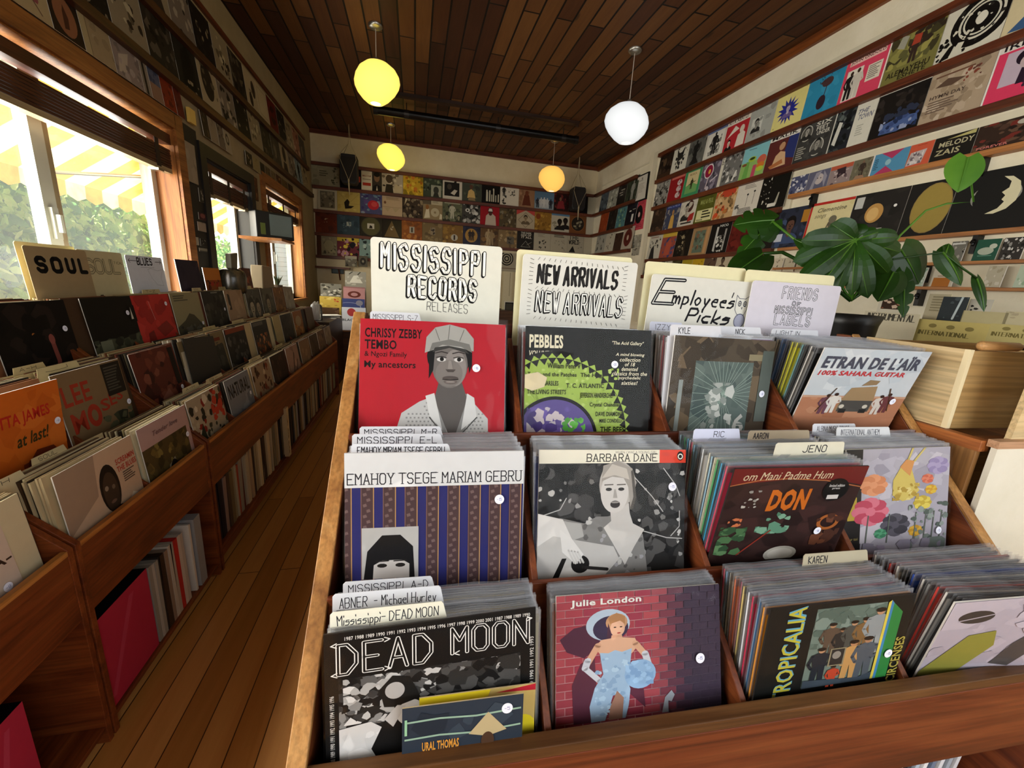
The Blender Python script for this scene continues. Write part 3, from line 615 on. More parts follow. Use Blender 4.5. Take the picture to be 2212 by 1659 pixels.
a.poly([(8, 52), (14, 58), (30, 54), (38, 58), (46, 58), (52, 60), (62, 52), (70, 46), (74, 20), (66, 8), (40, 4), (24, 28), (10, 40)], '7c7b79').blots(15, 'b8b7b4/5a5957/98979a', 60, 12, 12, 72, 56, 2.2)
a.poly([(47, 64), (48, 55), (43, 51), (50, 40), (58, 27), (64, 38), (71, 49), (63, 53), (60.5, 60), (60, 66)], 'c1beba').poly([(12, 50), (16, 56), (28, 54), (30, 46), (16, 42)], 'a7a6a3')
a.ell(52, 78, 12.5, 15, 'b2ada6').ell(50, 73, 9.5, 13, 'c9c6c2').poly([(41, 80), (42, 90), (52, 93), (62, 88), (64, 66), (61, 62), (59.5, 76), (56, 82), (48, 83)], '9a958d').poly([(41, 82), (50, 84), (60, 81), (58, 88), (48, 91)], 'bdb7ad').line([(62, 86), (64, 70), (62, 63)], 2, '55514b')
for x in (46, 54.5): a.ell(x, 75, 2.2, 1.1, '2b2927', 10).line([(x-2.8, 77.8), (x+2.8, 78)], .7, '57534e')
a.poly([(49.6, 75), (50.8, 75), (52, 69.5), (49, 69.5)], 'a19d98').ell(50.5, 65.5, 3.4, 2.4, '2a2422', 12).ell(50.5, 66.8, 3, .6, '918b86')
g_ = Art(); g_.poly([(0, 40), (16, 36), (22, 24), (20, 12), (6, 4), (0, 4)], 'd3d1ce').poly([(0, 20), (10, 26), (50, 18), (54, 10), (44, 0), (0, 0)], 'bab8b5').ell(28, 8, 6, 5.5, '161514').line([(30, 6), (46, 4)], 2, '262423').poly([(10, 0), (16, 12), (19, 12), (14, 0)], '121110').poly([(14, 30), (22, 24), (30, 14), (25, 8), (16, 16)], 'd9d7d4')
for k in range(4): g_.line([(20+2*k, 17-k*.4), (24+2*k, 9)], 1.3, 'c9c7c4')
a.L += [[([(x, y+21) for x, y in pts], c) for pts, c in l] for l in g_.L]
ART['barb'] = (a, 'black and white album cover of a woman playing guitar under a cream strip', (.90, .76))
# -- dark painted cover
a = Art('33211f'); a.blots(17, '2b1b1a/3d2624/261817', 40, 0, 0, 100, 84, 12).poly([(0, 84), (0, 100), (100, 100), (100, 80), (78, 86), (40, 88)], '641d1b').line([(0, 83), (20, 88), (40, 89), (70, 86), (100, 78)], 1, 'a8663c')
a.text(8, 88, 74, 96, 'c9bd9c', 'om Mani Padme Hum', .0, .3).text(31, 55, 62, 78, 'c0661f', 'DON', .05, .1)
a.blots(19, '5f8d74/4d7a62/7aa58b', 16, 28, 30, 54, 54, 6).blots(20, '4a6e48/5e8459/324f34', 26, 2, 8, 22, 40, 5).blots(22, 'a85a3c/c27048', 6, 6, 40, 16, 54, 4).line([(20, 8), (40, 34)], 1.2, '8a3326').ring(84, 40, 6, 9, 'a05c2c', 24).blots(24, '4a2c22/6a3f2c', 16, 74, 10, 96, 50, 6)
a.ell(54, 6, 13, 9, 'bdb9ae').ell(54, 6, 10, 6.5, 'd2cec4').ell(80, 76, 10, 12, '0f0e0e', 26).rect(75, 66, 84, 70.5, 'c9c7c4').text(74, 79, 86, 82, 'd0cecb', 'limited edition', .01).text(77, 76, 83, 78, 'd0cecb', 'press', .01).blots(25, '8d8a84/b5b1a8', 14, 12, 60, 24, 78, 2)
lift(a, 30); a.rect(0, 0, 100, 30.2, '2b1b1a')
ART['don'] = (a, 'dark brown album cover with orange lettering and a black oval sticker', (.77, .52))
# -- flowers
a = Art('a39ea9'); a.blots(31, '98939f/b0abb6/a9a4ad/bcb6be', 50, 14, 0, 100, 100, 12).rect(0, 0, 15, 100, '231f1e').text(3, 44, 11, 49, 'b9a85a', 'x', 0).text(-14, 50, 32, 56, '8d8034', 'BIJOUX', .02, 0, 90).rect(3, 26, 11, 50, 'b59b3c').text(2, 5, 13, 8, '9a8c50', 'Pour toi', .01)
def flower(a, x, y, r, c0, c1, n=8, k=.35):
    for j in range(n):
        t = 6.283*j/n; a.ell(x+r*.55*math.cos(t), y+r*.55*math.sin(t), r*.5, r*k, c0 if j % 2 else c1, 10, t)
    return a.ell(x, y, r*.28, r*.28, c1, 10)
flower(a, 26, 62, 13, 'c98057', 'd8936a'); flower(a, 24, 34, 17, 'b5455a', 'cf6f80'); flower(a, 48, 18, 14, '3c3a42', '55525c'); flower(a, 74, 40, 9, 'd2bf55', 'b89f38'); flower(a, 82, 54, 6, 'cfae3e', 'c08f30'); flower(a, 78, 66, 6, 'c2604a', 'd07a60'); flower(a, 88, 80, 11, '8d80a6', 'a195b6'); flower(a, 68, 10, 7, 'cfa23c', 'b88a2c'); flower(a, 34, 10, 6, '3d7a5a', '569a74')
a.poly([(44, 66), (52, 82), (58, 84), (62, 76), (66, 62), (70, 54), (64, 46), (54, 43), (44, 50)], 'c9b35e').blots(33, 'b79a44/d8c67c/a88b3a', 30, 44, 44, 70, 62, 3).poly([(50, 80), (56, 88), (64, 86), (60, 70)], 'c98c52').line([(58, 88), (62, 100)], 2, 'c4b268').line([(64, 86), (74, 100)], 2, 'c4b268')
for x in (20, 40, 66, 76, 84, 92): a.line([(x, 0), (x+2, 30)], 1, '5c655c')
a.blots(34, '6f7a74/8a948e/4e5a54', 30, 60, 0, 100, 40, 3.5)
lift(a, 30); a.blots(39, '6f7a74/8a8494/9a8fa4', 30, 16, 0, 100, 31, 8).rect(0, 0, 15, 31, '231f1e')
ART['flow'] = (a, 'lilac grey album cover painted with flowers', (.90, .36))
# -- black cover with arrow letters
a = Art('121111')
def arrows(a, x0, y0, x1, y1, t): a.pen(x0, y0, x1, y1, 'efeeea', t, 2.0).pen(x0, y0, x1, y1, '121111', t, 1.0)
arrows(a, 6, 73, 48, 92, 'DEAD'); arrows(a, 58, 76, 96, 93, 'MOON')
for x, y, dx in ((4, 92, -1), (4, 73, -1), (28, 92, 1), (28, 73, 1), (60, 76, -1), (97, 93, 1)): a.line([(x-dx*1.4, y+1.4), (x+dx, y), (x-dx*1.4, y-1.4)], .6, 'efeeea')
a.text(9, 94.6, 97, 97, 'e6e4df', '1987 1988 1989 1990 1991 1992 1993 1994 1995 1996 1997 1998 1999 2000 2001 1987 1988 1989 1990', .01)
a.text(-22, 34, 28, 36, 'd6d4cf', '1987 1988 1989 1990 1991 1992 1993 1994 1995 1996', .01, 0, 90).text(71, 52, 125, 54, 'd6d4cf', '1987 1988 1989 1990 1991 1992 1993', .01, 0, 90)
a.rect(6, 0, 92, 70, '242322').blots(41, '8c8b89/c5c4c2/3b3a39/5e5d5c/181717', 200, 6, 38, 92, 70, 4.5).blots(42, '151414/2e2d2c/4a4948', 110, 50, 30, 92, 70, 6).blots(43, 'dad9d7/b0afad', 22, 8, 40, 40, 70, 4)
a.poly([(6, 0), (6, 38), (20, 40), (34, 26), (32, 0)], 'd5d4d3').blots(44, 'e2e1e0/cfcecd', 8, 7, 4, 26, 34, 6)
a.poly([(24, 60), (30, 68), (38, 66), (42, 54), (36, 46), (26, 48)], '1a1918').ell(31, 58, 4.5, 5.5, 'b3b0ad').poly([(20, 22), (28, 44), (44, 46), (52, 36), (54, 0), (28, 0)], '151414').ell(38, 42, 6.5, 8.5, 'cfccc8').poly([(30, 38), (31, 52), (40, 53), (46, 48), (40, 50), (34, 48)], '0f0e0e').poly([(26, 40), (32, 48), (36, 47), (30, 34)], 'c2bfbc').ell(36, 43.5, 1.2, .7, '2a2726', 8).ell(40.5, 43, 1.2, .7, '2a2726', 8).line([(36, 38), (40, 38)], .7, '5a5553').line([(42, 32), (43, 12)], 1, '9a9896')
lift(a, 26); a.rect(6, 0, 92, 26.2, '1a1918')
ART['dead'] = (a, 'black album cover with white arrow lettering over a photo', (.78, .57))
# -- brick wall and lady in blue
a = Art('8d3a46')
def mix(p, q, t): return '%02x%02x%02x' % tuple(round(int(p[i:i+2], 16)*(1-t)+int(q[i:i+2], 16)*t) for i in (0, 2, 4))
for j in range(24):
    for i in range(-1, 11):
        x = 10.2*i+(5.1 if j % 2 else 0); y = 4.2*j; t = min(1, max(0, (x-52)/22)); c = mix(['9c404a', 'a64a52', '93394a'][(i*5+j*3) % 3], '3d3242', t)  # dusky purple towards the right is a sleeve reflection put into the print
        a.L.append([([(x+.3, y+.25), (x+9.9, y+.25), (x+9.9, y+3.95), (x+.3, y+3.95)], c)])
a.L.insert(0, [([(k*5, 0), (k*5+5, 0), (k*5+5, 100), (k*5, 100)], mix('c08488', '4a3f4e', min(1, max(0, (k*5-48)/24)))) for k in range(20)])
nb = len(a.L)
a.poly([(2, 66), (10, 74), (20, 76), (26, 60), (16, 50), (6, 56)], '4e2a3c').poly([(10, 0), (9, 30), (14, 46), (22, 50), (24, 0)], '5a2e3e').poly([(52, 6), (40, 22), (44, 40), (50, 34)], '5a2e3e')
a.text(8, 89.5, 50, 96, 'd9dcd6', 'Julie London', .03)
a.ell(30, 74.5, 13, 12.5, 'aebfd0', 26, .4).ell(31.5, 71.5, 10.5, 10, '3a3048', 26).ell(35, 76, 6.5, 7, 'b98e6a', 18).ell(35.5, 71, 4.4, 6.4, 'd8ac90').poly([(30, 80), (35, 83.5), (40, 80), (40, 74), (37, 77), (31, 75)], 'a87a52').poly([(30, 76), (33, 62), (29, 64)], '4a3040')
for x in (34, 37.6): a.ell(x, 72, .9, .5, '2a201c', 6)
a.ell(36.3, 67.3, 1.2, .5, '9a2a2c', 8).poly([(32, 66), (38, 66), (39, 60), (31, 60)], 'cf9f82').poly([(22, 58), (26, 63), (36, 64), (46, 62), (48, 56), (44, 50), (26, 50)], 'd6a98c')
a.line([(24, 59), (18, 46)], 4, 'd1a284').line([(18, 48), (16.5, 42)], 4.2, 'c4c8d2').line([(16.5, 42), (25, 31)], 3.6, 'c9cdd6').line([(46, 58), (52, 48)], 4, 'd1a284').line([(52, 49), (54, 40)], 4.2, 'c4c8d2')
a.poly([(25, 53), (30, 52), (34, 54), (38, 52), (44, 54), (43, 42), (40, 34), (43, 22), (42, 10), (40, 0), (36, 0), (37, 14), (33, 20), (30, 8), (28, 0), (20, 0), (19, 12), (22, 26), (27, 36), (26, 44)], '9db9d4').blots(51, 'aecae0/8aa8c8', 40, 22, 4, 42, 52, 2.4).poly([(30, 0), (31, 10), (35, 22), (39, 16), (38, 0)], 'a27a68').ell(49, 33, 9.5, 11.5, '8fb2d6').blots(52, '9cc0e2/7fa3cc', 24, 40, 24, 57, 44, 3)
a.poly([(62, 0), (64, 12), (68, 17), (70, 13), (68, 8), (66, 9), (66, 0)], '9aa0aa')
lift(a, 33, nb)
ART['julie'] = (a, 'album cover of a brick wall and a woman in pale blue', (.86, .60))
# -- group photo on black
a = Art('141513'); a.rect(31, 16, 80, 95, '6d7d73').blots(61, '5f7066/7a8a80/54645b', 60, 31, 55, 80, 95, 7)
a.text(-30, 47, 66, 59, '5f9fb8', 'TROPICALIA', .03, 0, 90).text(-29.4, 46.2, 65, 57.6, 'b9b23c', 'TROPICALIA', .01, 0, 90)
for x, y, h, c, s_ in ((44, 46, 34, '5a4a3c', 'a8805e'), (52, 44, 30, '2c2a28', '9a7050'), (59, 46, 34, '4a4a44', 'b58a68'), (67, 46, 36, '7a5c38', 'b0845e'), (76, 44, 46, '8d9394', 'b58a6a'), (40, 20, 36, '20262e', 'b58a68'), (62, 18, 42, 'bf9258', 'b0805a'), (72, 18, 44, '4f565e', 'a87c5c'), (51, 14, 22, 'b8452c', '6a4630')): a.fig(x, y, h, c, s_).ell(x, y+h*.96, h*.085, h*.05, '231a14', 8)
a.rect(46, 36, 57, 54, '8d8468').rect(47, 37, 56, 53, '2c2a28').ell(51, 47, 3, 4, '8a857c').poly([(31, 16), (80, 16), (80, 24), (70, 20), (52, 22), (31, 24)], '3c4650')
a.poly([(80, 16), (82, 16), (82, 97), (80, 95)], 'd2c04a').poly([(82, 16), (84, 16), (84, 94), (82, 97)], '3f7fae').poly([(84, 16), (92, 16), (92, 84), (84, 94)], '2e7d3c').text(72, 30, 120, 37, 'a89c48', 'CIRCENSES', .02, 0, 90)
lift(a, 34)
ART['trop'] = (a, 'black album cover with a group photo and tall yellow side lettering', (.885, .62))
# -- lilac cover with a cloaked figure
a = Art('b2aab6'); a.blots(71, 'aaa2ae/bab2bd', 30, 0, 0, 100, 100, 12).poly([(16, 66), (42, 100), (0, 100), (0, 66)], 'bcb4bf').ell(18, 80, 11, 8, '3b3735', 24, .5).line([(8, 76), (28, 82)], 1.2, 'b2aab6').poly([(0, 10), (20, 56), (36, 60), (40, 40), (22, 0), (0, 0)], '8d8a3c').poly([(44, 14), (52, 40), (66, 62), (74, 64), (76, 52), (66, 24), (58, 8)], '4a4646').poly([(66, 60), (72, 74), (80, 76), (78, 62)], '5a5048').blots(72, 'a89fae/c0b8c4', 14, 44, 50, 100, 96, 6)
lift(a, 34)
ART['lady'] = (a, 'lilac album cover with a dark cloaked shape, last of the front tier', (.9, .5))

def sleeve_mesh(w, h):
    mb = MB(); n = 9; P = []
    for i in range(n+1):
        for j in range(n+1):
            x = -w/2+w*i/n; z = h*j/n; P.append((x, -.0042-.0016*math.sin(i*1.7+j*.9)-.0012*math.sin(j*2.3+i*.4), z))
    mb.v = P
    for i in range(n):
        for j in range(n): a_ = i*(n+1)+j; mb.f.append((a_, a_+n+1, a_+n+2, a_+1)); mb.c.append(None)
    return mb
def lip_mesh(w, h):
    mb = MB(); n = 10
    for y in (-.0026, .0026):
        for i in range(n):
            x0, x1 = -w/2+w*i/n, -w/2+w*(i+1)/n; d0, d1 = .0012*math.sin(i*2.1), .0012*math.sin((i+1)*2.1)
            mb.face([(x0, y, .300), (x1, y, .300), (x1, y*1.1+d1, h+d1*.6), (x0, y*1.1+d0, h+d0*.6)])
        mb.face([(w/2-.012, y, .0), (w/2, y*1.2, .0), (w/2, y*1.2, h), (w/2-.012, y, h)]); mb.face([(-w/2, y*1.2, .0), (-w/2+.006, y, .0), (-w/2+.006, y, h), (-w/2, y*1.2, h)])
    return mb
fronts = {}
LPH = .312
for key, (x, y, z, yaw, lean, roll, sc) in FITS.items():
    art, label, stk = ART[key]
    yw, ln, ro = R(yaw), R(lean), R(roll)
    Xa = Vector((math.cos(yw), math.sin(yw), 0)); Na = Vector((-Xa.y, Xa.x, 0)); U = Vector((0, 0, 1))*math.cos(ln)+Na*math.sin(ln)
    X1 = Xa*math.cos(ro)+U*math.sin(ro); U1 = -Xa*math.sin(ro)+U*math.cos(ro); Y1 = U1.cross(X1)
    B = Vector((x, y, z))+X1*(.157*sc)-U1*.314*sc
    Mx = Matrix((X1, Y1, U1)).transposed().to_4x4(); Mx.translation = B
    mb = card(MB(), art, .314*sc, .314*sc, .003, '2a2624' if key in ('dead', 'trop', 'pebb', 'don') else 'd9d6cf')
    o = mb.build('record_album', INK, None, world=Mx); tag(o, label, 'album', 'front albums of the middle bin')
    sleeve_mesh(.322, .325).build('plastic_sleeve', SLEEVE, o, smooth=True)
    sticker(o, (stk[0]-.5)*.314, stk[1]*.314, -.0052, .0088, rnd.choice(('15', '20', '16', '18')))
    fronts[key] = (o, TB.inverted() @ Mx, lean, yaw+3.0)
# -- sleeved records packed behind each front album
PALS = {'char':'b52a30 8a8480 c2bcb0 a02830 d8d2c8', 'pebb':'c83a34 d9d6d0 e4e2dc 2a2a2c b8b4ac', 'doo':'8a5a8a d9dadc c23a44 e2e4e6 3a3430 5c6a70 b9babd', 'etran':'1f1e1d d6d2c8 26241f 6fa3a8 d8d22c e0da30 2c2a34 4a6a9a c9b98a', 'ema':'b9b4ae c8342e e4e2de 8d8883 d2cdc4', 'barb':'32448a e4e2dc 8a847c c9c4ba', 'don':'c9405a 2f9ac8 3a9a58 9ec8dc e2dcc2 dfe2e4 2a2826 7ab0d0', 'flow':'c9c0a4 8a6a9a b9ad92 d2c9ae', 'dead':'b5ad8c 24211e d8d4c8 8d8a84 c9b050', 'julie':'a8502c 3a2850 c9c2b8 8a8078', 'trop':'d08a2c 2a4a6a 7aa0c0 c22848 e2e4e8 4a4e58 d9c074 9a5060 d06a3c', 'lady':'3450a0 2a2826 d9d5cc c8453c 8a8a88 d2d0c8'}
NAMES = {'char':'the red cover with the capped man', 'pebb':'the green sunburst cover', 'doo':'the brown and teal cover', 'etran':'the desert truck cover', 'ema':'the striped navy cover', 'barb':'the woman with guitar cover', 'don':'the dark orange lettered cover', 'flow':'the flower cover', 'dead':'the arrow lettered black cover', 'julie':'the brick wall cover', 'trop':'the group photo cover', 'lady':'the cloaked figure cover'}
COUNT = dict(char=8, pebb=8, doo=9, etran=12, ema=14, barb=12, don=12, flow=10, dead=14, julie=11, trop=13, lady=12)
CN = [('white', 'd9d9d9'), ('grey', '8a8a88'), ('black', '222222'), ('red', 'b83038'), ('orange', 'c86a30'), ('yellow', 'd8d22c'), ('cream', 'd6cdb0'), ('blue', '5a90b8'), ('navy', '2c3c78'), ('green', '3a9a58'), ('purple', '8a6090'), ('brown', '7a5a40')]
def cname(h):
    v = [int(h[i:i+2], 16) for i in (0, 2, 4)]
    return min(CN, key=lambda c: sum((int(c[1][2*i:2*i+2], 16)-v[i])**2 for i in range(3)))[0]
LIPM = lip_mesh(.320, .3215); lip_o = None; jackets = {}
TIER = {k: i for ks, i in ((('dead', 'julie', 'trop', 'lady'), 0), (('ema', 'barb', 'don', 'flow'), 1), (('char', 'pebb', 'doo', 'etran'), 2)) for k in ks}
YL, ZF = (.610, .815, 1.03), (.572, .770, .984)
for key, n in COUNT.items():
    o, L, lean, dyaw = fronts[key]; tr = TIER[key]; b = L.translation; xc = X0+PX*(list(COUNT).index(key) % 4+.5); pal = PALS[key].split(); rr = random.Random(key)
    endlean = {'etran': -1., 'don': 6., 'trop': 8., 'lady': 4., 'doo': 9.}.get(key, lean-1.)
    ye = YL[tr]-.308*max(0, math.tan(R(endlean)))-.008
    for i in range(n):
        t = (i+1)/n; ln = lean+(endlean-lean)*t; yy = b.y+(ye-b.y)*t; c = pal[i % len(pal)]
        if c not in jackets:
            j = MB().box(-.157, -.0017, 0, .157, .0017, .3125, c).build('packed_record', INK, bevel=0)
            if lip_o is None: lip_o = LIPM.build('plastic_sleeve', LIP, j)
            else: q = lip_o.copy(); COL.objects.link(q); q.parent = j
            jackets[c] = j; r_ = j
        else: r_ = copy_tree(jackets[c])
        xr = b.x*(1-t)+xc*t+rr.uniform(-.003, .003)
        r_.matrix_world = TB @ pose((xr, yy, ZF[tr]+.004+rr.uniform(0, .004)), R(dyaw*(1-t)**1.5+rr.uniform(-.4, .4)), ln, rr.uniform(-.5, .5))
        tag(r_, 'plastic sleeved record with %s spine packed behind %s' % (cname(c), NAMES[key]), 'record', 'records packed behind '+NAMES[key])
# -- handwritten index tabs
def tab(key, t, rise, x0, x1, txt, label, col='d4d5da', ink='23232a', w=7, dz=.0, tx=(6, 94), more=None):
    """an index card standing among the packed records; its lettered tab sticks up between x0 and x1 (fractions of the width)"""
    o, L, lean, dyaw = fronts[key]; tr = TIER[key]; b = L.translation; endlean = {'etran': -1., 'don': 6., 'trop': 8., 'lady': 4., 'doo': 9.}.get(key, lean-1.); ye = YL[tr]-.308*max(0, math.tan(R(endlean)))-.008
    ln = lean+(endlean-lean)*t; W_ = .322; h0 = .318+dz; th = .021*rise
    mb = MB(); mb.box(-W_/2, -.0006, 0, W_/2, .0006, h0, col)
    xa, xb = -W_/2+W_*x0, -W_/2+W_*x1
    mb.prism([(xa, h0), (xb+.004, h0), (xb-.002, h0+th-.003), (xb-.005, h0+th), (xa+.004, h0+th), (xa, h0+th-.004)], 1, -.0006, .0006, col)
    q = Art('fff', W_*(x1-x0)/th); q.pen(tx[0], 24, tx[1], 76, ink, txt, w*.17, jit=.35, seed=len(txt))
    if more: more(q)
    for k, lay in enumerate(q.L):
        for pts, c in lay: mb.face([(xa+(xb-xa)*p[0]/100, -.0007-k*.00003, h0+th*(p[1]/100)*1.0) for p in pts], c)
    xr = b.x*(1-t)+(X0+PX*(list(COUNT).index(key) % 4+.5))*t
    r_ = mb.build('index_card', PAPER); r_.matrix_world = TB @ pose((xr, b.y+(ye-b.y)*t+.003, ZF[tr]+.004), R(dyaw*(1-t)**1.5), ln, 0)
    return tag(r_, label, 'index card', 'index cards in the middle bin')
tab('char', .9, 1.25, .0, .36, 'MISSISSIPPI  S-Z', 'white index card lettered S-Z below the biggest handwritten sign', w=5)
tab('ema', .93, 1.1, .02, .52, 'MISSISSIPPI  M-R', 'white index card lettered M-R in the striped navy bin', w=5)
tab('ema', .55, 1.15, .0, .52, 'MISSISSIPPI  E-L', 'white index card lettered E-L in the striped navy bin', w=5)
tab('ema', .12, 1.15, .02, .56, 'EMAHOY MIRIAM TSEGE GEBRU', 'white index card with a long woman\'s name just behind the striped navy cover', w=5)
tab('dead', .95, 1.2, .03, .48, 'MISSISSIPPI  A-D', 'white index card lettered A-D in the front left bin', w=5)
tab('dead', .52, 1.5, .0, .52, 'ABNER  - Michael Hurley', 'worn index card with two names, middle one in the front left bin', w=4.5)
tab('dead', .12, 1.35, .01, .53, 'Mississippi- DEAD MOON', 'yellowed index card just behind the arrow lettered black cover', 'e6e3d0', w=4.5)
tab('doo', .85, 1.3, .0, .30, 'IZZY', 'bluish index card lettered IZZY below the owl sign', 'cfd3e4', w=7, tx=(18, 62))
tab('doo', .50, 1.2, .55, .98, 'NICK', 'white index card lettered NICK right of the KYLE card', w=7, tx=(42, 62))
tab('doo', .06, 1.3, .02, .48, 'KYLE', 'white index card lettered KYLE just behind the brown and teal cover', w=7, tx=(16, 38))
tab('don', .75, 1.2, .02, .38, 'RIC', 'lilac white index card lettered RIC behind the dark orange lettered cover', 'd3d6ea', w=7, tx=(44, 66))
tab('don', .68, 1.2, .42, .92, 'AARON', 'brown topped index card lettered AARON beside the RIC card', 'a89880', w=7, tx=(8, 32))
tab('don', .25, 1.4, .42, .95, 'JENO', 'cream index card lettered JENO just behind the dark orange lettered cover', 'd8d2bc', w=7, tx=(40, 74))
tab('trop', .8, 1.3, .50, .98, 'KAREN', 'stained index card lettered KAREN above the group photo cover', 'b5ab92', w=7, tx=(8, 36))
tab('flow', .97, 1.2, .02, .42, 'ALBINA MUSIC TRUST', 'white index card lettered with a music trust name behind the flower cover', w=5, tx=(10, 84))
tab('flow', .7, 1.2, .16, .66, 'INTERNATIONAL ANTHEM', 'grey index card lettered with an anthem name behind the flower cover', 'd2d3d4', '6a6a70', 5, tx=(8, 80))
tab('etran', .9, 1.0, .02, .5, 'LIGHT IN', 'white index card peeping up left of the desert truck cover', w=5, tx=(10, 60))
# -- two singles standing before the arrow lettered cover
a = Art('2b3440'); a.blots(81, '232b36/35404c', 14, 0, 0, 100, 100, 14)
for k in range(6): a.line([(2, 12+15*k), (30, 13+15*k), (60, 11+15*k), (98, 13+15*k)], 1.6, '8fae9a', dots=False)
a.text(16, 60, 46, 68, 'cf8f3a', 'URAL THOMAS', .03).poly([(54, 70), (70, 88), (86, 70), (70, 66)], 'b5a57e').ell(70, 62, 5.5, 8, '4a3426').poly([(54, 30), (58, 50), (66, 55), (76, 55), (84, 48), (88, 30)], 'b9b8ae').poly([(86, 44), (92, 60), (97, 58), (94, 44)], '7a5a44').rect(2, 76, 4, 90, '8fbf9a')
def single(art, TLx, TLy, TRx, TRy, lean, label, dy, h=.18, stk=True, off=0.):
    r0, r1 = ray(TLx, TLy), ray(TRx, TRy); nrm = r0.cross(r1); d = Vector((nrm.y, -nrm.x, 0)).normalized(); d = d if d.x > 0 else -d
    # edge of known length along d seen between the two rays
    A_ = r1.xy; B_ = r0.xy; det = A_.x*(-B_.y)-(-B_.x)*A_.y; t0 = (A_.x*d.y-A_.y*d.x)*.18/det
    P = CAM+r0*t0+d*.09; rz = math.atan2(d.y, d.x)
    o = card(MB(), art, .18, h, .002, 'c9b48a').build('single_record', INK); U = Matrix.Rotation(rz, 4, 'Z') @ Matrix.Rotation(-R(lean), 4, 'X')
    o.matrix_world = Matrix.Translation(P-U.to_3x3() @ Vector((0, 0, h))+Vector((0, off, 0))) @ U
    if stk: sticker(o, .065, h-.02, -.0018, .0085, '5')
    return tag(o, label, 'single', 'singles in the front left bin')
single(a, 869, 1530, 1131, 1497, 8, 'dark striped single with a man in a cone hat, before the arrow lettered cover', 0)
b_ = Art('c2ab68'); b_.poly([(0, 92), (0, 100), (60, 100), (58, 94), (40, 90), (20, 93)], 'e6d02c').poly([(64, 96), (100, 100), (100, 94)], 'b02434').ell(90, 50, 14, 22, 'e0ce2c').rect(0, 88, 12, 92, 'e6d02c')
single(b_, 906, 1519, 1160, 1485, 8, 'mustard single with yellow marks behind the dark striped single', .01, off=.008, stk=False)

# ---------------------------------------------------------------- big hand lettered signs standing behind the top tier
def sign(xl, zl, xr, y, w, h, art, label, folder=None, col='e6e4da', lean=0., roll=0., name='divider_sign'):
    mb = card(MB(), art, w, h, .002, col, rnd=.009); o = mb.build(name, PAPER)
    o.matrix_world = TB @ pose(((xl+xr)/2, y, zl-h), 0, lean, roll); return tag(o, label, 'sign', 'hand lettered signs above the middle bin')
S0 = .985; KW = dict(jit=.35)
zt = 1.493; H_ = zt-S0; a = Art('d9d8ca', .316/H_)

def Y(f): return 100-f*33.0
a.bubble(8, Y(.40), 86, Y(.07), 'MISSISSIPPI', 2.5, .6, '191817', 'f4f3ea', (-.7, -.5), **KW, rise=-1.0, sp=3.2).bubble(28, Y(.79), 80, Y(.50), 'RECORDS', 2.6, .6, '191817', 'f4f3ea', (-.8, -.5), **KW, rise=-.6, sp=3.)
a.pen(42, Y(.985), 74, Y(.855), '4a4a48', 'RELEASES', .45, jit=.25, rise=-.6)
sign(-.158, zt, .157, 1.06, .316, H_, a, 'big white sign hand lettered with releases, leftmost of the big signs', roll=.15)
zt = 1.48; H_ = zt-S0; a = Art('d6d5cc', .315/H_)
a.pen(14, Y(.41), 83, Y(.14), '1d1c1b', 'NEW ARRIVALS', 1.9, sp=2.6, jit=.3, rise=-.6, dx=-.6, dy=-.4).pen(14, Y(.41), 83, Y(.14), '2a2928', 'NEW ARRIVALS', 1.7, sp=2.6, jit=.3, rise=-.6)
a.bubble(14, Y(.86), 90, Y(.55), 'NEW ARRIVALS', 1.6, .6, '1d1c1b', 'f2f1ea', (-.6, -.5), jit=.3, rise=-.6, sp=2.6)
for k in range(17):
    x = 14+4.5*k; a.line([(x, Y(.035)-k*.1), (x+(k-8)*.18, Y(.075)-k*.1)], .35, '55534e').line([(x, Y(.48)-k*.1), (x+(k-8)*.25, Y(.52)-k*.1)], .35, '55534e').line([(x, Y(.95)-k*.12), (x+(k-8)*.2, Y(.99)-k*.12)], .35, '55534e')
for k in range(7):
    for x, d in ((9, -3), (88, 3)): a.line([(x, Y(.08+.06*k)), (x+d, Y(.06+.065*k))], .35, '55534e').line([(x+3*(d > 0), Y(.55+.06*k)), (x+d+3*(d > 0), Y(.53+.065*k))], .35, '55534e')
sign(.209, zt, .524, 1.062, .315, H_, a, 'white sign hand lettered twice with new arrivals', roll=.5)
fold = Art('d9d2a8')
def folder(xl, xr, z, y, label, w): return sign(xl, z, xr, y, w, z-S0, Art('ddd6ae'), label, None, 'cfc79c', name='folder_card')
folder(.199, .517, 1.492, 1.076, 'cream folder card behind the new arrivals sign', .318)
zt = 1.452; H_ = zt-S0; a = Art('d5d3c8', .319/H_)
def Yb(f): return 100-f*27.5
a.bubble(4, Yb(.60), 23, Yb(.09), 'E', 2.0, 1.2, '17171a', 'd0cfc8', None, slant=.3, jit=.3).pen(22, Yb(.57), 82, Yb(.27), '1c1c20', 'mployees', 1.5, slant=.25, jit=.25, rise=-.6, sp=2.2).pen(22.4, Yb(.57), 82.4, Yb(.27), '1c1c20', 'mployees', .9, slant=.25, jit=.4, rise=-.6, seed=4, sp=2.2)
a.pen(38, Yb(.94), 80, Yb(.66), '1c1c20', 'Picks', 1.7, slant=.25, jit=.25, rise=-.6).pen(38.4, Yb(.94), 80.4, Yb(.66), '1c1c20', 'Picks', 1.0, slant=.25, jit=.4, seed=5).line([(81, Yb(.26)), (80, Yb(.36))], 1., '1c1c20')
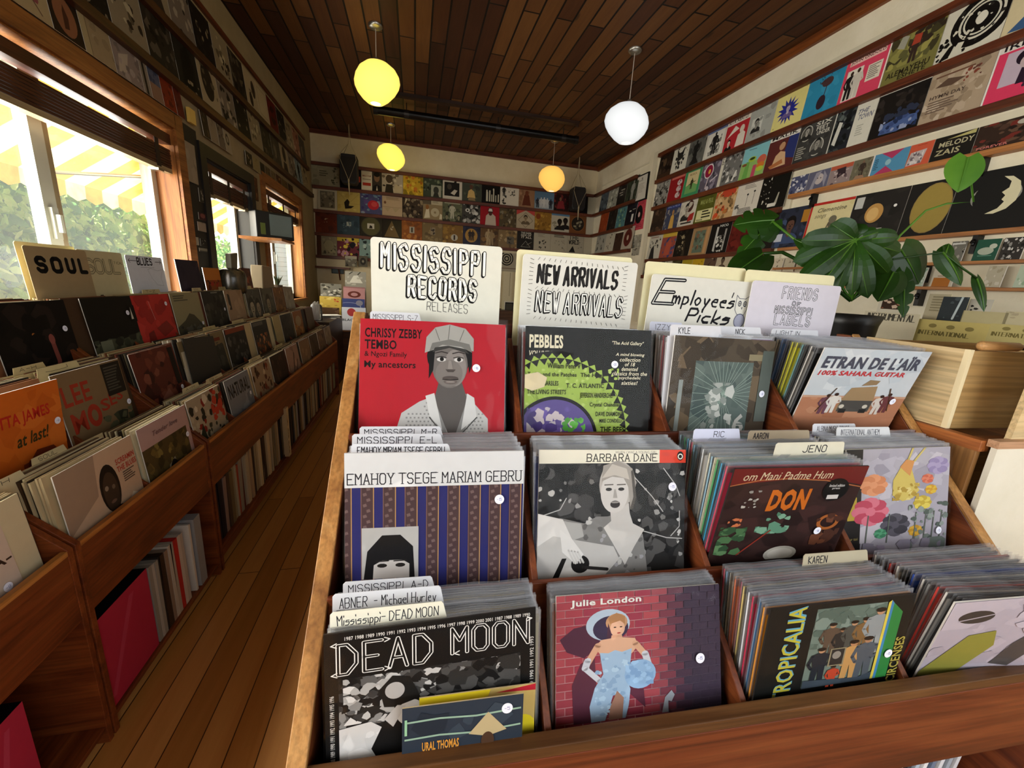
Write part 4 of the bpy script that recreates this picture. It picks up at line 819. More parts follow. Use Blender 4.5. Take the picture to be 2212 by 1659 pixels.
a.line([(85, Yb(.30)), (85, Yb(.62)), (88, Yb(.72)), (95, Yb(.72)), (97, Yb(.60)), (98, Yb(.30)), (94, Yb(.37)), (88, Yb(.37))], .5, '5a5c68', True).ring(89, Yb(.48), 1.1, 1.8, '4a4c58', 14).ring(94.3, Yb(.48), 1.1, 1.8, '4a4c58', 14).ell(89, Yb(.48), .6, .6, '2a2b33', 8).ell(94.3, Yb(.48), .6, .6, '2a2b33', 8).line([(91, Yb(.55)), (91.8, Yb(.60)), (92.4, Yb(.55))], .4, '5a5c68')
a.ell(91.5, Yb(.86), 5.5, 4.4, '9a9cae').ring(91.5, Yb(.86), 4.9, 5.6, '5a5c70', 24, .8)
sign(.566, zt, .885, 1.062, .319, H_, a, 'white sign hand lettered for employees with a drawn owl', roll=.9)
folder(.557, .872, 1.487, 1.078, 'cream folder card behind the owl sign', .312)
zt = 1.455; H_ = zt-S0; a = Art('cec9d2', .3/H_)
def Yc(f): return 100-f*31.5
for x0, x1, f0, f1, t, w in ((35, 74, .29, .08, 'FRIENDS', 1.3), (48, 57, .42, .35, 'OF', .8), (30, 72, .58, .45, 'MISSISSIPPI', .9), (32, 72, .80, .61, 'LABELS', 1.3)): a.bubble(x0, Yc(f0), x1, Yc(f1), t, w, .5, '2a2a30', 'e9e6ec', None, jit=.2, rise=-.4, sp=2.8)
sign(.876, zt, 1.172, 1.0485, .300, H_, a, 'lilac white paper sign hand lettered for friendly labels in outlined capitals')
folder(.872, 1.148, 1.484, 1.064, 'cream folder card behind the lilac white paper sign', .30)
# ================================================================ the run of bins under the left windows
LW = wood('4c1e09', '713413', '8a491e', 1, 1.); LWX = wood('4c1e09', '713413', '8a491e', 0, 1.)
def left_bin(y0, y1, base, label, divs):
    yc = (y0+y1)/2; e = empty('record_bin', (-1.19, yc, 0), 0, label, 'record bin', 'bins along the left wall')
    def P(mb, name, m, bv=.0015):
        mb.v = [(v[0]+1.19, v[1]-yc, v[2]) for v in mb.v]; return mb.build(name, m, e, bevel=bv)
    pf = [(-.885, 0), (-.885, .655), (-1.45, 1.215), (-1.51, 1.215), (-1.51, 0)]
    for a in (y0, y1-.018): P(MB().prism([(p[0], p[1]) for p in pf], 1, a, a+.018), 'side_panel', LWX)
    P(MB().box(-.899, y0+.018, .437, -.8865, y1-.018, .64), 'front_panel', LW); P(MB().box(-.901, y0+.018, .64, -.885, y1-.018, .655), 'front_rail', wood('7a4418', 'a8682c', 'c08440', 1))
    P(MB().box(-1.50, y0+.018, .045 if base < .1 else .10, -.89, y1-.018, base), 'shelf', LW)
    if base > .1: P(MB().box(-.905, y0+.018, .062, -.887, y1-.018, .10), 'base_rail', LW); P(MB().box(-.96, y0+.018, 0, -.945, y1-.018, .062), 'toe_kick', plain('1c0d06'))
    P(MB().box(-1.51, y0+.018, 0, -1.50, y1-.018, 1.21), 'back_panel', LW)
    for x0, x1, zf, zl in ((-.9, -1.05, .52, 0), (-1.06, -1.25, .722, .81), (-1.26, -1.45, .932, 1.015)):
        P(MB().box(x1, y0+.018, zf-.008, x0, y1-.018, zf), 'tier_floor', LW, 0)
        if zl: P(MB().box(x0, y0+.018, zf-.2, x0+.009, y1-.018, zl), 'tier_lip', LW)
    for d in divs:
        for x0, x1, zf, zl in ((-.902, -1.05, .52, .645), (-1.06, -1.25, .722, .805), (-1.26, -1.45, .932, 1.01)):
            P(MB().prism([(x0, zf), (x0, zl), (x1, zl+(x0-x1)*.85), (x1, zf)], 1, d-.005, d+.005), 'divider', LWX)
    return e
PL = .352
left_bin(.44, 1.186, .06, 'nearest wooden record bin under the left windows, cut by the photo edge', (.815,))
left_bin(1.194, 1.922, .06, 'second wooden record bin under the left windows with a red album below', (1.558,))
left_bin(1.936, 5.12, .115, 'long wooden record bin running along the left wall to the back', [1.936+PL*k for k in range(1, 9)])
LT = ((-.912, .524), (-1.085, .726), (-1.283, .936))
WALLR = {'L': R(90), 'R': R(-90), 'B': 0.}
def album(code, loc, rz, lean, label, w=.314, h=None, group=None, cat='album', name='record_album', mat=None, stk=None, roll=0., edge='d9d3c4', t=.003, up=0):
    bgc, _, rest = code.partition(';'); h = h or w
    ar = Art(bgc).run(rest)
    if up: lift(ar, up)
    o = card(MB(), ar, w, h, t, edge).build(name, mat or INK); o.matrix_world = pose(loc, rz, lean, roll)
    if stk: sticker(o, (stk[0]/100-.5)*w, stk[1]/100*h, -t/2-.003, .011, '8')
    return tag(o, label, cat, group)
LF = [ # y, tier, lean, art, label, sticker
(1.79, 2, 6, '120e0c;e 46 58 5 8 a8642a;n 3 1c1512/0e0b0a/221a16 20 0 0 100 100 16;P 7a4038 56 10 64 30 63 52 69 52 70 30 62 8;e 66 56 4 6 8a4a40;r 40 30 44 32 4a2a24', 'black album cover with a small pink figure and an orange disc', (88, 66)),
(2.19, 2, 7, '15130f;P 4a4c38 0 34 30 44 60 40 100 46 100 24 0 12;n 4 2a2a20/585a44/3a3c2e 24 0 10 100 44 9;r 12 26 34 42 6f725c;r 0 0 60 16 5a5c4c;r 86 62 100 86 100e0c;P c9c4b4 88 66 93 66 91 84', 'black album cover with a dim green landscape beside the red cover', (82, 76)),
(2.50, 2, 7, 'b5322c;n 5 9c2a26/c43c34 22 0 0 100 100 14;P 7a2420 10 0 20 40 34 44 40 8;P 8a2c26 44 46 76 56 92 40 60 30;l 40 90 46 60 .8 d8a098', 'plain red album cover in the top tier below the left windows', (86, 84)),
(2.83, 2, 7, '8f8664;P 4a4636 0 40 30 50 50 62 66 58 100 30 100 0 0 0;n 6 3a3a34/5f5c50/2a2a26 24 0 0 100 42 8;T 8 84 60 96 5a5440 3', 'olive album cover with a dark mountain in the top tier', (90, 40)),
(3.18, 2, 7, '2c2a24;n 7 1f1e1a/3c3a30/4a483c 40 0 0 100 92 10;r 40 96 70 98 8a8a7c', 'dark blotched album cover left of the pink paper cover', (88, 60)),
(3.51, 2, 7, 'a08468;r 12 56 24 92 3a3026;n 8 947858/ac9072 14 0 0 100 100 14;T 40 20 86 34 7a6248 4', 'pinkish paper album cover with a small dark label in the top tier', None),
(3.88, 2, 7, '4c4a40;n 9 3a3a34/5c5c54/6c6a5c 30 0 0 100 100 10;B 30 0 80 a89c84 2a2620 3c3a34;B 72 0 76 9c8e78 26221c 4a4a42', 'faded album cover with two dim faces in the top tier', None),
(4.22, 2, 7, '5a5848;n 10 4a483c/6e6a58 20 0 0 100 100 12;B 50 0 84 8d8268 3a3428 4f4a3c', 'grey album cover with one dim face in the top tier', None),
(4.56, 2, 7, '7a5530;n 11 8f6636/634426/a87c44 26 0 0 100 100 12', 'tan blotched album cover near the far end of the top tier', None),
(4.90, 2, 7, '8f8878;n 12 7c7666/a29a88 16 0 0 100 100 12', 'pale grey album cover at the far end of the top tier', None),
(1.35, 1, -2, 'c8641e;n 13 bf5c1a/d06e26 20 0 0 100 100 16;t 30 66 86 80 b8281c ETTA JAMES;i 48 48 82 60 3c3418 at last!;P 6a2c14 44 0 52 26 66 40 84 38 94 24 96 0;n 14 7a3618/5c2610 16 50 0 94 34 8', 'orange album cover with red and black lettering in the middle tier', (92, 60)),
(1.70, 1, 6, '7c6444;t 6 64 44 86 9c3420 LEE;t 8 34 28 56 9c3420 M;e 40 46 10 13 9c3420;e 40 46 4.5 6.5 7c6444;t 52 46 66 60 9c3420 S;t 67 49 78 63 9c3420 E;t 79 52 90 65 9c3420 S;r 68 60 99 98 201c16;T 71 64 96 94 4a463a 9;n 15 5a5a40/40422e/2c2e22 22 50 0 100 40 9;T 8 10 44 22 4a3f2c 2', 'tan album cover with big rust lettering and a dark caption block', (96, 46)),
(2.10, 1, 9, '5e2c20;n 16 4a221a/703828/7c4634/3c1c16 40 0 0 86 100 10;P 8d5a48 30 0 40 30 60 40 70 20 66 0;r 84 40 96 96 1e1814;n 17 a87c6c/8a5c4c 6 20 4 80 24 8', 'reddish brown album cover with a dark side strip in the middle tier', (92, 34)),
(2.62, 1, 10, '33312a;n 18 28261f/44423a/3c3a30 30 0 0 100 100 12;r 10 78 60 82 7c745c;r 60 84 92 90 6a2c1c', 'dark greenish album cover leaning beside white spines', None),
(2.96, 1, 8, '2a2824;n 19 1e1c1a/44423c/5c5850 40 0 8 100 86 9;r 4 90 96 100 7c3a22;n 20 a89c80/8a8068 16 40 4 96 24 5', 'dark album cover with a rust top strip in the middle tier', None),
(3.40, 1, 8, '2e2c28;r 6 90 70 98 5c5a54;r 0 0 100 60 4a3c30;n 21 8a4a26/a86438/6c5440/c08a5c 40 10 0 96 70 8', 'dark album cover with orange streaks in the middle tier', None),
(4.05, 1, 8, '34302a;n 22 403a32/28241f 20 0 0 100 100 12', 'dull brown album cover beside the orange sleeve', None),
(4.42, 1, 8, '8a5a2e;n 23 a8702e/c08440/7a4a26 20 0 0 100 60 10;e 50 70 30 16 9c8660', 'orange brown album cover at the far end of the middle tier', None),
(.93, 0, 6, 'c9b6a2;t 30 56 99 64 3a2a20 THIS IS A-;n 24 5a2e22/4a241a 8 40 0 80 18 9', 'pale album cover at the left photo edge in the nearest bin', (88, 40)),
(1.39, 0, 4, 'bfa283;P 9c836a 0 40 0 100 46 100 40 60;P cdbb9c 6 0 14 26 28 34 40 36 44 0;P 30261c 40 0 46 30 60 40 84 30 100 20 100 0;P d8cbae 78 36 100 22 100 32 84 42;n 25 a8967a/e0d4ba 8 10 0 40 30 6;P 5e4f3c 52 24 58 4 62 4 62 28;e 56 60 13 25 201812;e 56 56 10 21 3e2f22;e 51 62 2.4 2.6 8a7862;e 60 60 2.2 2.4 6a5a48;e 56 46 4 1.8 6a5040;t 70 78 98 84 b03a28 SCREAMIN;t 70 70 99 76 b03a28 THE BLUES;T 76 56 94 68 5c4c3c 5', 'buff album cover with a man in a white suit in the front tier', None),
(1.745, 0, 5, 'b3938b;r 0 0 92 74 4e4022;n 26 6c5a2c/3c3218/807038/5a4c28 60 0 0 92 74 7;P 9c8f74 30 10 40 40 54 46 60 20;e 50 24 10 20 201810;e 50 26 5 11 b59c80;i 24 84 76 90 7c5a54 Tender love', 'pink topped album cover with a dark foliage photo in the front tier', (90, 62)),
(2.10, 0, 8, 'a89a80;n 27 2c2a20/8a2c1e/d0c6ac/40402f/b4a88c 70 0 0 100 100 8;n 28 b8402a 8 60 50 96 96 9;P 2c3020 4 0 10 40 26 60 30 30 22 0', 'busy floral album cover first in the long bin', None),
(2.47, 0, 8, '7d8288;n 29 70767e/8a9096 14 0 0 100 100 14;t 8 66 92 90 2c2a24 NATURAL;P 6a4a2c 40 0 44 24 60 34 66 12 70 0;P b8ae9a 60 0 64 30 74 34 80 0', 'grey blue album cover with dark capitals in the front tier', (88, 58)),
(2.83, 0, 8, '9a8468;n 30 5c3224/46301f/c4b090/7a3c28 60 0 0 100 100 7', 'brown and cream patterned album cover in the front tier', None),
(3.17, 0, 8, '33261f;n 31 2a1f1a/4a3528 20 0 0 100 100 10', 'dark brown album cover beside the patterned cover', None),
(3.52, 0, 8, '9a7c6c;n 32 8a6c5c/ac8e7c 14 0 0 100 100 14;l 30 20 60 80 6 4a3228;l 60 30 80 60 5 5c3e32', 'dusty pink album cover with a dark stroke in the front tier', None),
(3.90, 0, 8, '80664c;n 33 70583f/94785a 16 0 0 100 100 12', 'plain tan album cover in the front tier', None),
(4.25, 0, 8, '4a3a2c;n 34 3a2c22/5c4836 16 0 0 100 100 12', 'dark tan album cover near the far end of the front tier', None),
(4.58, 0, 8, '6c5440;n 35 7c6248/4a3828 16 0 0 100 100 12', 'brown album cover second last in the front tier', None),
(4.92, 0, 8, '8a7a66;n 36 9c8c76/70624f 16 0 0 100 100 12', 'beige album cover last in the front tier', None)]
for y, tr, ln, code, lab, st in LF:
    x, z = LT[tr]; album(code, (x, y, z), R(90), ln, lab, group='front albums of the left bins', stk=st)
# the records packed behind them: far more than one could set out singly
mb = MB(); rr = random.Random(11); PALL = '8d8468 a8986c 5c4a34 2a221a c0ae84 6e4030 38342c b4a078 7a6a4a c9bd98 44301f 8a5a3a'.split()
for c in range(13):
    yc = .63 if c == 0 else 1.0 if c == 1 else 1.376 if c == 2 else 1.74 if c == 3 else 2.11+PL*(c-4)
    for tr in range(3):
        x, z = LT[tr]; xe = (-1.06, -1.26, -1.45)[tr]+.05
        n = 13
        for k in range(n):
            ln = 8 if tr or c > 3 else 5
            mb.box(-.155, -.0022, 0, .155, .0022, .311+rr.uniform(-.003, .004), rr.choice(PALL), pose((x-.008-(x-.012-xe)*k/n, yc+rr.uniform(-.006, .006), z+.002), R(90), ln+rr.uniform(-.6, .6), rr.uniform(-.6, .6)))
o = mb.build('packed_records', INK, bevel=0); tag(o, 'records packed tight behind the front albums of the left bins', 'record', kind='stuff')
# white spines fanned beside the greenish cover
for k in range(5): tag(MB().box(-.157, -.002, 0, .157, .002, .312, ('cfc6b0', 'd8d0ba', '2a2622', 'c4baa0', '3a3630')[k]).build('packed_record', INK, world=pose((-1.07+.0+.009*(k-5), 2.50+.024*k-.12, .728), R(90), 9, 5)), 'light spined record fanned out in the middle tier of the left bins', 'record', 'fanned records in the left bins')
# cream index cards
for k, (y, tr, t, w_, off) in enumerate(((1.45, 1, .5, .14, -.06), (1.70, 1, .06, .17, -.07), (1.62, 1, .7, .12, .0), (1.22, 0, .3, .14, -.04), (1.42, 0, .55, .12, -.05), (2.20, 0, .5, .15, -.05), (2.35, 0, .35, .18, .0), (2.80, 1, .5, .16, .0), (3.2, 1, .5, .2, .02), (2.9, 0, .3, .2, 0), (3.4, 0, .45, .2, .04), (3.8, 1, .5, .16, 0), (2.6, 2, .3, .16, .02), (3.1, 2, .3, .12, .0), (3.5, 2, .4, .12, 0), (4.0, 2, .4, .14, 0))):
    x, z = LT[tr]; c = rr.choice(('c4b284', 'cbbb90', 'b5a578')); m = MB().box(-.157, -.0007, 0, .157, .0007, .316, c).prism([(off-w_/2, .316), (off+w_/2, .316), (off+w_/2-.006, .336), (off-w_/2+.006, .336)], 1, -.0007, .0007, c)
    q = Art('fff', 10.); q.pen(20, 5, 70, 95, '3c3424', rr.choice(('A-H', 'B-', 'T-Z', 'J', 'SOUL')), 1.1, jit=.8)
    for lay in q.L:
        for pts, cc in lay: m.face([(off-w_/2+w_*p[0]/100, -.0009, .320+.012*p[1]/100) for p in pts], cc)
    o = m.build('index_card', PAPER, world=pose((x-.012-.11*t, y, z), R(90), 8)); tag(o, 'cream index card sticking up among the packed records of the left bins', 'index card', 'index cards of the left bins')
# shelved records below, spines to the aisle
def shelved(y, z, w, h, c, label, group, rot=0., d=.31, x=-.90):
    e = MB().box(-d, 0, 0, 0, w, h, c).build('shelved_record', INK, bevel=0); e.matrix_world = Matrix.Translation((x, y, z)) @ Matrix.Rotation(R(rot), 4, 'X'); return tag(e, label, 'record', group)
def pink_box(y, w, label):
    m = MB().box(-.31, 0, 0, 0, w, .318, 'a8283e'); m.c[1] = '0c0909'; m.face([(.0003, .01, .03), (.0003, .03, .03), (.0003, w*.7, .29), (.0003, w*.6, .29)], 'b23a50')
    o = m.build('record_box', INK, world=Matrix.Translation((-.90, y, .062))); tag(o, label, 'record box')
pink_box(1.216, .245, 'deep pink album box standing under the second left bin')
y = 1.47
for w, c in ((.02, '8a8478'), (.016, 'a8a296'), (.018, '8f897c'), (.012, '2a2420'), (.03, '3c2c1e'), (.02, '8a7460'), (.022, 'b5aa98'), (.02, 'a89c8a'), (.024, 'b02c22'), (.022, 'bfb2a2'), (.02, 'b0a494')):
    shelved(y, .062, w-.002, .31+rr.uniform(-.006, .004), c, '%s spined record shelved beside the deep pink box under the second left bin' % cname(c), 'records shelved under the second left bin', rr.uniform(-1, 1)); y += w
shelved(1.73, .062, .012, .312, 'c9c2b4', 'white and red spined record box under the second left bin', None, 0, .31, -.897)
shelved(1.76, .062, .05, .318, '8d8d8c', 'grey record box at the end of the second left bin shelf', None, 0, .31, -.892)
pink_box(.86, .13, 'deep pink record box under the nearest left bin')
y = .5
for k in range(14):
    w = rr.choice((.02, .025, .03)); c = rr.choice(('2a2420', '3a2a20', '1c1816', '4a3a2c')); shelved(y, .062, w-.002, .31, c, '%s spined record shelved under the nearest left bin' % cname(c), 'records shelved under the nearest left bin'); y += w
y = 1.962; seq = '14121a 1c1a24 15141c 26242c 8a7468 7c4a30 4a3a2c 6c5c40 8a8468 a09880 94402c 8a8474 5c2a20 9a9484 a89c84 b0a080 8a6a48 a89070 3a2c22 30261f 9a8c70 8a7c60 a89878 c4b490'.split(); k = 0
while y < 5.06:
    w = .030 if k < 3 else rr.choice((.016, .022, .03, .036)); c = seq[k] if k < len(seq) else rr.choice(seq+['6c3224', '7c3a2a', '34404a', '8c9096'])
    shelved(y, .117, w-.002, .312 if k < 4 else .31-rr.uniform(0, .03), c, '%s spined record shelved under the long left bin' % cname(c), 'records shelved under the long left bin', rr.uniform(-2.5, 1.5), .30, -.905-rr.uniform(0, .012)); y += w; k += 1
o = card(MB(), Art('c4b490').run('h 20 8 40 30 3a3026 6 IS;h 20 40 40 56 3a3026 6 IS;h 20 66 40 88 3a3026 6 A'), .05, .36, .03, 'c4b490').build('record_box', INK, world=pose((-.885, 3.02, .118), R(90), 0)); tag(o, 'tall cream record box with dark letters sticking out below the long left bin', 'record box')
# ---------------------------------------------------------------- signs standing along the window sill
def left_sign(y0, y1, x, zt, art, label, col, h=.48, lean=4, name='divider_sign'):
    o = card(MB(), art, y1-y0, h, .002, col, rnd=.010).build(name, PAPER, world=pose((x+h*math.sin(R(lean)), (y0+y1)/2, zt-h), R(90), lean)); return tag(o, label, 'sign', 'hand lettered signs along the left windows')
def LY(f): return 100-f*34
a = Art('9c8763', .63); 
for x0, x1, t in ((14, 26, 'S'), (37, 50, 'O'), (61, 72, 'U'), (83, 93, 'L')): a.pen(x0, LY(.56), x1, LY(.26), '181614', t, 5.6)
a.ell(43.5, LY(.41), 2, 1.4, '9c8763')
left_sign(1.935, 2.240, -1.400, 1.442, a, 'tan sign with fat black SOUL letters in front of the windows', '9c8763')
a = Art('bfb48c', .6); 
for x0, x1, t in ((10, 28, 'S'), (32, 48, 'O'), (52, 67, 'U'), (71, 86, 'L')): a.bubble(x0, LY(.60), x1, LY(.24), t, 3.4, .9, '5c553f', 'b8ae88', None)
a.text(76, LY(.34), 97, LY(.26), '6c654c', '7 ICAL', .01)
left_sign(2.225, 2.515, -1.425, 1.446, a, 'cream sign with outlined SOUL letters beside the tan one', 'bfb48c')
a = Art('d0c898', .6); a.pen(14, LY(.62), 44, LY(.2), '6a6034', 'HIP', 2)
left_sign(1.975, 2.262, -1.452, 1.456, a, 'tall cream card behind the tan SOUL sign', 'd6cfa4')
a = Art('d0d6e0', .65); a.pen(28, LY(.27), 68, LY(.06), '1c1c20', 'BLUES', 2.2, jit=.5, sp=2.6).line([(26, LY(.16)), (6, LY(.16))], .9, '1c1c20').line([(10, LY(.10)), (6, LY(.16)), (10, LY(.22))], .9, '1c1c20').line([(78, LY(.16)), (95, LY(.16))], .9, '1c1c20').line([(91, LY(.10)), (95, LY(.16)), (91, LY(.22))], .9, '1c1c20')
a.line([(52, LY(.42)), (60, LY(.7)), (72, LY(.92)), (90, LY(.95)), (86, LY(.7)), (96, LY(.4)), (80, LY(.45)), (60, LY(.38))], .5, '8d93a0', True).rect(34, LY(.36), 72, LY(.345), '9aa0ac')
left_sign(2.53, 2.845, -1.420, 1.440, a, 'white sheet with the word BLUES between two arrows', 'dfe4ec')
left_sign(2.80, 2.90, -1.440, 1.375, Art('cfd3da'), 'small white card behind the BLUES sheet', 'cfd3da')
a = Art('2e2634').run('n 4 282030/342c3c 14 0 0 100 100 14'); o = card(MB(), a, .275, .275, .004, 'd9d4c8').build('record_album', INK, world=pose((-1.385, 3.095, 1.165), R(90), 5)); tag(o, 'dark purple album standing right of the BLUES sheet', 'album')
o = card(MB(), Art('8a4a20').run('r 0 62 100 100 b8702c;n 6 5c1c14/a03020/3a1810 30 4 0 96 64 9'), .245, .22, .004, 'dfe2e6').build('single_record', INK, world=pose((-1.385, 3.40, 1.18), R(90), 5)); tag(o, 'orange and red picture card on the bins before the narrow window', 'picture card')
# tall dark jar with pouch, red card, paper bag, little spiky plant
o = MB().lathe([(.0, 0), (.085, 0), (.095, .05), (.098, .12), (.085, .17), (.05, .19), (.0, .19)], 20).build('glazed_pot', wood('1c1a14', '2e2a1e', '5a4a30', 2, 1.5, .25, .5), smooth=True, world=Matrix.Translation((-1.40, 3.74, 1.215))); tag(o, 'dark glazed pot before the narrow black window', 'pot')
m = MB(); m.prism([(-.055, 0), (.055, 0), (.085, .125), (-.05, .11)], 0, -.02, .02); o = m.build('paper_pouch', plain('5e5a46', .5), world=Matrix.Translation((-1.40, 3.75, 1.404)), bevel=.006); tag(o, 'small upright paper pouch on top of the dark pot', 'pouch')
o = card(MB(), Art('4a1c14').run('n 8 6a2a1a/8a3a22/2c120c 26 6 0 94 90 9;P 3a1610 0 100 12 100 0 60'), .19, .215, .02, '5c4030').build('picture_card', INK, world=pose((-1.40, 4.06, 1.20), R(90), 6)); tag(o, 'dark red picture card left of the paper bag', 'picture card')
m = MB(); P0 = [(-.17, 0), (.17, 0), (.12, .24), (-.135, .25)]
m.prism(P0, 0, -.05, .05); o = m.build('paper_bag', plain('8d8068', .8), world=Matrix.Translation((-1.40, 4.42, 1.20)), bevel=.008); tag(o, 'beige paper bag on the left bins before the far windows', 'paper bag')
sp = empty('spiky_plant', (-1.36, 4.72, 1.205), 0, 'little spiky plant right of the beige paper bag', 'plant'); m = MB()
for k in range(11):
    t = k*2.4; d = Vector((math.cos(t)*.5, math.sin(t), 1.1+.4*(k % 3))).normalized()*(.10+.012*(k % 4)); m.tube([(0, 0, .06), tuple(d*.6+Vector((0, 0, .06))), tuple(d+Vector((0, 0, .05)))], [.008, .006, .001], 5)
m.build('foliage', leafmat('3f4a34', '66704c'), sp); MB().lathe([(0, 0), (.035, 0), (.045, .065), (.038, .065), (.0, .055)], 14).build('pot', plain('5a4a38'), sp)
# ================================================================ record covers on the walls
ORD = ['leftmost', 'second', 'third', 'fourth', 'fifth', 'sixth', 'seventh', 'eighth', 'ninth', 'tenth', 'eleventh', 'twelfth', 'thirteenth', 'fourteenth', 'fifteenth', 'sixteenth', 'seventeenth']
def ledge(wall, a, b, z, label, h=.046, d=.062, m=None, lip=True):
    e = None
    if wall == 'B': mb = MB().box(a, YB-d, z-h, b, YB, z); mat = m or TRIMX
    elif wall == 'R': mb = MB().box(XR-d, a, z-h, XR, b, z); mat = m or TRIMW
    else: mb = MB().box(XL, a, z-h, XL+d, b, z); mat = m or TRIMW
    return tag(mb.build('display_ledge', mat, bevel=.002), label, 'ledge', 'wooden display ledges on the walls')
def wall_album(wall, u0, u1, z, code, label, h=None, lean=5.5, group=None, off=.045, **k):
    w = abs(u1-u0)-.003; uc = (u0+u1)/2; h = h or w
    loc = (uc, YB-off, z) if wall == 'B' else (XR-off, uc, z) if wall == 'R' else (XL+off, uc, z)
    return album(code, loc, WALLR[wall], lean, label, w, h, group, **k)
def row(wall, edges, z, items, where, group, h=None, start=0, **k):
    n = 0
    for (u0, u1), it in zip(zip(edges, edges[1:]), items):
        if it:
            code, lab = it; wall_album(wall, u0, u1, z+.001, code, '%s, %s, %s' % (lab, ORD[n+start], where), h, group=group, **k)
        n += 1
def pxe(wall, pts):
    """edges along a wall from pixel columns of the photograph"""
    return [on(1, YB-.05, x, y).x if wall == 'B' else on(0, XR-.05 if wall == 'R' else XL+.05, x, y).y for x, y in pts]
# ---- right wall
for z, y1, t in ((3.185, 5.31, 'topmost'), (2.862, 5.31, 'second'), (2.532, 5.31, 'third'), (2.205, 5.31, 'fourth'), (1.862, 5.31, 'fifth')):
    ledge('R', -1.2 if z > 2.5 else 3.2, y1, z, 'dark wooden ledge along the right wall, %s from the ceiling' % t)
e1 = [5.303-.3045*k for k in range(13)]
row('R', e1, 2.862, [
('2a2018;n 1 3a2c22/1a1410/4a3a2c 20 0 20 100 96 14;r 0 0 100 18 3c2a1c;e 44 62 12 16 54422f', 'dark brown photo cover'),
('cfccba;n 2 1c1b18/6a685e/2c2b27 26 20 10 80 60 8;P 1c1b18 30 60 24 90 40 72 56 72 74 92 68 60;e 48 56 16 14 2a2925;n 3 1c1b18 10 10 60 92 96 4', 'white cover with a horned black figure'),
('5e5e58;n 4 4c4c47/6c6c66/3f3f3b 22 0 0 100 100 13;f 46 4 84 1f1e1c;P 1f1e1c 20 4 46 40 74 4', 'grey cover with a dark robed figure'),
('cac7b8;r 0 86 100 100 5a6a92;r 10 8 90 84 d8d5c8;n 5 2a2926/5c5b55/8d8b82 30 22 10 80 70 8;f 48 10 74 23211f', 'white cover with a blue top strip and a black figure'),
('ad2a30;r 0 80 100 100 d6d0c0;t 6 84 90 95 4a3a34 RITA ABATZI;P d8cfbe 8 40 40 74 60 60 30 50;P d8cfbe 56 4 60 40 78 50 92 40 94 4;e 74 56 10 12 d0c4b2;B 24 2 34 d0bfae 201a18 201a18', 'red cover with pale figures and a lettered white strip'),
('a3a59c;r 14 24 56 66 c9cabf;n 7 8d8f86/b3b5ab 14 0 0 100 100 12;B 34 24 40 8d8a80 1f1e1c 2a2927;r 18 90 80 92 6c6e66;T 66 50 92 62 7c7e76 3', 'pale grey cover with a small portrait'),
('d9cf82;s 46 46 20 36 14 2a2f86;B 46 28 36 b3a8b8 4a3c6a 6a5a8a;e 8 8 2 2 9c945c;e 92 92 2 2 9c945c', 'yellow cover with a jagged blue star'),
('2f86a8;n 8 2b7e9e/3890b2 14 0 0 100 100 14;e 56 74 15 11 4a3434;P 4a3434 34 76 48 70 46 84;l 56 66 54 40 2.5 3a2a30;e 50 28 12 17 33242c;n 9 2a1e26 10 30 76 84 94 2', 'bright blue cover with a dark bird and pod'),
('d2455f;r 8 82 90 94 e0b8ac;t 10 84 88 92 33161c JOHN ONDOLO;r 8 4 46 72 dcd6c6;f 20 6 62 1f1c1a 3a2a22;f 36 6 64 c9c2b4 3a2a22;r 58 30 90 66 d8d0bc;T 61 33 87 63 7c746a 7;r 97 0 100 100 e6ddd0', 'pink cover with two figures and a small text box'),
('77733e;n 11 5c5a34/8a8648/3f3a24/98924e 40 0 30 100 100 12;n 12 33291f 16 40 60 100 100 9;P 9c9a88 14 72 30 64 34 88 20 94;f 52 30 52 3a2c24 7a3c28;P a0402c 44 64 60 64 60 82 46 84;t 8 12 90 24 2a2416 ALEMAYEHU;t 34 3 86 12 2a2416 ESHETE', 'olive cover with a red shirted figure and dark lettering'),
('cfcbb8;o 60 56 34 46 14110f;o 60 56 27 30 14110f;o 60 56 9 24 14110f;n 13 cfcbb8/2a2723 26 20 16 96 96 4;e 60 56 8 11 d8d4c2;P 14110f 8 2 20 24 30 30 24 4;n 14 14110f 20 0 0 50 44 5;P d0ccb9 24 6 34 26 44 24 40 4', 'white cover with a thick black spiral'),
('cdbf98;P 3c5a80 8 4 60 60 100 94 100 50 50 0;t 30 78 96 96 8a6a3c TO', 'cream cover with a broad blue wedge')], 'top right wall row', 'covers on the right wall')
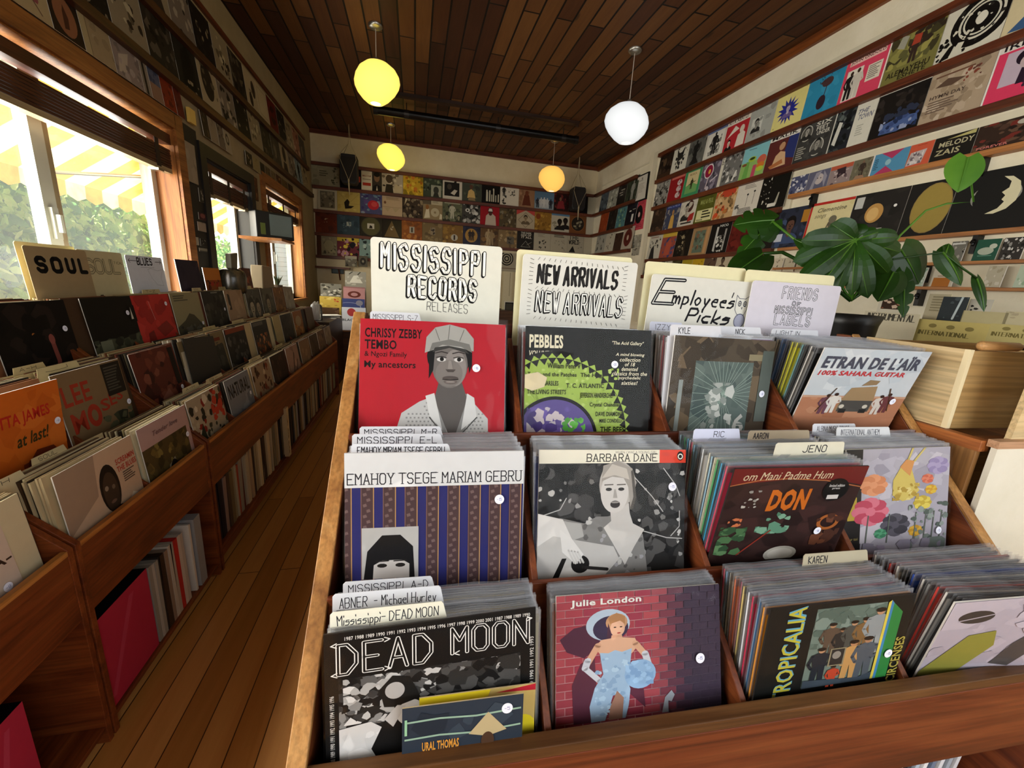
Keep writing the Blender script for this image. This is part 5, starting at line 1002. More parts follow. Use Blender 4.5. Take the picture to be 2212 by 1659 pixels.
row('R', e1, 2.532, [
('8d8b82;n 21 1c1b19/3f3e3a/c4c1b5/5e5c56 60 0 0 100 100 9', 'black and white crowd cover'),
('8c1c20;r 10 86 96 96 c06a5c;e 70 68 16 11 c8b4b0;e 70 44 16 11 bda8a6;e 70 20 16 11 c8b4b0;n 22 3c2a2c 12 58 12 86 78 5', 'dark red cover with three pale ovals'),
('3c8a5a;r 16 12 86 90 c9b98a;P 6ea05c 16 12 86 12 86 36 50 50 16 40;f 50 26 40 33301c;l 34 44 70 52 3 33301c;t 30 76 70 84 8a6a4a MUSICA', 'green bordered cover with a seated player'),
('5c5560;n 23 3c3840/6e6878/bdb4b8/8c8490 36 0 0 100 100 11;e 40 68 24 25 d8d0cc;e 40 68 20 21 8a1c3c;e 44 66 6 8 d0a83c;l 44 46 38 10 5 c9b8b8;l 60 30 90 44 5 c8bfc4', 'grey cover with a round crimson shape'),
('6e6d68;r 0 0 14 100 d0ccba;T 2 70 12 92 2a2926 4;n 24 33322f/8d8c86/c4c2ba/4c4b47 50 15 0 100 100 8;P d8d6cc 40 6 52 30 58 8;P d8d6cc 66 8 80 40 86 36 74 6', 'black and white cover with a cream side strip'),
('7fb8bc;r 0 0 100 50 8ab060;P 6aa04c 14 0 20 52 34 50 36 0;e 42 56 16 8 9cb83c;e 42 58 11 4 2c3a1c;P b84860 50 0 52 36 66 36 66 0;e 82 46 17 14 c0604a;e 82 30 15 9 c8742c;e 82 20 14 7 b0c03c;e 14 44 10 4 7c4a30;l 20 88 50 86 2 4a6a7c', 'sky blue cover with green and orange cups'),
('5a2a26;P 2c3466 60 30 70 96 100 96 100 20;r 0 84 100 100 d6d2c6;t 6 87 94 96 22201e MALIK;P c9a47c 26 6 34 40 48 50 66 44 76 8;e 50 64 10 12 b58a66;P 2a1a14 40 66 50 78 60 68 56 74 44 74;P a8683c 16 14 60 26 66 14 24 6', 'maroon cover with a seated guitar player under a white banner'),
('3a3936;n 25 44433f/32312e 16 0 0 100 100 14;e 24 72 17 20 b8b6aa;e 24 72 15 18 55534c;B 24 56 34 9a978c 2a2926 2a2926;e 66 28 19 22 c0beb2;e 66 28 17 20 6a6860;B 66 10 40 8d8a80 232220 3a3936;t 48 82 92 92 c9c6b8 SIX;t 52 70 86 80 c9c6b8 FEET;t 56 58 92 68 c9c6b8 UNDER;T 6 6 34 40 9a978a 6', 'charcoal cover with two oval portraits'),
('23252a;n 26 3f4442/1a1c1b/5c6460/121413 40 0 0 52 96 9;P c9c8bc 8 20 14 70 24 66 18 14;r 52 0 100 100 cfccbc;i 58 72 84 82 5c5f74 THE;i 62 58 96 70 5c5f74 TOWN;T 64 20 82 46 a8a698 5;r 0 0 3 100 c9c8bc', 'cover half dark photo and half cream'),
('1c1815;n 27 28221d/171412/302a26 20 0 16 100 86 12;P 4a5e8c 22 6 26 26 60 34 92 30 96 16 60 4;n 28 3c4c78/8d98b4/24304f 26 20 6 96 36 7;r 0 93 100 100 d8d4c8;r 10 95 40 97 5a5a58;n 29 2c3244 16 24 34 92 56 8', 'nearly black cover with a blue lower band'),
('a8957c;n 30 b3a088/98856c/bcab94/8c7a64 50 0 0 100 100 11;P 5a4638 12 66 40 62 60 70 30 78;n 31 7c4030/5e3a30 12 58 60 84 84 5;t 8 44 66 51 4a3c34 HYMN DAY;T 8 16 60 40 6a584a 5;r 8 84 70 87 6a4a38', 'sandy cover with faded lettering'),
('d03c5c;r 0 84 100 100 d6d0c4;t 8 86 66 97 201c1e IRMA;r 16 24 62 80 b8a8b4;P 2a1c2a 40 22 42 50 60 70 74 40 66 22;e 44 66 14 13 241824;e 46 58 9 11 b8a4a4;n 32 3c2438 14 50 14 74 60 8;r 0 0 3 100 e0dad0', 'hot pink cover with a purple toned photo')], 'second right wall row', 'covers on the right wall')
row('R', e1[:8], 2.205, [
('33271e;n 41 4a382a/241a14/5c4634 26 0 0 100 100 12;r 4 20 96 40 2a201a', 'dark brown cover with a band'),
('3c4258;r 0 82 100 100 2a3470;n 42 6c6a68/8d8880/4a4c58 26 0 0 100 80 10;P c49a4c 40 2 44 50 56 60 66 48 72 2;e 54 66 7 9 a87c4c;t 10 86 90 96 8a94b4 BLUES', 'blue topped cover with a golden dress'),
('c9c3b2;e 60 72 20 22 4a2c26;B 44 20 66 a39a8a 23201d 2a2825;P 9c2c26 60 14 92 18 94 46 62 40;r 20 8 86 14 33302c;n 43 b8b2a2 10 0 0 100 100 12', 'off white cover with a dark bust and red block'),
('55571f;r 10 6 96 46 d2cd96;n 44 5f6124/4c4e1c 12 0 46 100 100 12;t 20 66 88 82 9aa05c MALI & PEUL;T 40 12 92 42 33311f 3;t 14 8 50 14 33311f TREASURE', 'olive green cover with a cream text block'),
('c09c6c;n 45 d0b080/b0743c/a85a30/8a6a44/c8502c 50 0 0 100 100 11;e 60 84 34 14 b8452c;n 46 5c4a2c 12 10 10 90 80 6', 'orange and cream painted cover'),
('cdc6b6;T 30 76 90 90 8d877a 3;l 50 60 50 24 1.4 2c2a27;l 76 66 76 28 1.4 2c2a27;e 50 60 4 3 2c2a27;e 76 66 4 3 2c2a27;T 20 2 90 20 4c4a44 5;n 47 5c5a54 8 4 20 24 34 5', 'white cover with two thin stalks'),
('15130f;n 48 c9c4b4/8d897c 14 4 40 40 96 2.6;P a39e8c 62 10 70 44 74 44 72 10;n 49 c4bfae 8 16 10 40 34 4;r 40 6 70 16 d0ccbe', 'black cover with scattered white specks')], 'third right wall row', 'covers on the right wall')
row('R', e1[:8], 1.862, [
('bab5a4;n 51 2a2825/4a4742 20 10 40 90 90 6;P 2a2825 20 0 26 44 44 60 60 0;r 10 90 70 94 8a6a5c', 'white cover with black scratches'),
('93483a;r 0 84 100 100 bfa03c;n 52 3a3f68/8a4a44/4a4a70 30 0 0 100 84 11;P a8503c 30 10 40 60 60 80 76 56 70 10', 'rust and purple cover with a yellow top'),
('1d1712;n 53 2c231a/3c3226/15110d 26 0 0 100 100 12;n 54 7c7058/9a8c6c 20 20 20 60 84 6', 'black cover with a dim beige shape'),
('9a7a52;r 16 8 74 88 5e6a58;n 55 6e7c68/4a4c3e/7c5c44 26 16 8 74 88 9;r 80 4 94 96 b58a5c', 'tan framed cover with a greenish picture'),
('171513;r 30 8 40 90 b5b3ab;r 74 8 82 80 9a988f;n 56 c9c7bc/6a6861/3c3a36 34 36 4 78 60 6;t 44 88 84 96 c9c7bc NICO', 'black cover with pale vertical bars'),
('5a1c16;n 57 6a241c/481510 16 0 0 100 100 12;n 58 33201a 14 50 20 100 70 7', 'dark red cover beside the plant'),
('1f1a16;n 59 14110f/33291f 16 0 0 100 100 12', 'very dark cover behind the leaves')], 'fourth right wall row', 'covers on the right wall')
ledge('R', 3.25, 5.36, 1.655, 'low ledge with small singles on the right wall')
e7 = pxe('R', [(1392, 560), (1416, 560), (1436, 560), (1451, 563), (1472, 566), (1494, 566), (1519, 568), (1545, 570), (1572, 572), (1585, 574)])
row('R', e7, 1.655, [('6c665a;n 1 3a3630/8d8778 20 0 0 100 100 12', 'grey small cover'), ('2a2622;n 2 8a8478 10 10 10 90 90 9', 'black small cover'), ('b3ab98;n 3 4a463e 8 10 10 90 90 9', 'pale small cover'), ('4a4026;n 4 2a2414 10 0 0 100 100 12', 'olive small cover'), ('a08a22;n 5 33300f/5c5218 16 0 0 100 60 10', 'yellow small cover with black blots'), ('b8941e;n 6 8a6c14 8 0 20 100 80 8', 'plain yellow small cover'), ('5a4436;n 7 33261e/8a7460 16 10 10 90 90 9', 'brown small cover'), ('b5a68a;B 50 20 66 5c4c3c 2c241c 4a3c30', 'cream small cover with a portrait'), ('b3a485;n 9 5c4a38/3c3026 12 30 20 70 80 7', 'buff small cover with a dark drawing')], 'low right wall ledge', 'small covers on the right wall', h=.19, off=.05)
# white framed part of the wall near the plant: singles, big posters, compact discs
ledge('R', -1., 3.13, 2.29, 'light wooden ledge with singles in the white framed part of the right wall', .034, .06, LEDGEW)
ledge('R', -1., 3.13, 1.857, 'light wooden ledge under the black poster sleeves', .024, .06, LEDGEW)
ledge('R', -1., 3.13, 1.690, 'upper light wooden ledge for compact discs', .018, .07, LEDGEW)
ledge('R', -1., 3.13, 1.545, 'lower light wooden ledge for compact discs', .018, .07, LEDGEW)
es = pxe('R', [(1699, 435), (1737, 420), (1784, 408), (1832, 398), (1874, 386), (1952, 370), (2004, 356), (2096, 335), (2230, 312)])
row('R', es, 2.29, [('4a4e6a;n 1 8d8d98/c4c2c4/33364f 30 0 0 100 100 11', 'bluish crowd single'), ('5c5c6e;e 55 52 20 30 b3a8a4;P 8d8a94 20 0 34 90 60 96 40 40 36 0;P 8d8a94 70 96 90 60 86 0 74 40;e 47 58 3 3 3a3236;e 62 56 3 3 3a3236', 'single with a long haired woman'), ('8d7c78;r 0 78 100 100 b0563c;P 33262a 30 80 70 84 76 40 60 44 40 30;n 3 b3a29c/5c4a4c 16 10 0 90 70 9', 'single with an orange strip and a dark haired face'), ('6a6450;f 54 6 84 3c3028 7a5c48;n 4 5c5644/7c7660 14 0 0 100 100 12;P 94745a 20 0 80 0 70 16 30 18', 'olive single with a stooping figure'), ('4f88a8;P a83a5c 22 100 84 100 56 64;P a83a5c 14 0 70 0 44 34;r 0 0 4 100 d8d4cc;T 8 20 22 76 33586c 6;e 48 50 8 14 8fb4bc', 'single with a magenta and blue bow tie shape'), ('c0573c;P b3a8a4 0 6 66 10 76 70 8 64;n 5 8d8484/cfc8c4/6a6064 20 8 10 66 64 9;r 30 90 70 93 a0442c', 'orange red single with a pale photo'), ('1f1c17;t 14 54 96 76 b3ab88 MELODY;t 10 20 70 44 a8a07c ZAIS;P b0a86c 30 84 96 100 96 84', 'black single with pale angular lettering'), ('33251d;n 6 4a352a/241a15/5c4434/6a2c24 44 0 0 100 100 11;e 76 80 12 10 a8a394;t 8 4 60 14 c07068 FOREVER', 'dark photo single with pink lettering')], 'light singles ledge', 'singles on the right wall', h=.135, off=.05)
ep = pxe('R', [(1678, 470), (1744, 462), (1838, 446), (1958, 422), (2064, 400), (2330, 350)])
row('R', ep, 1.857, [('2a2e3c;n 1 33384a/1f222c/3c4a66 20 0 0 100 100 12;B 48 10 70 5c4034 14110f 3c4a6a;r 4 16 30 36 b8bcc4;r 80 60 100 90 a87428', 'dark blue sleeve with a bearded man'), ('cfc392;r 0 94 100 100 b02c24;r 0 0 5 100 b02c24;n 2 c8bb88/d6cb9c 10 5 0 100 94 14;i 20 76 86 86 6c644c Clementine;f 62 10 50 5c5644 5c5644;e 62 56 9 9 6c6654;i 16 60 44 70 8d8564 songs', 'cream sleeve with a red border and a thin drawing'), ('262320;n 3 2c2925/211f1c 12 0 0 100 100 14;e 46 56 17 20 b58a4c;e 44 54 11 14 cfa868;P 33302b 30 34 60 34 62 24 28 26;r 4 70 20 94 b8b8b0;r 24 18 70 24 8d897f;e 82 66 3 3 e0ded6', 'black sleeve with a golden head'), ('201e1b;e 58 50 42 46 8a7440;e 58 50 40 44 94803f', 'black sleeve with a big dull gold disc'), ('1d1c1a;o 40 56 20.5 22.5 8d8c80;e 40 56 20 33 1d1c1a;P cfc8a4 42 86 50 84 58 74 61 60 60 44 54 32 44 26 36 27 46 34 50 44 47 48 49 54 45 60 50 66 50 76', 'black sleeve with a pale crescent moon face')], 'poster ledge', 'big sleeves on the right wall', h=.325, off=.05)
def disc(px, py0, py1, z, code, label):
    y0, y1 = pxe('R', [(px[0], py0), (px[1], py1)]); o = wall_album('R', y0, y1, z+.001, code, label, h=.115, lean=6, group='discs on the light ledges', off=.055, cat='compact disc', name='compact_disc', mat=FOIL, t=.008)
disc((2052, 2085), 540, 540, 1.690, '6c6a62;n 1 2c2b28/9a978c 16 0 0 100 100 10;r 6 84 94 92 c9c8c0', 'silver grey compact disc right of the big leaf'); disc((2106, 2158), 540, 540, 1.690, '23503f;e 48 44 34 18 a8b09c;e 74 66 16 12 b8bdaa;r 20 20 80 24 5c8a74', 'dark green compact disc with a pale shape'); disc((2162, 2212), 540, 540, 1.690, '33302d;n 2 1c1b19/8d8a84/c4c0b8 30 0 0 100 100 9', 'black and white compact disc at the right photo edge')
disc((2014, 2062), 600, 600, 1.545, 'c4baa4;r 8 0 88 46 a8641e;n 3 b0402c 5 30 70 80 92 7;r 24 52 84 56 8d6a4a', 'white compact disc with an orange lower half'); disc((1966, 1998), 605, 605, 1.545, 'a3b3a0;n 4 c4cdbc/7c9a84 16 0 0 100 100 12', 'glinting pale green compact disc'); disc((2128, 2168), 600, 600, 1.545, 'b5ac94;n 5 a39a80/c9c2ae 14 0 0 100 100 12', 'pale wrapped compact disc'); disc((2195, 2240), 600, 600, 1.545, 'b3c0a8;n 6 d0d8c4/94ac8c 14 0 0 100 100 12', 'glinting wrapped compact disc at the right edge')
for k, (x0, x1, c) in enumerate(((1695, 1718, 'b8ad94'), (1722, 1745, 'a89c80'), (1670, 1693, 'c4b9a0'), (1760, 1780, '8a5c4a'), (1850, 1868, 'c9bfae'))): disc((x0, x1), 565, 565, 1.655 if k < 3 else 1.545, c+';n %d 6a6050/8d8270 12 10 10 90 90 9' % k, ('buff', 'brownish', 'cream', 'rust', 'white')[k]+' small disc half hidden behind the big plant')
BRK = plain('14110f', .35, .4)
for k, (x, y) in enumerate(((2135, 343), (1767, 415), (2120, 515), (2010, 575), (1992, 650))):
    p = on(0, XR, x, y); m = MB().box(-.05, -.012, -.10, 0, .012, .0).tube([(-.05-.022*math.cos(t*.7)*(1-t*.07), 0, -.045+.022*math.sin(t*.7)*(1-t*.07)) for t in range(11)], .006, 6)
    zt = (2.256, 2.256, 1.833, 1.672, 1.527)[k]; o = m.build('scroll_bracket', BRK, world=Matrix.Translation((XR, p.y, zt))); tag(o, 'black iron scroll bracket %s' % ('under the singles ledge at the right photo edge', 'under the singles ledge near its far end', 'under the poster ledge', 'under the upper disc ledge', 'under the lower disc ledge')[k], 'bracket', None)
# ---- wall return behind it, far right corner
for z, t in ((3.055, 'topmost'), (2.725, 'second'), (2.38, 'third'), (2.04, 'fourth'), (1.70, 'lowest')):
    ledge('R', 5.84, YB-.06, z, '%s ledge in the far right corner' % t)
    ledge('B', XL+.01, XR-.06, z, '%s ledge of the back wall' % t)
row('R', pxe('R', [(1294.5, 440), (1311.6, 430), (1331.5, 425), (1350.5, 415), (1375, 405)]), 2.725, [('4a5258;n 1 333a40/5c666c/22282c 20 0 0 100 100 12', 'slate cover'), ('8d9084;n 2 4a4c46/b5b7aa 24 0 0 100 100 10', 'pale mottled cover'), ('1c1a17;T 20 40 90 80 8d897c 3;n 3 33302b 10 0 0 100 100 14', 'black lettered cover'), ('2c3226;n 4 3c4434/1c2019 20 0 0 100 100 12;f 60 4 80 8d8d84', 'dark green cover with a pale figure')], 'upper far corner row', 'covers in the far right corner')
row('R', pxe('R', [(1291.8, 500), (1309, 495), (1328, 488), (1347.8, 482), (1370.4, 470)]), 2.38, [('8a3c1c;n 1 7c3216/9c4a26 12 0 0 100 100 12', 'orange brown cover'), ('241f1b;n 2 3a332c/171412 18 0 0 100 100 12', 'black brown cover'), ('4a7478;n 3 5f8d90/3a5a5e/7c9c78 22 0 0 100 100 11', 'teal cover'), ('15141a;r 60 14 78 50 d0cec6;r 30 64 50 70 c4c2ba;r 60 70 90 74 8d8b84;n 4 1f1e26 8 0 0 100 100 14', 'black cover with white marks')], 'middle far corner row', 'covers in the far right corner')
row('R', pxe('R', [(1283.6, 545), (1303.5, 545), (1322.5, 540), (1340.6, 530), (1364, 520)]), 2.04, [('9a988c;n 1 4a4a46/7c7b72 20 10 10 80 90 9', 'grey drawn cover'), ('b0aa98;n 2 1f1e1b 14 20 10 90 90 5', 'white cover with black strokes'), ('3a261c;n 3 2a1b14/4c3426 14 0 0 100 100 12', 'dark brown cover'), ('a89c8a;o 50 52 10 38 4a1c16;e 50 52 36 40 5a241c;o 50 52 18 22 3a1612;e 50 52 9 12 b09a88', 'cream cover with a maroon disc')], 'lower far corner row', 'covers in the far right corner')
def pin(wall, x0, y0, x1, y1, code, label, name, cat, t=.004, off=.004, mat=None, zz=None):
    ax, val = (0, XR-off) if wall == 'R' else (0, XL+off) if wall == 'L' else (1, YB-off)
    p, q = on(ax, val, x0, y0), on(ax, val, x1, y1); k = 0 if wall == 'B' else 1; w = abs(p[k]-q[k]); h = abs(p.z-q.z); c = (p+q)/2; bgc, _, rest = code.partition(';')
    loc = Vector((c.x, c.y, min(p.z, q.z))); o = card(MB(), Art(bgc).run(rest), w, h, t, 'cfc8b8' if t < .01 else '14110f').build(name, mat or PAPER, world=pose(loc, WALLR[wall], 0)); return tag(o, label, cat)
pin('R', 1378, 382, 1396, 430, '14110f;r 7 5 93 95 c4bfb2;r 18 76 60 79 8d897e;e 50 84 6 4 7c786e;T 22 30 78 66 a8a396 6', 'black framed certificate beside the far right corner ledges', 'picture', 'picture', .02, .012)
pin('R', 1373, 434, 1389, 494, 'b5414c;n 1 a83844/c04c56 12 0 0 100 100 14;r 0 30 100 34 c0656a;o 50 50 9 30 14110f;e 50 50 9 8 c9a8a0;T 10 80 90 94 8a2c38 3;T 14 6 86 22 8a2c38 3', 'red poster with a black record pinned beside the corner', 'poster', 'poster')
pin('R', 1369, 509, 1383, 534, '8d897a;n 1 5c594e/a8a493 14 0 0 100 100 14', 'small grey picture pinned below the red poster', 'pinned_picture', 'picture'); pin('R', 1366, 537, 1380, 551, '9a9584;n 2 2a2824/5c594e 10 0 0 100 100 14', 'small dark picture pinned lowest beside the corner', 'pinned_picture', 'picture')
# ---- back wall
eb1 = pxe('B', [(670, 370), (733, 375), (780, 380), (824.5, 385), (870.6, 390), (914.4, 395), (956.6, 400), (998.8, 405), (1041, 412), (1080.9, 418), (1121.4, 424), (1155.4, 428), (1197.4, 433), (1229.5, 437), (1270.5, 442), (1292, 445)])
row('B', eb1, 2.725, [('8d8568;n 1 7c7458/968e70 12 0 0 100 100 16;n 2 4a4630 14 70 10 96 90 6;T 30 40 60 70 5c5640 3', 'faded wide cover with a dark plant'), ('171311;r 76 34 96 60 b0402c', 'black cover behind the left hanging speaker'), ('3a332a;r 0 0 52 100 c9bda6;t 6 64 46 72 7c2c20 MALCOLM;r 6 22 46 36 a03424;r 6 50 46 54 8d8270;e 76 66 14 22 7a5c44;e 76 80 15 12 1c1713;P 1c1a18 54 0 58 24 76 34 96 24 100 0;P c9bda6 72 4 76 28 80 4', 'cover with a red number and a dark suited portrait'), ('a89c88;n 3 3a332a/6a5f4e/c9bda6 26 0 0 100 100 11;e 34 66 16 20 4a3c2e;P 2a241c 14 0 20 40 50 40 54 0;P b8a888 54 4 64 44 96 30 92 4', 'brownish cover with a hatted man'), ('c09a2c;n 4 a8641e/d8b43c/8a7420/c4742c 44 0 0 100 100 11', 'yellow and orange cover'), ('3f4636;n 5 7c8468/23261e/5c6450 30 0 30 100 100 9;r 40 4 92 60 9a9a86;e 66 36 14 18 3c3c32;P 33332a 50 4 82 4 76 22 56 22', 'dark green cover with a small pale photo'), ('c9c0ac;r 8 16 86 84 23201c;P c9c0ac 40 30 60 50 76 46 60 22;e 34 62 12 14 4a443a;P 23201c 56 84 66 98 74 98 70 84', 'white cover with a dark photo of a player'), ('42463a;n 6 343830/545a48 18 0 0 100 100 13;P c9a868 26 16 32 52 46 62 62 50 68 18;e 46 72 9 11 5c4030;P 8a7450 30 4 70 4 62 20 34 20', 'dark green cover with a man in a cream shirt'), ('14120f;r 24 10 34 58 c4bda6;r 40 10 47 66 c4bda6;r 52 10 58 46 b0a992;r 62 10 68 70 c4bda6;r 74 10 80 44 b0a992;r 88 10 94 50 c4bda6;e 28 62 4 6 c4bda6;e 64 72 4 6 c4bda6', 'black cover with white upright bars'), ('c9c2b0;n 7 2a2824/4a4640 16 8 4 34 50 6;f 20 46 48 2a2824;n 8 55514a 14 44 50 84 80 5', 'white cover with black figures'), ('8d6a4e;n 9 7c5a40/a07c5e 12 0 0 100 100 14;P 5a2c1c 22 10 34 60 50 78 66 60 78 10;e 50 72 11 14 6a3a26', 'pinkish brown cover with a cloaked figure'), ('56738c;r 0 0 100 40 7c8a90;f 16 6 50 2a2c34;f 34 6 54 b8bcbc;f 50 6 56 c4c6c4;f 66 6 54 b8bcbc;f 84 6 50 2a2c34', 'blue cover with a group in white'), ('2c1a17;n 10 4a1c1c/1c120f/6a2a26 26 0 0 100 100 11;P 7c2a2c 20 10 30 50 60 56 76 14;e 44 62 8 10 7c5440', 'dark red cover with a reclining figure'), ('15110f;n 11 1c1815 8 0 0 100 100 14', 'black cover behind the right hanging speaker'), ('a39c86;r 0 0 2 100 8d866f', 'blank cream sleeve')], 'top back wall row', 'covers on the back wall', h=.314)
eb2 = pxe('B', [(685.4, 425), (727.6, 430), (777.6, 437), (825.2, 443), (869, 447), (913.6, 452), (955.9, 457), (998, 462), (1037.6, 466), (1079, 470), (1116, 474), (1155.4, 478), (1191.5, 482), (1230.3, 486), (1266.5, 490), (1292, 493)])
row('B', eb2, 2.38, [('b3a98e;r 12 10 88 88 6c6450;n 1 4a4434/8d8468 24 14 12 86 86 9', 'white bordered cover with a dim scene'), ('b39c54;n 2 c4ac60/a88f48 10 0 0 100 100 14;l 50 40 4 92 1 8a7434;l 50 40 96 90 1 8a7434;l 50 40 50 98 1 8a7434;l 50 40 4 30 1 8a7434;l 50 40 98 40 1 8a7434;P 231c12 34 14 30 44 44 62 54 50 50 30 74 30 60 18', 'mustard sunburst cover with a crouching figure'), ('4a4a6c;n 3 6c8490/3a3460/8a94a0/5c4a78 34 0 0 100 100 12;e 60 44 26 23 b02c34;e 64 48 14 12 c84a48', 'blue and violet cover with a red orb'), ('b39a7a;r 0 42 100 44 8d7658;e 14 64 6 7 6c4a34;P a89470 10 40 26 20 44 40;P a89470 50 40 66 18 86 40;T 20 76 90 90 8d7658 3', 'tan cover with faint hills'), ('3f3328;n 4 5c4c3a/241c15/8d7c60/7c6c54 40 0 0 100 100 10;P c4b48c 10 60 16 96 24 90', 'dark cover with a pale crowd'), ('8d7a58;r 0 76 100 100 b5a888;r 0 76 42 100 5c5240;T 48 82 92 96 8d8468 3;P d0c4a4 6 6 16 50 30 56 36 10;e 22 62 9 12 8a5c30;o 62 38 6 22 b5a888;P d0c4a4 84 6 88 34 98 30 98 6', 'brown cover with white sleeves and a ring'), ('5e6048;n 5 4a4c3a/74765c/33352a 34 0 0 100 88 10;f 50 16 74 b5b098 6a5640;r 10 90 90 97 a09c80;B 22 0 36 8d8468 2a2820 3a382c;B 84 0 36 8d8468 2a2820 3a382c', 'green cover with a standing figure in white'), ('44423c;n 6 1c1b18/8d8b82/b5b3aa/2c2b28 40 0 0 100 100 12;e 30 66 12 9 d0cec4;e 78 52 10 8 d0cec4;e 30 66 5 5 14130f', 'grey cover with staring eyes'), ('931c24;P b8a896 26 0 30 48 44 62 62 62 80 48 84 0;e 53 76 13 16 3a2a24;P d0c8bc 42 72 46 86 60 86 64 72;e 53 60 9 10 4a2c24', 'red cover with a man in a pale shirt'), ('4f4430;n 7 3a3224/6c5c3c/7c7460 34 0 0 100 100 11;n 8 c4bca0 5 50 20 66 34 5', 'brown mottled cover'), ('a89a80;P b0443c 0 70 50 96 100 70 100 100 0 100;l 50 84 10 44 2 5c5440;l 10 44 50 6 2 5c5440;l 50 6 90 44 2 5c5440;l 90 44 50 84 2 5c5440;B 50 22 50 8d7c60 33291f 5c503c', 'cover with a diamond framed portrait'), ('8a6428;n 9 a07830/74521f/b08a3c 34 0 0 100 100 11;e 20 72 14 15 7a3c1c', 'ochre cover with a rust sun'), ('b5ad98;r 0 86 100 100 5a7a94;B 46 10 60 2a201a 14110f 1f1c1a;B 78 16 62 2a201a 14110f 1f1c1a;n 10 8d866f 8 4 20 30 70 8', 'cover with two dark busts'), ('6e4424;e 50 52 40 42 2a231c;n 11 55503f/8d8468 14 24 24 76 80 8;o 50 52 38 41 8a5a30', 'brown cover with a dark round picture'), ('b3ac98;r 0 0 2 100 8d866f', 'blank cream sleeve')], 'second back wall row', 'covers on the back wall', h=.314)
eb3 = pxe('B', [(680.7, 480), (727.6, 485), (776.8, 490), (824.5, 497), (867.5, 502), (912, 507), (955.9, 512), (1000, 516), (1037.6, 520), (1076.4, 525), (1116.5, 530), (1152.7, 532), (1188.8, 536), (1225, 540), (1259.8, 544), (1285, 548)])
row('B', eb3, 2.04, [('5c2412;n 1 6a2c16/4a1c0e 12 0 0 100 100 14;n 2 b59a78 6 36 50 58 70 5', 'maroon cover with a tiny pale shape'), ('33444c;n 3 3f525a/2a383f 16 0 0 100 100 14;r 42 42 62 62 a8ac9c;n 4 5c6c70 10 20 30 60 60 5', 'slate blue cover with a small white square'), ('2a261c;e 50 50 44 46 4a4530;e 50 50 40 42 55502f;r 34 38 66 64 c4bda8;P 2a261c 42 40 46 56 56 52 58 40', 'dark cover with an olive disc and a white square'), ('1c1712;P 6a5432 12 6 50 86 88 6;n 5 b0a58c 5 44 40 60 60 5', 'black cover with a brown triangle'), ('8a4a1c;n 6 9c5a26/74401a/b07030 26 0 0 100 100 12;r 38 34 62 66 a8a08c;r 46 38 54 62 33291f', 'copper cover with a small grey picture'), ('74603c;n 7 8a744c/5e4c2e 18 0 0 100 100 13;r 40 34 64 72 8d7c60;n 8 3a3024 10 42 36 62 70 6', 'bronze cover with a small centre photo'), ('7c5a24;n 9 94702e/5f441a/a8843c 20 0 0 100 100 13;e 58 30 17 17 b5ad98;r 54 18 62 42 2c241a', 'gold cover with a pale disc'), ('232436;n 10 2c2e44/1a1b2a 12 0 0 100 100 14;e 48 48 36 36 a8803c;f 40 22 54 2a2018;f 56 22 54 2a2018', 'navy cover with an orange disc and two figures'), ('5f431f;n 11 7c5a2c/463016 20 0 0 100 100 13;f 44 6 84 a89068;f 62 6 80 8d7650', 'brown cover with pale standing figures'), ('7c6440;n 12 94794e/a89068/5c4a30 22 0 0 100 100 13;r 46 20 84 60 5c5648;n 13 2c2820 8 48 22 82 58 7', 'bronze cover with a dark inset photo'), ('14120f;t 22 82 86 92 c9c4b4 THE DARK;t 22 70 84 80 c9c4b4 SIDE OF;t 26 58 88 68 c9c4b4 IT ALL;l 24 12 52 44 2 8d897c;l 52 44 80 12 2 8d897c;l 24 12 80 12 2 8d897c;l 60 24 88 40 2 8d897c', 'black cover with white lettering and a thin triangle'), ('a8a08c;n 14 33302a/5c584e 12 30 10 74 60 8;T 24 70 70 90 8d8673 3', 'pale cover with a dark leaf'), ('a8a08a;T 20 76 84 92 4a463c 2;n 15 7c7665 14 14 10 86 70 5', 'pale cover with faint marks'), ('a39b86;h 10 74 70 96 33302a 4 THE;h 10 50 70 70 33302a 4 WORLD;P 1c1a17 10 4 34 40 50 4;n 16 6c6656 6 64 20 90 80 5', 'pale cover with pencilled words and a black peak'), ('b0a78f;r 0 0 2 100 8d866f', 'blank cream sleeve')], 'third back wall row', 'covers on the back wall', h=.314, mat=FOIL)
row('B', pxe('B', [(684, 535), (728, 540), (776, 545), (822, 550), (868, 555)]), 1.70, [('8a8268;r 0 0 22 100 4a2c1c;n 1 6a634c/a09878/4a4636 26 26 6 96 90 9;e 60 50 24 26 9a9272', 'cover with an arched drawing'), ('6a2c34;r 0 76 100 100 c9b03c;n 2 c9ac34/1c1713/b88a94/d8c04c 30 0 0 100 100 12;e 72 62 12 12 1c1a20', 'yellow and maroon cover'), ('7c948c;n 3 2a302e/a8bab0 20 0 0 100 100 11', 'glinting green grey cover'), ('3a332a;n 4 554a3c 10 0 0 100 100 14', 'dull cover beside the biggest sign')], 'lowest back wall row', 'covers on the back wall', h=.314)
o = album('a39a84;o 34 70 8 14 14120f;o 34 70 20 26 14120f;o 34 70 32 38 14120f', (on(1, 7.28, 1101, 560).x, 7.28, 1.64), 0, 4, 'cream cover with black rings between the two white signs', group=None)
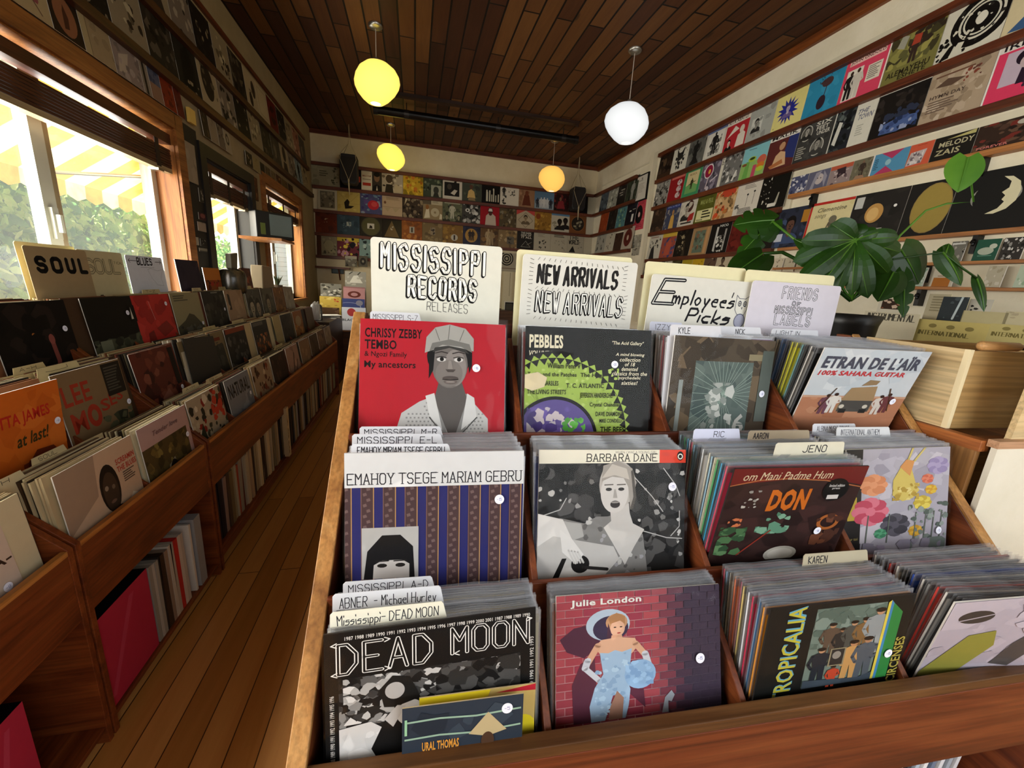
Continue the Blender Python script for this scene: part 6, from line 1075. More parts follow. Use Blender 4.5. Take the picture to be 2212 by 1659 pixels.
# ---- left wall
for z, a, b, t in ((2.885, 1.6, 6.95, 'upper'), (2.565, 1.6, 7.15, 'lower')): ledge('L', a, b, z, '%s dark ledge above the left windows' % t, .05, .055, wood('2c180c', '4a2a14', '62401f', 1))
DK = [('2a241d;n {s} 3c342a/191510/554c3e 26 0 0 100 100 12', 'murky brown cover'), ('8a7c62;n {s} 33291f/b0a384/5c503c 20 10 10 90 90 10', 'aged cream cover with dark blots'), ('1c1814;n {s} 2c2620/7c7058 16 0 0 100 100 9', 'black cover with pale flecks'), ('74685a;n {s} 2a241d/a09480 24 0 0 100 100 11', 'grey brown photo cover'), ('94866a;e 50 60 22 26 3a3026;P 3a3026 20 0 30 30 70 30 80 0', 'beige cover with a dark bust'), ('3c352b;e 36 40 16 24 6c614f;n {s} 4c4437 12 0 0 100 100 12', 'dark cover with a dim oval')]
i = 0
def dk(n, s0, spec={}):
    out = []
    for k in range(n):
        out.append(spec[k] if k in spec else (DK[(k*5+s0) % 6][0].replace('{s}', str(s0*40+k+1)), DK[(k*5+s0) % 6][1]))
    return out
row('L', [2.2+.31*k for k in range(16)], 2.885, dk(15, 1, {10: ('5c1712;o 50 50 10 30 2c0c0a;n 3 6c1c16/4a120e 10 0 0 100 100 14', 'dark red cover with a round emblem'), 9: ('b0a080;r 10 10 90 90 a39474;r 14 14 86 86 b5a684', 'plain beige bordered cover'), 8: ('a8987a;e 70 60 16 24 3a3026;e 40 24 14 20 33291f;i 30 44 74 54 5c503c waltz', 'beige cover with two dark ovals'), 13: ('8a5c48;n 5 5c2c24/b0907c 14 0 0 100 100 12', 'dusty red cover')}), 'upper ledge above left windows', 'covers above the left windows', h=.305)
row('L', [2.52+.312*k for k in range(15)], 2.565, dk(14, 2, {3: ('23201b;P 14120f 20 4 30 70 60 90 80 60 76 4;n 2 8d8064 6 10 0 90 20 8', 'black cover with a pale foot strip'), 4: ('a09072;e 46 56 30 40 2c241c;n 3 5c503c 10 10 10 90 90 8', 'cream cover with a large dark oval'), 12: ('7c8a90;n 4 5c6a70/94a0a4 14 0 0 100 100 12;f 50 4 80 1c1c1e', 'pale blue cover with a dark figure')}), 'lower ledge above left windows', 'covers above the left windows', h=.31)
row('L', pxe('L', [(-14, 30), (128, 60), (194, 90), (259, 130), (318, 170), (336, 190), (362, 215), (390, 235), (408, 260)]), 2.352, [('a8946c;n 1 6a3c3c/8a4a4c 5 60 30 84 60 8;n 2 4a4c34/5c5c40 10 30 60 80 100 8;l 70 40 84 10 2 6a4a3c', 'tan cover with a pink flower'), ('2a1d14;e 50 50 36 44 8a5a3c;P 4a2a1c 40 20 44 60 50 76 60 50 56 24', 'brown cover with an orange oval'), ('9a8664;r 0 0 20 100 a8966e;r 20 0 22 100 6a5a3c;n 3 8d7a5a/a49070 8 24 0 100 100 14', 'plain tan cover'), ('8a7a70;P b0a08c 10 10 20 60 60 80 40 20;n 4 74665e/a49488 16 0 0 100 100 12', 'mauve grey cover'), ('8a7c6a;r 30 0 60 100 2a241d', 'narrow cream and black cover'), ('55586a;r 0 0 100 50 8a6a54;n 5 3a3f54 10 0 50 100 100 12', 'slate blue cover'), ('7c2c16;n 6 943a1e/5c1f10 14 0 0 100 100 12', 'rust red cover'), ('5a2018;n 7 6c2a20/401510 12 0 0 100 100 12', 'dark maroon cover')], 'over the near left window', 'small covers above the near left window', h=.178, off=.03)
row('L', pxe('L', [(444, 260), (460, 273), (478, 288), (493, 303), (507, 318)]), 2.335, [('33291f;n 1 55452f 8 0 0 100 100 14', 'dark strip cover'), ('8a7a64;n 2 7c6c58 6 0 0 100 100 14', 'tan strip cover'), ('6a5c4e;n 3 33291f/94866f 10 0 0 100 100 12', 'grey brown cover'), ('9a8c74;o 50 60 14 26 3a3026', 'beige cover with a ring')], 'over the narrow black window', 'small covers above the narrow black window', h=.17, off=.03)
row('L', pxe('L', [(538, 330), (553, 345), (569, 360), (580, 371), (592, 382), (603, 392), (615, 405), (629, 418), (640, 430)]), 2.345, [('2a1f18;n 1 8a7a60 6 20 20 80 80 12', 'dark little photo'), ('8d7c54;n 2 7c6c48 6 0 0 100 100 14', 'tan little photo'), ('3a3024;r 10 10 90 90 231d16', 'black framed little photo'), ('5c4c34;n 3 3a3024 6 10 10 90 90 14', 'brown little photo'), ('6c5c40;n 4 55472f 6 10 10 90 90 14', 'olive little photo'), ('4a2c1c;n 5 8a6a44 5 10 10 90 90 14', 'rust little photo'), ('5c4a2c;n 6 33291a 6 10 10 90 90 14', 'dim little photo'), ('33261a;n 7 55402a 6 10 10 90 90 14', 'last dark little photo')], 'strip above the farthest left window', 'little photos above the farthest left window', h=.12, off=.02, lean=2)
# dark posts between the windows with pinned pictures
struct(MB().box(XL, 3.485, 1.07, XL+.008, 3.69, 2.34).build('trim_7', plain('1f1a14')));
for k, a_ in enumerate(((428, 405, 445, 440, '3a362c;n 1 8d8878 5 30 10 60 90 12', 'dark photo of a pale stripe'), (428, 458, 447, 478, '4a2c2c;e 50 60 30 34 7c4a44', 'reddish face picture'), (426, 478, 446, 502, '9a8a78;n 2 8a7a68 4 0 0 100 100 14', 'pale blank card'), (413, 510, 430, 530, 'a39c8a;r 10 10 60 80 3a362c', 'white edged snapshot'), (432, 515, 446, 533, '33302a;n 4 8d8878 6 10 10 90 90 10', 'grey snapshot'), (430, 535, 448, 545, '8d8878;r 0 0 100 30 5c584c', 'narrow pale strip'))):
    pin('L', *a_[:4], a_[4], a_[5]+' pinned on the dark post between the left windows', 'pinned_picture', 'picture', .003, .012)
pin('L', 391, 298, 429, 400, '94846c;n 1 8a7a62/9c8c74 6 0 0 100 100 20', 'long pale paper sheet hanging beside the near left window', 'paper_sheet', 'paper', .002, .02)
pin('L', 542, 378, 558, 435, '5a3a22;n 1 33211a/8a6240 14 6 4 94 96 10', 'brown picture hanging left of the television', 'pinned_picture', 'picture', .01, .008)
m = plain('a58a4c', .5); o = MB().box(0, -.03, 0, .02, .05, .09).build('light_patch', plain('d8b45c', .4), world=Matrix.Translation((XL+.02, 3.585, 2.36))); tag(o, 'small yellow patch of reflected light between the left windows', 'light patch')  # reflected light on the wall, put in as a small yellow box
# ================================================================ lamps, heater, speakers, screen
STEEL = plain('a8a59c', .35, 1.); CORDM = plain('b5a89a', .5)
def lamp(x, y, zb, col, k, label, seed, h=.335):
    e = empty('pendant_lamp', (x, y, zb), seed, label, 'lamp', 'glass pendant lamps'); rr = random.Random(seed); a, b = rr.uniform(0, 6), rr.uniform(0, 6)
    prof = [(.045, .0), (.075, .006), (.115, .035), (.162, .085), (.190, .135), (.198, .175), (.188, .225), (.158, .275), (.105, .315), (.05, .332), (.012, .335)]
    def wob(t, z): return 1+.035*math.cos(t+a)*math.sin(z*9)+.02*math.cos(2*t+b)
    m = MB().lathe(prof, 36, wob=wob); m.v = [(v[0]+.10*(v[2]-.17), v[1], v[2]+.10*v[0]*math.sin(min(1, v[2]/.33)*3.14)) for v in m.v]
    m.build('glass_shade', glow(col, k), e, smooth=True)
    MB().lathe([(.0, .004), (.05, .004), (.062, .014), (.0, .016)], 24).build('lit_opening', glow('fff6dc' if col != 'f2f3f2' else 'ffffff', k*1.5), e)
    q = MB(); q.tube([(0, 0, .33), (0, 0, ZC-zb-.02)], .0035, 6).build('cord', CORDM, e)
    MB().lathe([(.0, .36), (.02, .358), (.022, .33), (.016, .325)], 12).build('cap', STEEL, e)
    c = MB().lathe([(.06, 0), (.06, -.012), (.05, -.022), (.012, -.03), (.0, -.03)], 20); c.v = [(v[0], v[1], v[2]+ZC-zb) for v in c.v]; c.build('ceiling_canopy', STEEL, e, smooth=True)
lamp(-.33, 4.306, 2.90, 'ffdd66', 1.45, 'big yellow glass pendant lamp, nearest on the left', 1)
lamp(1.906, 3.892, 2.75, 'f0f1f0', .95, 'white glass pendant lamp under its steel ceiling canopy', 2, .315)
lamp(-.33, 6.665, 2.915, 'ffda5a', 1.35, 'smaller yellow glass pendant lamp near the back wall', 3)
lamp(2.0, 6.362, 2.82, 'ffbe5c', 1.05, 'orange glass pendant lamp near the far right corner', 4)
ht = empty('tube_heater', (.8, 5.85, 3.38), 0, 'long black tube hung across the ceiling', 'heater'); BK = plain('0d0b0a', .3, .3)
m = MB().tube([(-1.25, 0, 0), (1.32, .0, 0)], .048, 18); m.build('tube', BK, ht, smooth=False)
MB().tube([(-1.29, 0, 0), (-1.24, 0, 0)], .054, 18).tube([(1.31, 0, 0), (1.36, 0, 0)], .054, 18).build('end_cap', plain('1c1917', .35, .5), ht)
for x in (-.9, .25, 1.15): MB().tube([(x, 0, .04), (x, 0, .125)], .006, 6).tube([(x-.03, 0, .0), (x+.03, 0, .0)], .051, 14).build('hanger', plain('2a2623', .4, .5), ht)
o = MB().box(-1.05, -.04, 0, 1.27, .04, .035).tube([(1.26, 0, -.02), (1.26, 0, .02)], .02, 10).build('ceiling_track', wood('1c0f08', '2c180c', '3a2212', 0), world=Matrix.Translation((.79, 5.60, ZC-.035))); tag(o, 'thin dark brown rail fixed to the ceiling before the black tube', 'rail')
ROPE = plain('a39474', .9)
def speaker(x, z0, w, h, label, tx):
    e = empty('hanging_speaker', (x, 7.10, z0), 0, label, 'speaker', 'speakers hanging in rope slings')
    MB().prism([(-w/2+.03, 0), (w/2-.03, 0), (w/2, .05), (w/2, h-.03), (w/2-.03, h), (-w/2+.03, h), (-w/2, h-.03), (-w/2, .05)], 1, -.09, .09).build('cabinet', plain('14110f', .55), e, bevel=.008)
    MB().prism([(-w/2+.035, .03), (w/2-.035, .03), (w/2-.02, .07), (w/2-.02, h-.04), (-w/2+.02, h-.04), (-w/2+.02, .07)], 1, -.094, -.09).build('grille', plain('1f1a17', .9), e)
    m = MB(); top = (tx-x, -.18, ZC-z0)
    for a, b in ((-1, -1), (1, -1), (-1, 1), (1, 1)): m.tube([(a*(w/2-.02), b*.09, h), (top[0]+a*.015, top[1], top[2]-.25), top], .004, 5)
    for a in (-1, 1): m.tube([(a*(w/2-.02), -.098, h), (a*(w/2-.01), -.10, h*.8), (0, -.102, .04)], .004, 5)
    m.tube([(0, -.102, .04), (.0, -.1, -.02), (.005, -.1, -.16)], [.008, .012, .006], 6); m.tube([(0, -.102, .05), (0, -.102, .02)], .014, 6); m.build('rope_sling', ROPE, e)
speaker(-.955, 2.745, .245, .40, 'black speaker hanging in a rope sling at the back left', -.92)
speaker(2.71, 2.72, .24, .365, 'black speaker hanging in a rope sling at the back right', 2.62)
tv = empty('television', (-1.29, 4.50, 1.70), R(38), 'small dark television on a bracket shelf by the windows', 'television')
MB().box(-.165, -.03, .0, .165, .12, .235).build('cabinet', plain('0f0f0f', .35), tv, bevel=.006)
MB().box(-.05, -.034, .03, .145, -.03, .215).build('screen', plain('6a7a78', .12, .0, .6), tv); MB().box(-.13, -.033, .03, -.09, -.03, .13).build('green_patch', plain('5c6a2c', .3), tv)  # flat olive green patch on the left of the cabinet front
o = MB().box(XL, 4.30, 1.675, -1.18, 4.72, 1.698).build('bracket_shelf', LEDGEW); tag(o, 'small shelf board carrying the television', 'shelf')

# ================================================================ big leafy plant and the raw plywood units on the right
LA, LB = leafmat('16330c', '2f5a16'), leafmat('3f7420', '6a9a34')
def dpt(p): return depth(*p)
pc = dpt((1838, 680, 1.75)); pot = empty('swiss_cheese_plant', (pc.x, pc.y, 1.205), 0, 'big split leaved green plant in a black pot behind the hand lettered signs', 'plant')
def leaf(att, tip, wpx, kind, n_hint=(-.6, -.75, .55), curl=.25, mat=None, nl=6):
    A, T = dpt(att), dpt(tip); ax = T-A; L = ax.length; ax.normalize(); n = Vector(n_hint); n = (n-ax*n.dot(ax)).normalized(); s = ax.cross(n); Wd = wpx*att[2]/FPX/2; mb = MB(); base = Vector(pot.location)
    def P(t, u):  # t along the midrib, u sideways -1..1
        return A+ax*(L*t)+s*(Wd*u)+n*(-curl*Wd*abs(u)**2*.8-curl*L*.5*t*t)-base
    def hw(t): return (max(0, math.sin(math.pi*min(1, (t+.24)/1.24)**.8)))**.75
    for sg in (-1, 1):
        if kind == 'split':
            q0 = .40; nn = 16; hs = -.2
            for i in range(nn):
                a0, a1 = i/nn, (i+1)/nn; e0, e1 = hs+(1-hs)*a0, hs+(1-hs)*a1; r0, r1 = max(0, a0*1.02-.02), min(1, a1*1.02-.02)
                for f0, f1 in ((0, .25), (.25, q0)):
                    q = [P(r0+(e0-r0)*f0, sg*f0*hw(e0)), P(r1+(e1-r1)*f0, sg*f0*hw(e1)), P(r1+(e1-r1)*f1, sg*f1*hw(e1)), P(r0+(e0-r0)*f1, sg*f1*hw(e0))]; mb.face(q if sg < 0 else q[::-1])
            for k in range(nl):
                g = .02 if k == 0 else .10+.05*((k*7) % 3)
                for j in range(4):
                    a0 = (k+j/4)/nl; a1 = (k+(j+1)/4)/nl
                    for f0, f1 in ((q0, .75), (.75, 1.)):
                        def Q(a_, f):
                            sh = (f-q0)/(1-q0); mid = (k+.5)/nl; a2 = mid+(a_-mid)*(1-g*sh*1.6); e = hs+(1-hs)*a2; r = max(0, min(1, a2*1.02-.02)); e += .05*sh*(k/nl)
                            return P(r+(e-r)*f, sg*f*hw(e)*(1-.10*sh*abs(2*(a_-mid)*nl)**2))
                        q = [Q(a0, f0), Q(a1, f0), Q(a1, f1), Q(a0, f1)]; mb.face(q if sg < 0 else q[::-1])
        else:
            N_ = 10
            for i in range(N_):
                t0, t1 = -.16*(1-i/N_)+i/N_, -.16*(1-(i+1)/N_)+(i+1)/N_; r0, r1 = max(0, i/N_), (i+1)/N_
                for f0, f1 in ((0, .5), (.5, 1)):
                    q = [P(r0+(t0-r0)*f0, sg*f0*hw(t0)), P(r1+(t1-r1)*f0, sg*f0*hw(t1)), P(r1+(t1-r1)*f1, sg*f1*hw(t1)), P(r0+(t0-r0)*f1, sg*f1*hw(t0))]; mb.face(q if sg < 0 else q[::-1])
    o = mb.build('leaf', mat or LA, pot, smooth=True)
    m2 = MB(); m2.tube([P(t, 0)-n*.0 + n*.002 for t in (0, .3, .6, .95)], [.0035, .003, .002, .001], 5); v = m2.build('midrib', LB, o); return o
def radial_leaf(c, lobes, d=1.62):
    mb = MB(); mv = MB(); C0 = dpt((c[0], c[1], d)); base = Vector(pot.location); n = -ray(*c).normalized()
    for k, (x, y, hwp) in enumerate(lobes):
        T = dpt((x, y, d-.02+.02*math.sin(k*1.9))); ax = T-C0; L = ax.length; ax.normalize(); s = ax.cross(n).normalized(); hwm = hwp*d/FPX; up = ax.cross(s)*-1
        if up.dot(n) < 0: up = -up
        bend = -.16 if y > c[1] else -.05
        def P(t, u): return C0+ax*(L*t)+s*(hwm*u)+up*(bend*L*t*t+.012*math.sin(math.pi*t)-.010*u*u+.0004*(k % 3))-base
        nn = 10
        for i in range(nn):
            t0, t1 = i/nn, (i+1)/nn; f = lambda t: min(1, .30+1.5*t)*math.sqrt(max(0, 1-max(0, (t-.55)/.45)**2.2))
            for u0, u1 in ((-1, -.5), (-.5, 0), (0, .5), (.5, 1)): mb.face([P(t0, u0*f(t0)), P(t1, u0*f(t1)), P(t1, u1*f(t1)), P(t0, u1*f(t0))])
        mv.tube([P(t, 0)+up*.002 for t in (0, .35, .7, .95)], [.003, .0022, .0014, .0006], 5)
    o = mb.build('leaf', LA, pot, smooth=True); mv.build('midrib', LB, o); return o
radial_leaf((1848, 518), ((1744, 520, 26), (1727, 560, 27), (1740, 596, 22), (1776, 612, 17), (1808, 624, 16), (1840, 632, 15), (1874, 640, 20), (1922, 594, 24), (1956, 548, 22), (1944, 512, 20), (1796, 484, 27), (1850, 482, 20), (1900, 500, 16)))
leaf((1672, 476, 1.9), (1590, 478, 1.9), 92, 'split', curl=.3, nl=4); leaf((1668, 480, 1.9), (1596, 545, 1.88), 60, 'split', curl=.4, nl=4)
leaf((1648, 548, 1.85), (1576, 592, 1.8), 78, 'plain', curl=.35); leaf((1632, 572, 1.85), (1606, 612, 1.8), 46, 'plain', curl=.3)
leaf((1946, 540, 1.75), (1996, 612, 1.75), 104, 'plain', curl=.3); leaf((1930, 588, 1.7), (1902, 644, 1.66), 66, 'plain', curl=.3)
leaf((2091, 340, 1.6), (2072, 413, 1.6), 66, 'plain', curl=.15, mat=LB)
leaf((2040, 552, 1.7), (2052, 524, 1.7), 30, 'plain'); leaf((2036, 545, 1.7), (2092, 610, 1.66), 44, 'plain', curl=.5); leaf((2110, 602, 1.7), (2136, 668, 1.66), 22, 'plain', curl=.4); leaf((1952, 592, 1.7), (1956, 682, 1.66), 40, 'split', curl=.2, nl=4); leaf((1770, 545, 1.75), (1716, 512, 1.8), 36, 'plain')
b0 = Vector(pot.location)
for pts, r, mt in ((((1838, 650, 1.75), (1850, 590, 1.74), (1848, 520, 1.62)), .007, LB), (((1838, 650, 1.75), (1780, 560, 1.8), (1720, 520, 1.85), (1668, 478, 1.9)), .006, LB), (((1838, 650, 1.75), (1740, 570, 1.8), (1690, 545, 1.85), (1648, 548, 1.85)), .008, LA), (((1838, 650, 1.75), (1945, 508, 1.7), (2000, 455, 1.68), (2045, 440, 1.66), (2103, 436, 1.64), (2091, 340, 1.6)), .004, LB), (((1838, 650, 1.75), (1930, 560, 1.75), (2036, 545, 1.7), (2080, 580, 1.68), (2112, 602, 1.7)), .004, LA), (((1838, 650, 1.75), (1930, 588, 1.7), (1952, 592, 1.7)), .004, LA), (((1838, 650, 1.75), (1900, 560, 1.75), (1946, 540, 1.75)), .005, LB), (((1700, 640, 1.8), (1650, 590, 1.85), (1648, 548, 1.85)), .006, plain('4a3a22')), (((1838, 650, 1.75), (1820, 560, 1.75), (1770, 545, 1.75)), .004, LB)):
    MB().tube([dpt(p)-b0 for p in pts], r, 6).build('stem', mt, pot, smooth=True)
MB().lathe([(0, 0), (.075, 0), (.095, .05), (.100, .12), (.112, .16), (.104, .162), (.095, .14), (0, .135)], 24).build('pot', plain('0f0e0d', .4), pot, smooth=True)
MB().lathe([(0, .142), (.096, .138)], 20).build('soil', plain('2a1d12', .9), pot)
o = MB().box(1.36, 1.16, 1.165, 2.15, 1.78, 1.20).box(1.40, 1.2, 0, 2.1, 1.74, 1.165).build('wooden_counter', wood('5c3a1c', '7c5228', '9a6c38', 0), bevel=.003); tag(o, 'brown wooden counter carrying the big plant', 'counter')
PLY = wood('c9ab78', 'd8be8e', 'e2cc9f', 0, .8, .55, .25); PLY_SHADED = wood('a8844f', 'b8935c', 'c8a670', 0, .8, .55, .25); PLYE = plain('ead9ae', .6); PLYW = plaster('whitish_ply', 'd2ccb6', 'dfd9c8'); PLYP = wood('a87c5a', 'c09470', 'd0a884', 0, 2., .5, .25)  # the second, darker ply has shade put in for the crate's front and back
def tbm(loc): return TB @ Matrix.Translation(loc)
pa = empty('plywood_crate', TB @ Vector((1.45, .90, 1.107)), BR, 'open raw plywood crate right of the desert truck cover', 'crate')
MB().box(-.15, -.116, 0, -.138, .14, .205).build('side_board', wood('c9ab78', 'd8be8e', 'e2cc9f', 1, .8, .55, .25), pa); MB().box(-.138, -.116, 0, .30, -.104, .203).build('front_board', PLY_SHADED, pa); MB().box(-.1505, -.1165, 0, -.1385, -.1045, .2055).build('corner_post', PLYE, pa); MB().box(-.138, .128, 0, .30, .14, .2).box(.288, -.104, 0, .30, .128, .2).build('back_board', PLY_SHADED, pa); MB().box(-.138, -.104, 0, .288, .128, .01).build('bottom_board', PLY, pa)
tl = empty('hand_tool', TB @ Vector((1.40, .786, 1.3115)), BR, 'tool with a pale wooden handle lying on the plywood crate edge', 'tool')
m = MB().tube([(-.075, 0, .012), (-.068, 0, .012), (.05, 0, .012), (.058, 0, .012)], [.006, .012, .011, .008], 10); m.build('handle', wood('b0804c', 'c99a62', 'd8ae7a', 0, 2.), tl, smooth=True)
MB().tube([(.056, 0, .012), (.085, 0, .010)], .007, 10).tube([(.085, 0, .010), (.20, .0, .008)], .0035, 8).build('shaft', plain('2a2824', .25, .9), tl)
rb = empty('record_bin', TB @ Vector((1.75, .82, 0)), BR, 'orange brown wooden bin supporting the plywood crate, right of the flower cover', 'record bin')
def rp(b, n, m): b.v = [(v[0]-1.75, v[1]-.82, v[2]) for v in b.v]; return b.build(n, m, rb, bevel=.001)
rp(MB().box(1.284, .70, 1.078, 1.312, 1.04, 1.106), 'top_rail', wood('8a4a22', 'a8622f', 'bd7a40', 1)); rp(MB().box(1.312, .72, 1.07, 2.0, .75, 1.10), 'front_rail', wood('6a3a1e', '84502a', '9a6236', 0)); rp(MB().box(1.286, .705, .02, 1.30, 1.04, 1.078), 'side_panel', wood('7a5226', '94683a', 'a87c48', 2)); rp(MB().box(1.30, .755, .02, 2.0, .77, 1.07), 'front_panel', wood('7a5226', '94683a', 'a87c48', 0))
pb = empty('plywood_sheet', TB @ Vector((1.8, .69, .0)), BR, 'large whitish plywood panel at the right photo edge, lower of the two', 'plywood sheet')
MB().box(-.50, -.012, 0, .1, 0, 1.094).build('board', PLYW, pb); MB().box(-.502, -.013, 1.094, .1, .008, 1.112).build('edge_strip', PLYP, pb)
o = MB().box(-.44, -.012, 0, .1, 0, .5).build('plywood_sheet', PLY, world=TB @ pose((1.80, .705, 1.116), 0, -3, -3)); tag(o, 'pale plywood panel with a dark nick standing above the whitish one', 'plywood sheet')
for k in range(11):
    c = ('c9d4de', 'd8dde2', '8a93a0', 'c4ccd8', '3a4048', 'aebfd2', 'e2e6ea', '6a7a94', 'd0d6de', '9aa6b4', 'c9cdd4')[k]
    o = copy_tree(jackets.get('d9d6d0') or list(jackets.values())[0]) if 0 else MB().box(-.0055, 0, 0, .0055, .315, .315, c).build('shelved_record', INK); o.matrix_world = TB @ Matrix.Translation((.93+.0235*k, .50, .20)) @ Matrix.Rotation(R(3), 4, 'Y'); tag(o, '%s spined record in the open shelf under the middle bin, bottom right' % cname(c), 'record', 'records shelved under the middle bin')
bpart(MB().box(X0, .46, .188, X4, 1.08, .199), 'shelf', BW); bpart(MB().box(X0, 1.04, .975, X4, 1.09, .984), 'tier_floor', BW, 0)
# ---- bins along the right wall with yellowed signs
o = MB().box(2.22, .3, 0, XR-.01, 2.9, 1.12).box(2.20, .28, 1.12, XR-.01, 2.9, 1.15).build('record_bin', wood('5c3a1c', '74491f', '8d6030', 1), bevel=.003); tag(o, 'brown wooden bin along the right wall below the disc ledges', 'record bin')
def stand(ax, val, x0, y0, x1, y1, code, label, name='divider_sign', cat='sign', lean=3, t=.003, ext=.0, mat=None, base=None):
    p, q = on(ax, val, x0, y0), on(ax, val, x1, y1); k = 0 if ax else 1; w = abs(p[k]-q[k]); ext = ext if base is None else min(p.z, q.z)-base; h = abs(p.z-q.z)+ext; c = (p+q)/2; f0 = ext/h; bgc, _, rest = code.partition(';'); rz = 0 if ax else (R(-90) if val > 0 else R(90))
    ar = Art(bgc).run(rest); ar.L = [[([(x, 100*f0+y*(1-f0)) for x, y in pts], k_) for pts, k_ in l_] for l_ in ar.L]; o = card(MB(), ar, w, h, t, 'c9bf98').build(name, mat or PAPER, world=pose((c.x, c.y, min(p.z, q.z)-ext), rz, lean)); return tag(o, label, cat)
stand(0, 2.30, 1866, 671, 1972, 724, 'c4bba0;h 8 60 94 92 4a463c 2.4 INSTRUMENTAL', 'grey white sign with shaded slanting letters right of the black pot', base=1.152); stand(0, 2.32, 1982, 688, 2124, 740, 'b5a564;h 6 12 78 36 6a6034 2 INTERNATIONAL;e 24 66 6 12 7c7040;e 50 64 6 12 7c7040;e 76 62 6 12 7c7040', 'yellowed sign with three dots, left one of the pair above the plywood crate', base=1.152); stand(0, 2.32, 2138, 698, 2290, 746, 'b0a36a;h 6 20 78 46 6a6034 2 INTERNATIONAL;e 24 72 6 12 7c7040;e 52 70 6 12 7c7040', 'yellowed sign cut by the right photo edge above the plywood crate', base=1.152)
stand(0, 2.42, 1898, 640, 1943, 676, 'c9c2ae;r 14 20 90 86 3a2a20;n 1 7c4a34/c9b09a 8 16 24 88 84 12', 'small framed photo left of the dangling leaf', 'picture_card', 'picture card', base=1.152); stand(0, 2.42, 2034, 640, 2076, 690, '33383a;l 60 0 74 100 9 b8c4c4;n 2 4a5254 6 0 0 100 100 12', 'shiny dark packet standing behind the yellowed signs', 'packet', 'packet', base=1.152); stand(0, 2.44, 2004, 634, 2036, 686, 'b3a98c;T 20 20 90 90 8d8468 6', 'buff card left of the shiny dark packet', 'index_card', 'index card', base=1.152); stand(0, 2.40, 2078, 670, 2166, 704, 'b0a57c;r 0 0 2 100 8a8058', 'plain straw coloured card right of the shiny dark packet', 'index_card', 'index card', base=1.152); stand(0, 2.40, 2170, 672, 2240, 706, 'b5ab8a;n 3 a3987c 6 0 0 100 100 14', 'plain straw coloured card at the right edge', 'index_card', 'index card', base=1.152); stand(0, 2.46, 2086, 645, 2134, 676, 'c4bfb0;n 4 33302c 6 10 10 80 60 12', 'white packet with dark print behind the dangling stem', 'packet', 'packet', base=1.152)
# ================================================================ back left corner
o = MB().box(XL+.03, 5.16, 0, -.97, 6.05, .86).build('dark_table', wood('1f120a', '33200f', '4a3018', 1)); tag(o, 'dark table between the left bins and the back rack', 'table')
rk = empty('record_rack', (-.62, 6.5, 0), 0, 'dark stepped record rack at the back left', 'record rack'); MB().box(-.47, -.25, 0, .42, .30, .62).box(-.47, -.04, .62, .42, .30, .82).build('body', wood('2a160b', '41240f', '5a3516', 0), rk, bevel=.003); MB().box(-.49, -.27, .62, .44, -.05, .64).build('shelf', wood('3a2010', '55341a', '6c4624', 0), rk)
stand(1, 6.50, 690, 611, 737, 640, '6c6a60;n 1 b3b0a4/3a382f/8d8a7c 22 0 0 100 100 14', 'silvery wrapped record at the back left rack', 'record_album', 'album', 8, base=.822); stand(1, 6.42, 688, 639, 736, 663, 'b39a44;n 2 8a7430/c9b464 10 0 0 100 100 14;n 3 a8442c 5 66 20 90 80 8', 'mustard record with red marks at the back left rack', 'record_album', 'album', 8, base=.642); stand(1, 6.34, 682, 663, 733, 690, '4a3420;n 4 5c4430/33220f 12 0 0 100 100 14', 'brown record lowest left at the back rack', 'record_album', 'album', 8, base=.642)
stand(1, 6.60, 743, 584, 790, 618, '8d8a7e;P c4c2b5 20 20 40 70 60 74 84 20;l 20 80 34 96 5 3a382f;l 60 78 72 96 5 3a382f;n 5 a8a598 8 0 0 100 70 10', 'grey silver record topmost at the back rack', 'record_album', 'album', 8, base=.822); stand(1, 6.50, 740, 618, 788, 644, 'a87c7c;o 50 30 16 30 5c2c24;r 0 88 100 100 8d6464', 'dull pink record with a brown arch at the back rack', 'record_album', 'album', 8, base=.822); stand(1, 6.40, 738, 644, 787, 664, '3a4474;o 30 0 50 54 8d94b0;e 76 50 16 34 7c7c8a', 'navy record with a pale arc at the back rack', 'record_album', 'album', 8, base=.642); stand(1, 6.28, 737, 663, 790, 696, 'c4cad6;e 40 66 18 28 a03a3c;t 2 4 78 20 1c1c22 BLACK IS', 'white record with a red spot and dark word at the back rack', 'record_album', 'album', 8, base=.642)
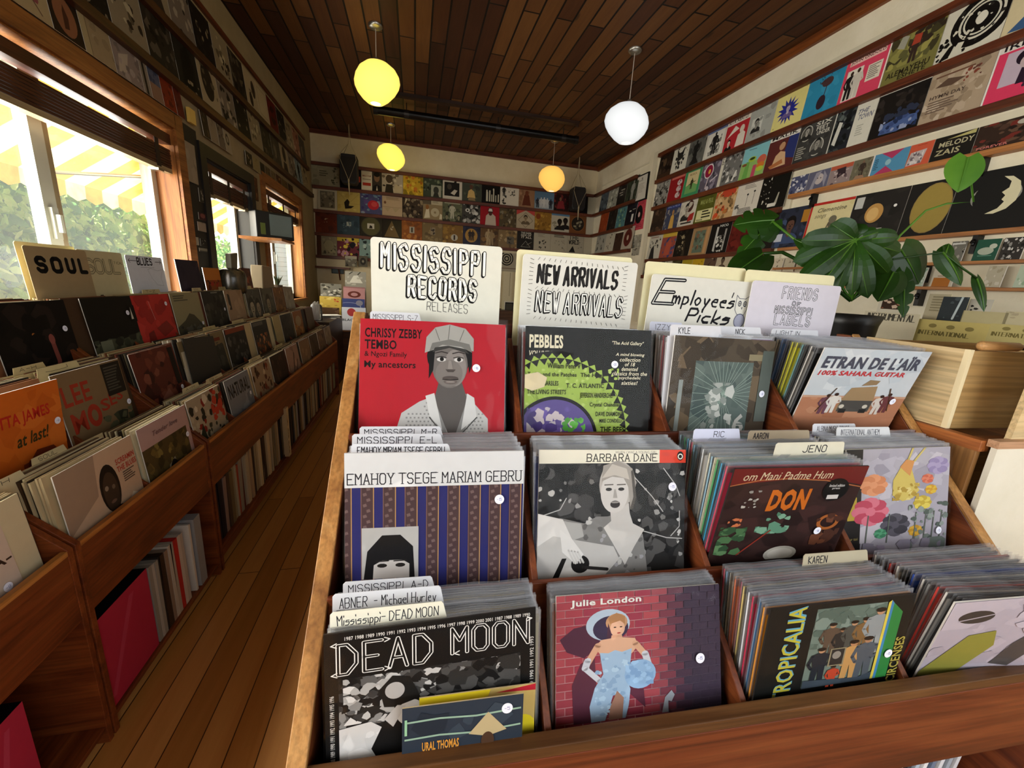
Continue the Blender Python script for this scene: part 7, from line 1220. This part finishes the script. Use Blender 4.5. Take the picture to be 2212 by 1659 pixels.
jr = empty('glass_jar', (-1.14, 5.34, .86), 0, 'glass jar full of white slips on the dark table', 'jar'); MB().lathe([(0, 0), (.06, 0), (.065, .02), (.065, .17), (.05, .19)], 18).build('glass', film('jar_glass', 1.2, .12, .05), jr, smooth=True)
for k in range(7): MB().box(-.04+.011*k, -.03, .01, -.034+.011*k, .03, .20+.012*(k % 3), 'dcdcd8').build('paper_slip', PAPER, jr)
o = MB(); 
for k in range(5): o.box(-.12, -.09, .008*k, .12, .09, .008*k+.006, 'd9d8d0' if k % 2 == 0 else '33302c', Matrix.Rotation(.2*k-.3, 4, 'Z'))
o = o.build('paper_stack', PAPER, world=Matrix.Translation((-1.06, 5.72, .861))); tag(o, 'untidy stack of papers on the dark table', 'papers')
p = on(1, 7.3, 682, 574); q = on(1, 7.3, 756, 577); o = MB().box(p.x, 7.22, p.z-.03, q.x, YB, p.z).tube([(p.x+.35, 7.24, p.z-.03), (p.x+.35, YB, p.z-.2)], .01).build('wall_shelf', TRIMX); tag(o, 'short wooden wall shelf low at the back left', 'shelf')
for k, (x0, x1, c, t) in enumerate(((745, 771, '6c6558;r 0 74 100 100 a39c88;n 1 3a362c/94907c 12 0 0 100 74 14', 'grey small record'), (774, 794, '5c5648;e 50 50 34 34 33302a;e 50 50 12 12 8a8472', 'small record with a dark disc'))): stand(1, 7.24, x0, 552, x1, 577, c, t+' on the short wall shelf at the back left', 'single_record', 'single', 4)
stand(1, 7.31, 716, 578, 743, 592, '3a4040;r 8 14 92 90 5c6668', 'dark little frame below the short wall shelf', 'picture', 'picture', 0, .02)
stand(1, 6.9, 1089, 650, 1109, 682, 'cfc8b8;r 10 30 92 92 1f1c18;r 18 38 84 84 4a463c', 'white framed black box between the two biggest signs', 'picture', 'picture', 0, .03, .3); stand(1, 6.95, 1088, 586, 1104, 642, 'c9bf9f;r 70 4 76 96 8d8468', 'tall cream carton between the two biggest signs', 'carton', 'carton', 0, .05, .3)
o = MB().box(.8, 6.6, 0, 2.2, 7.2, 1.0).build('back_counter', wood('33200f', '4a3018', '5c4024', 0)); tag(o, 'dark counter along the back wall behind the signs', 'counter')
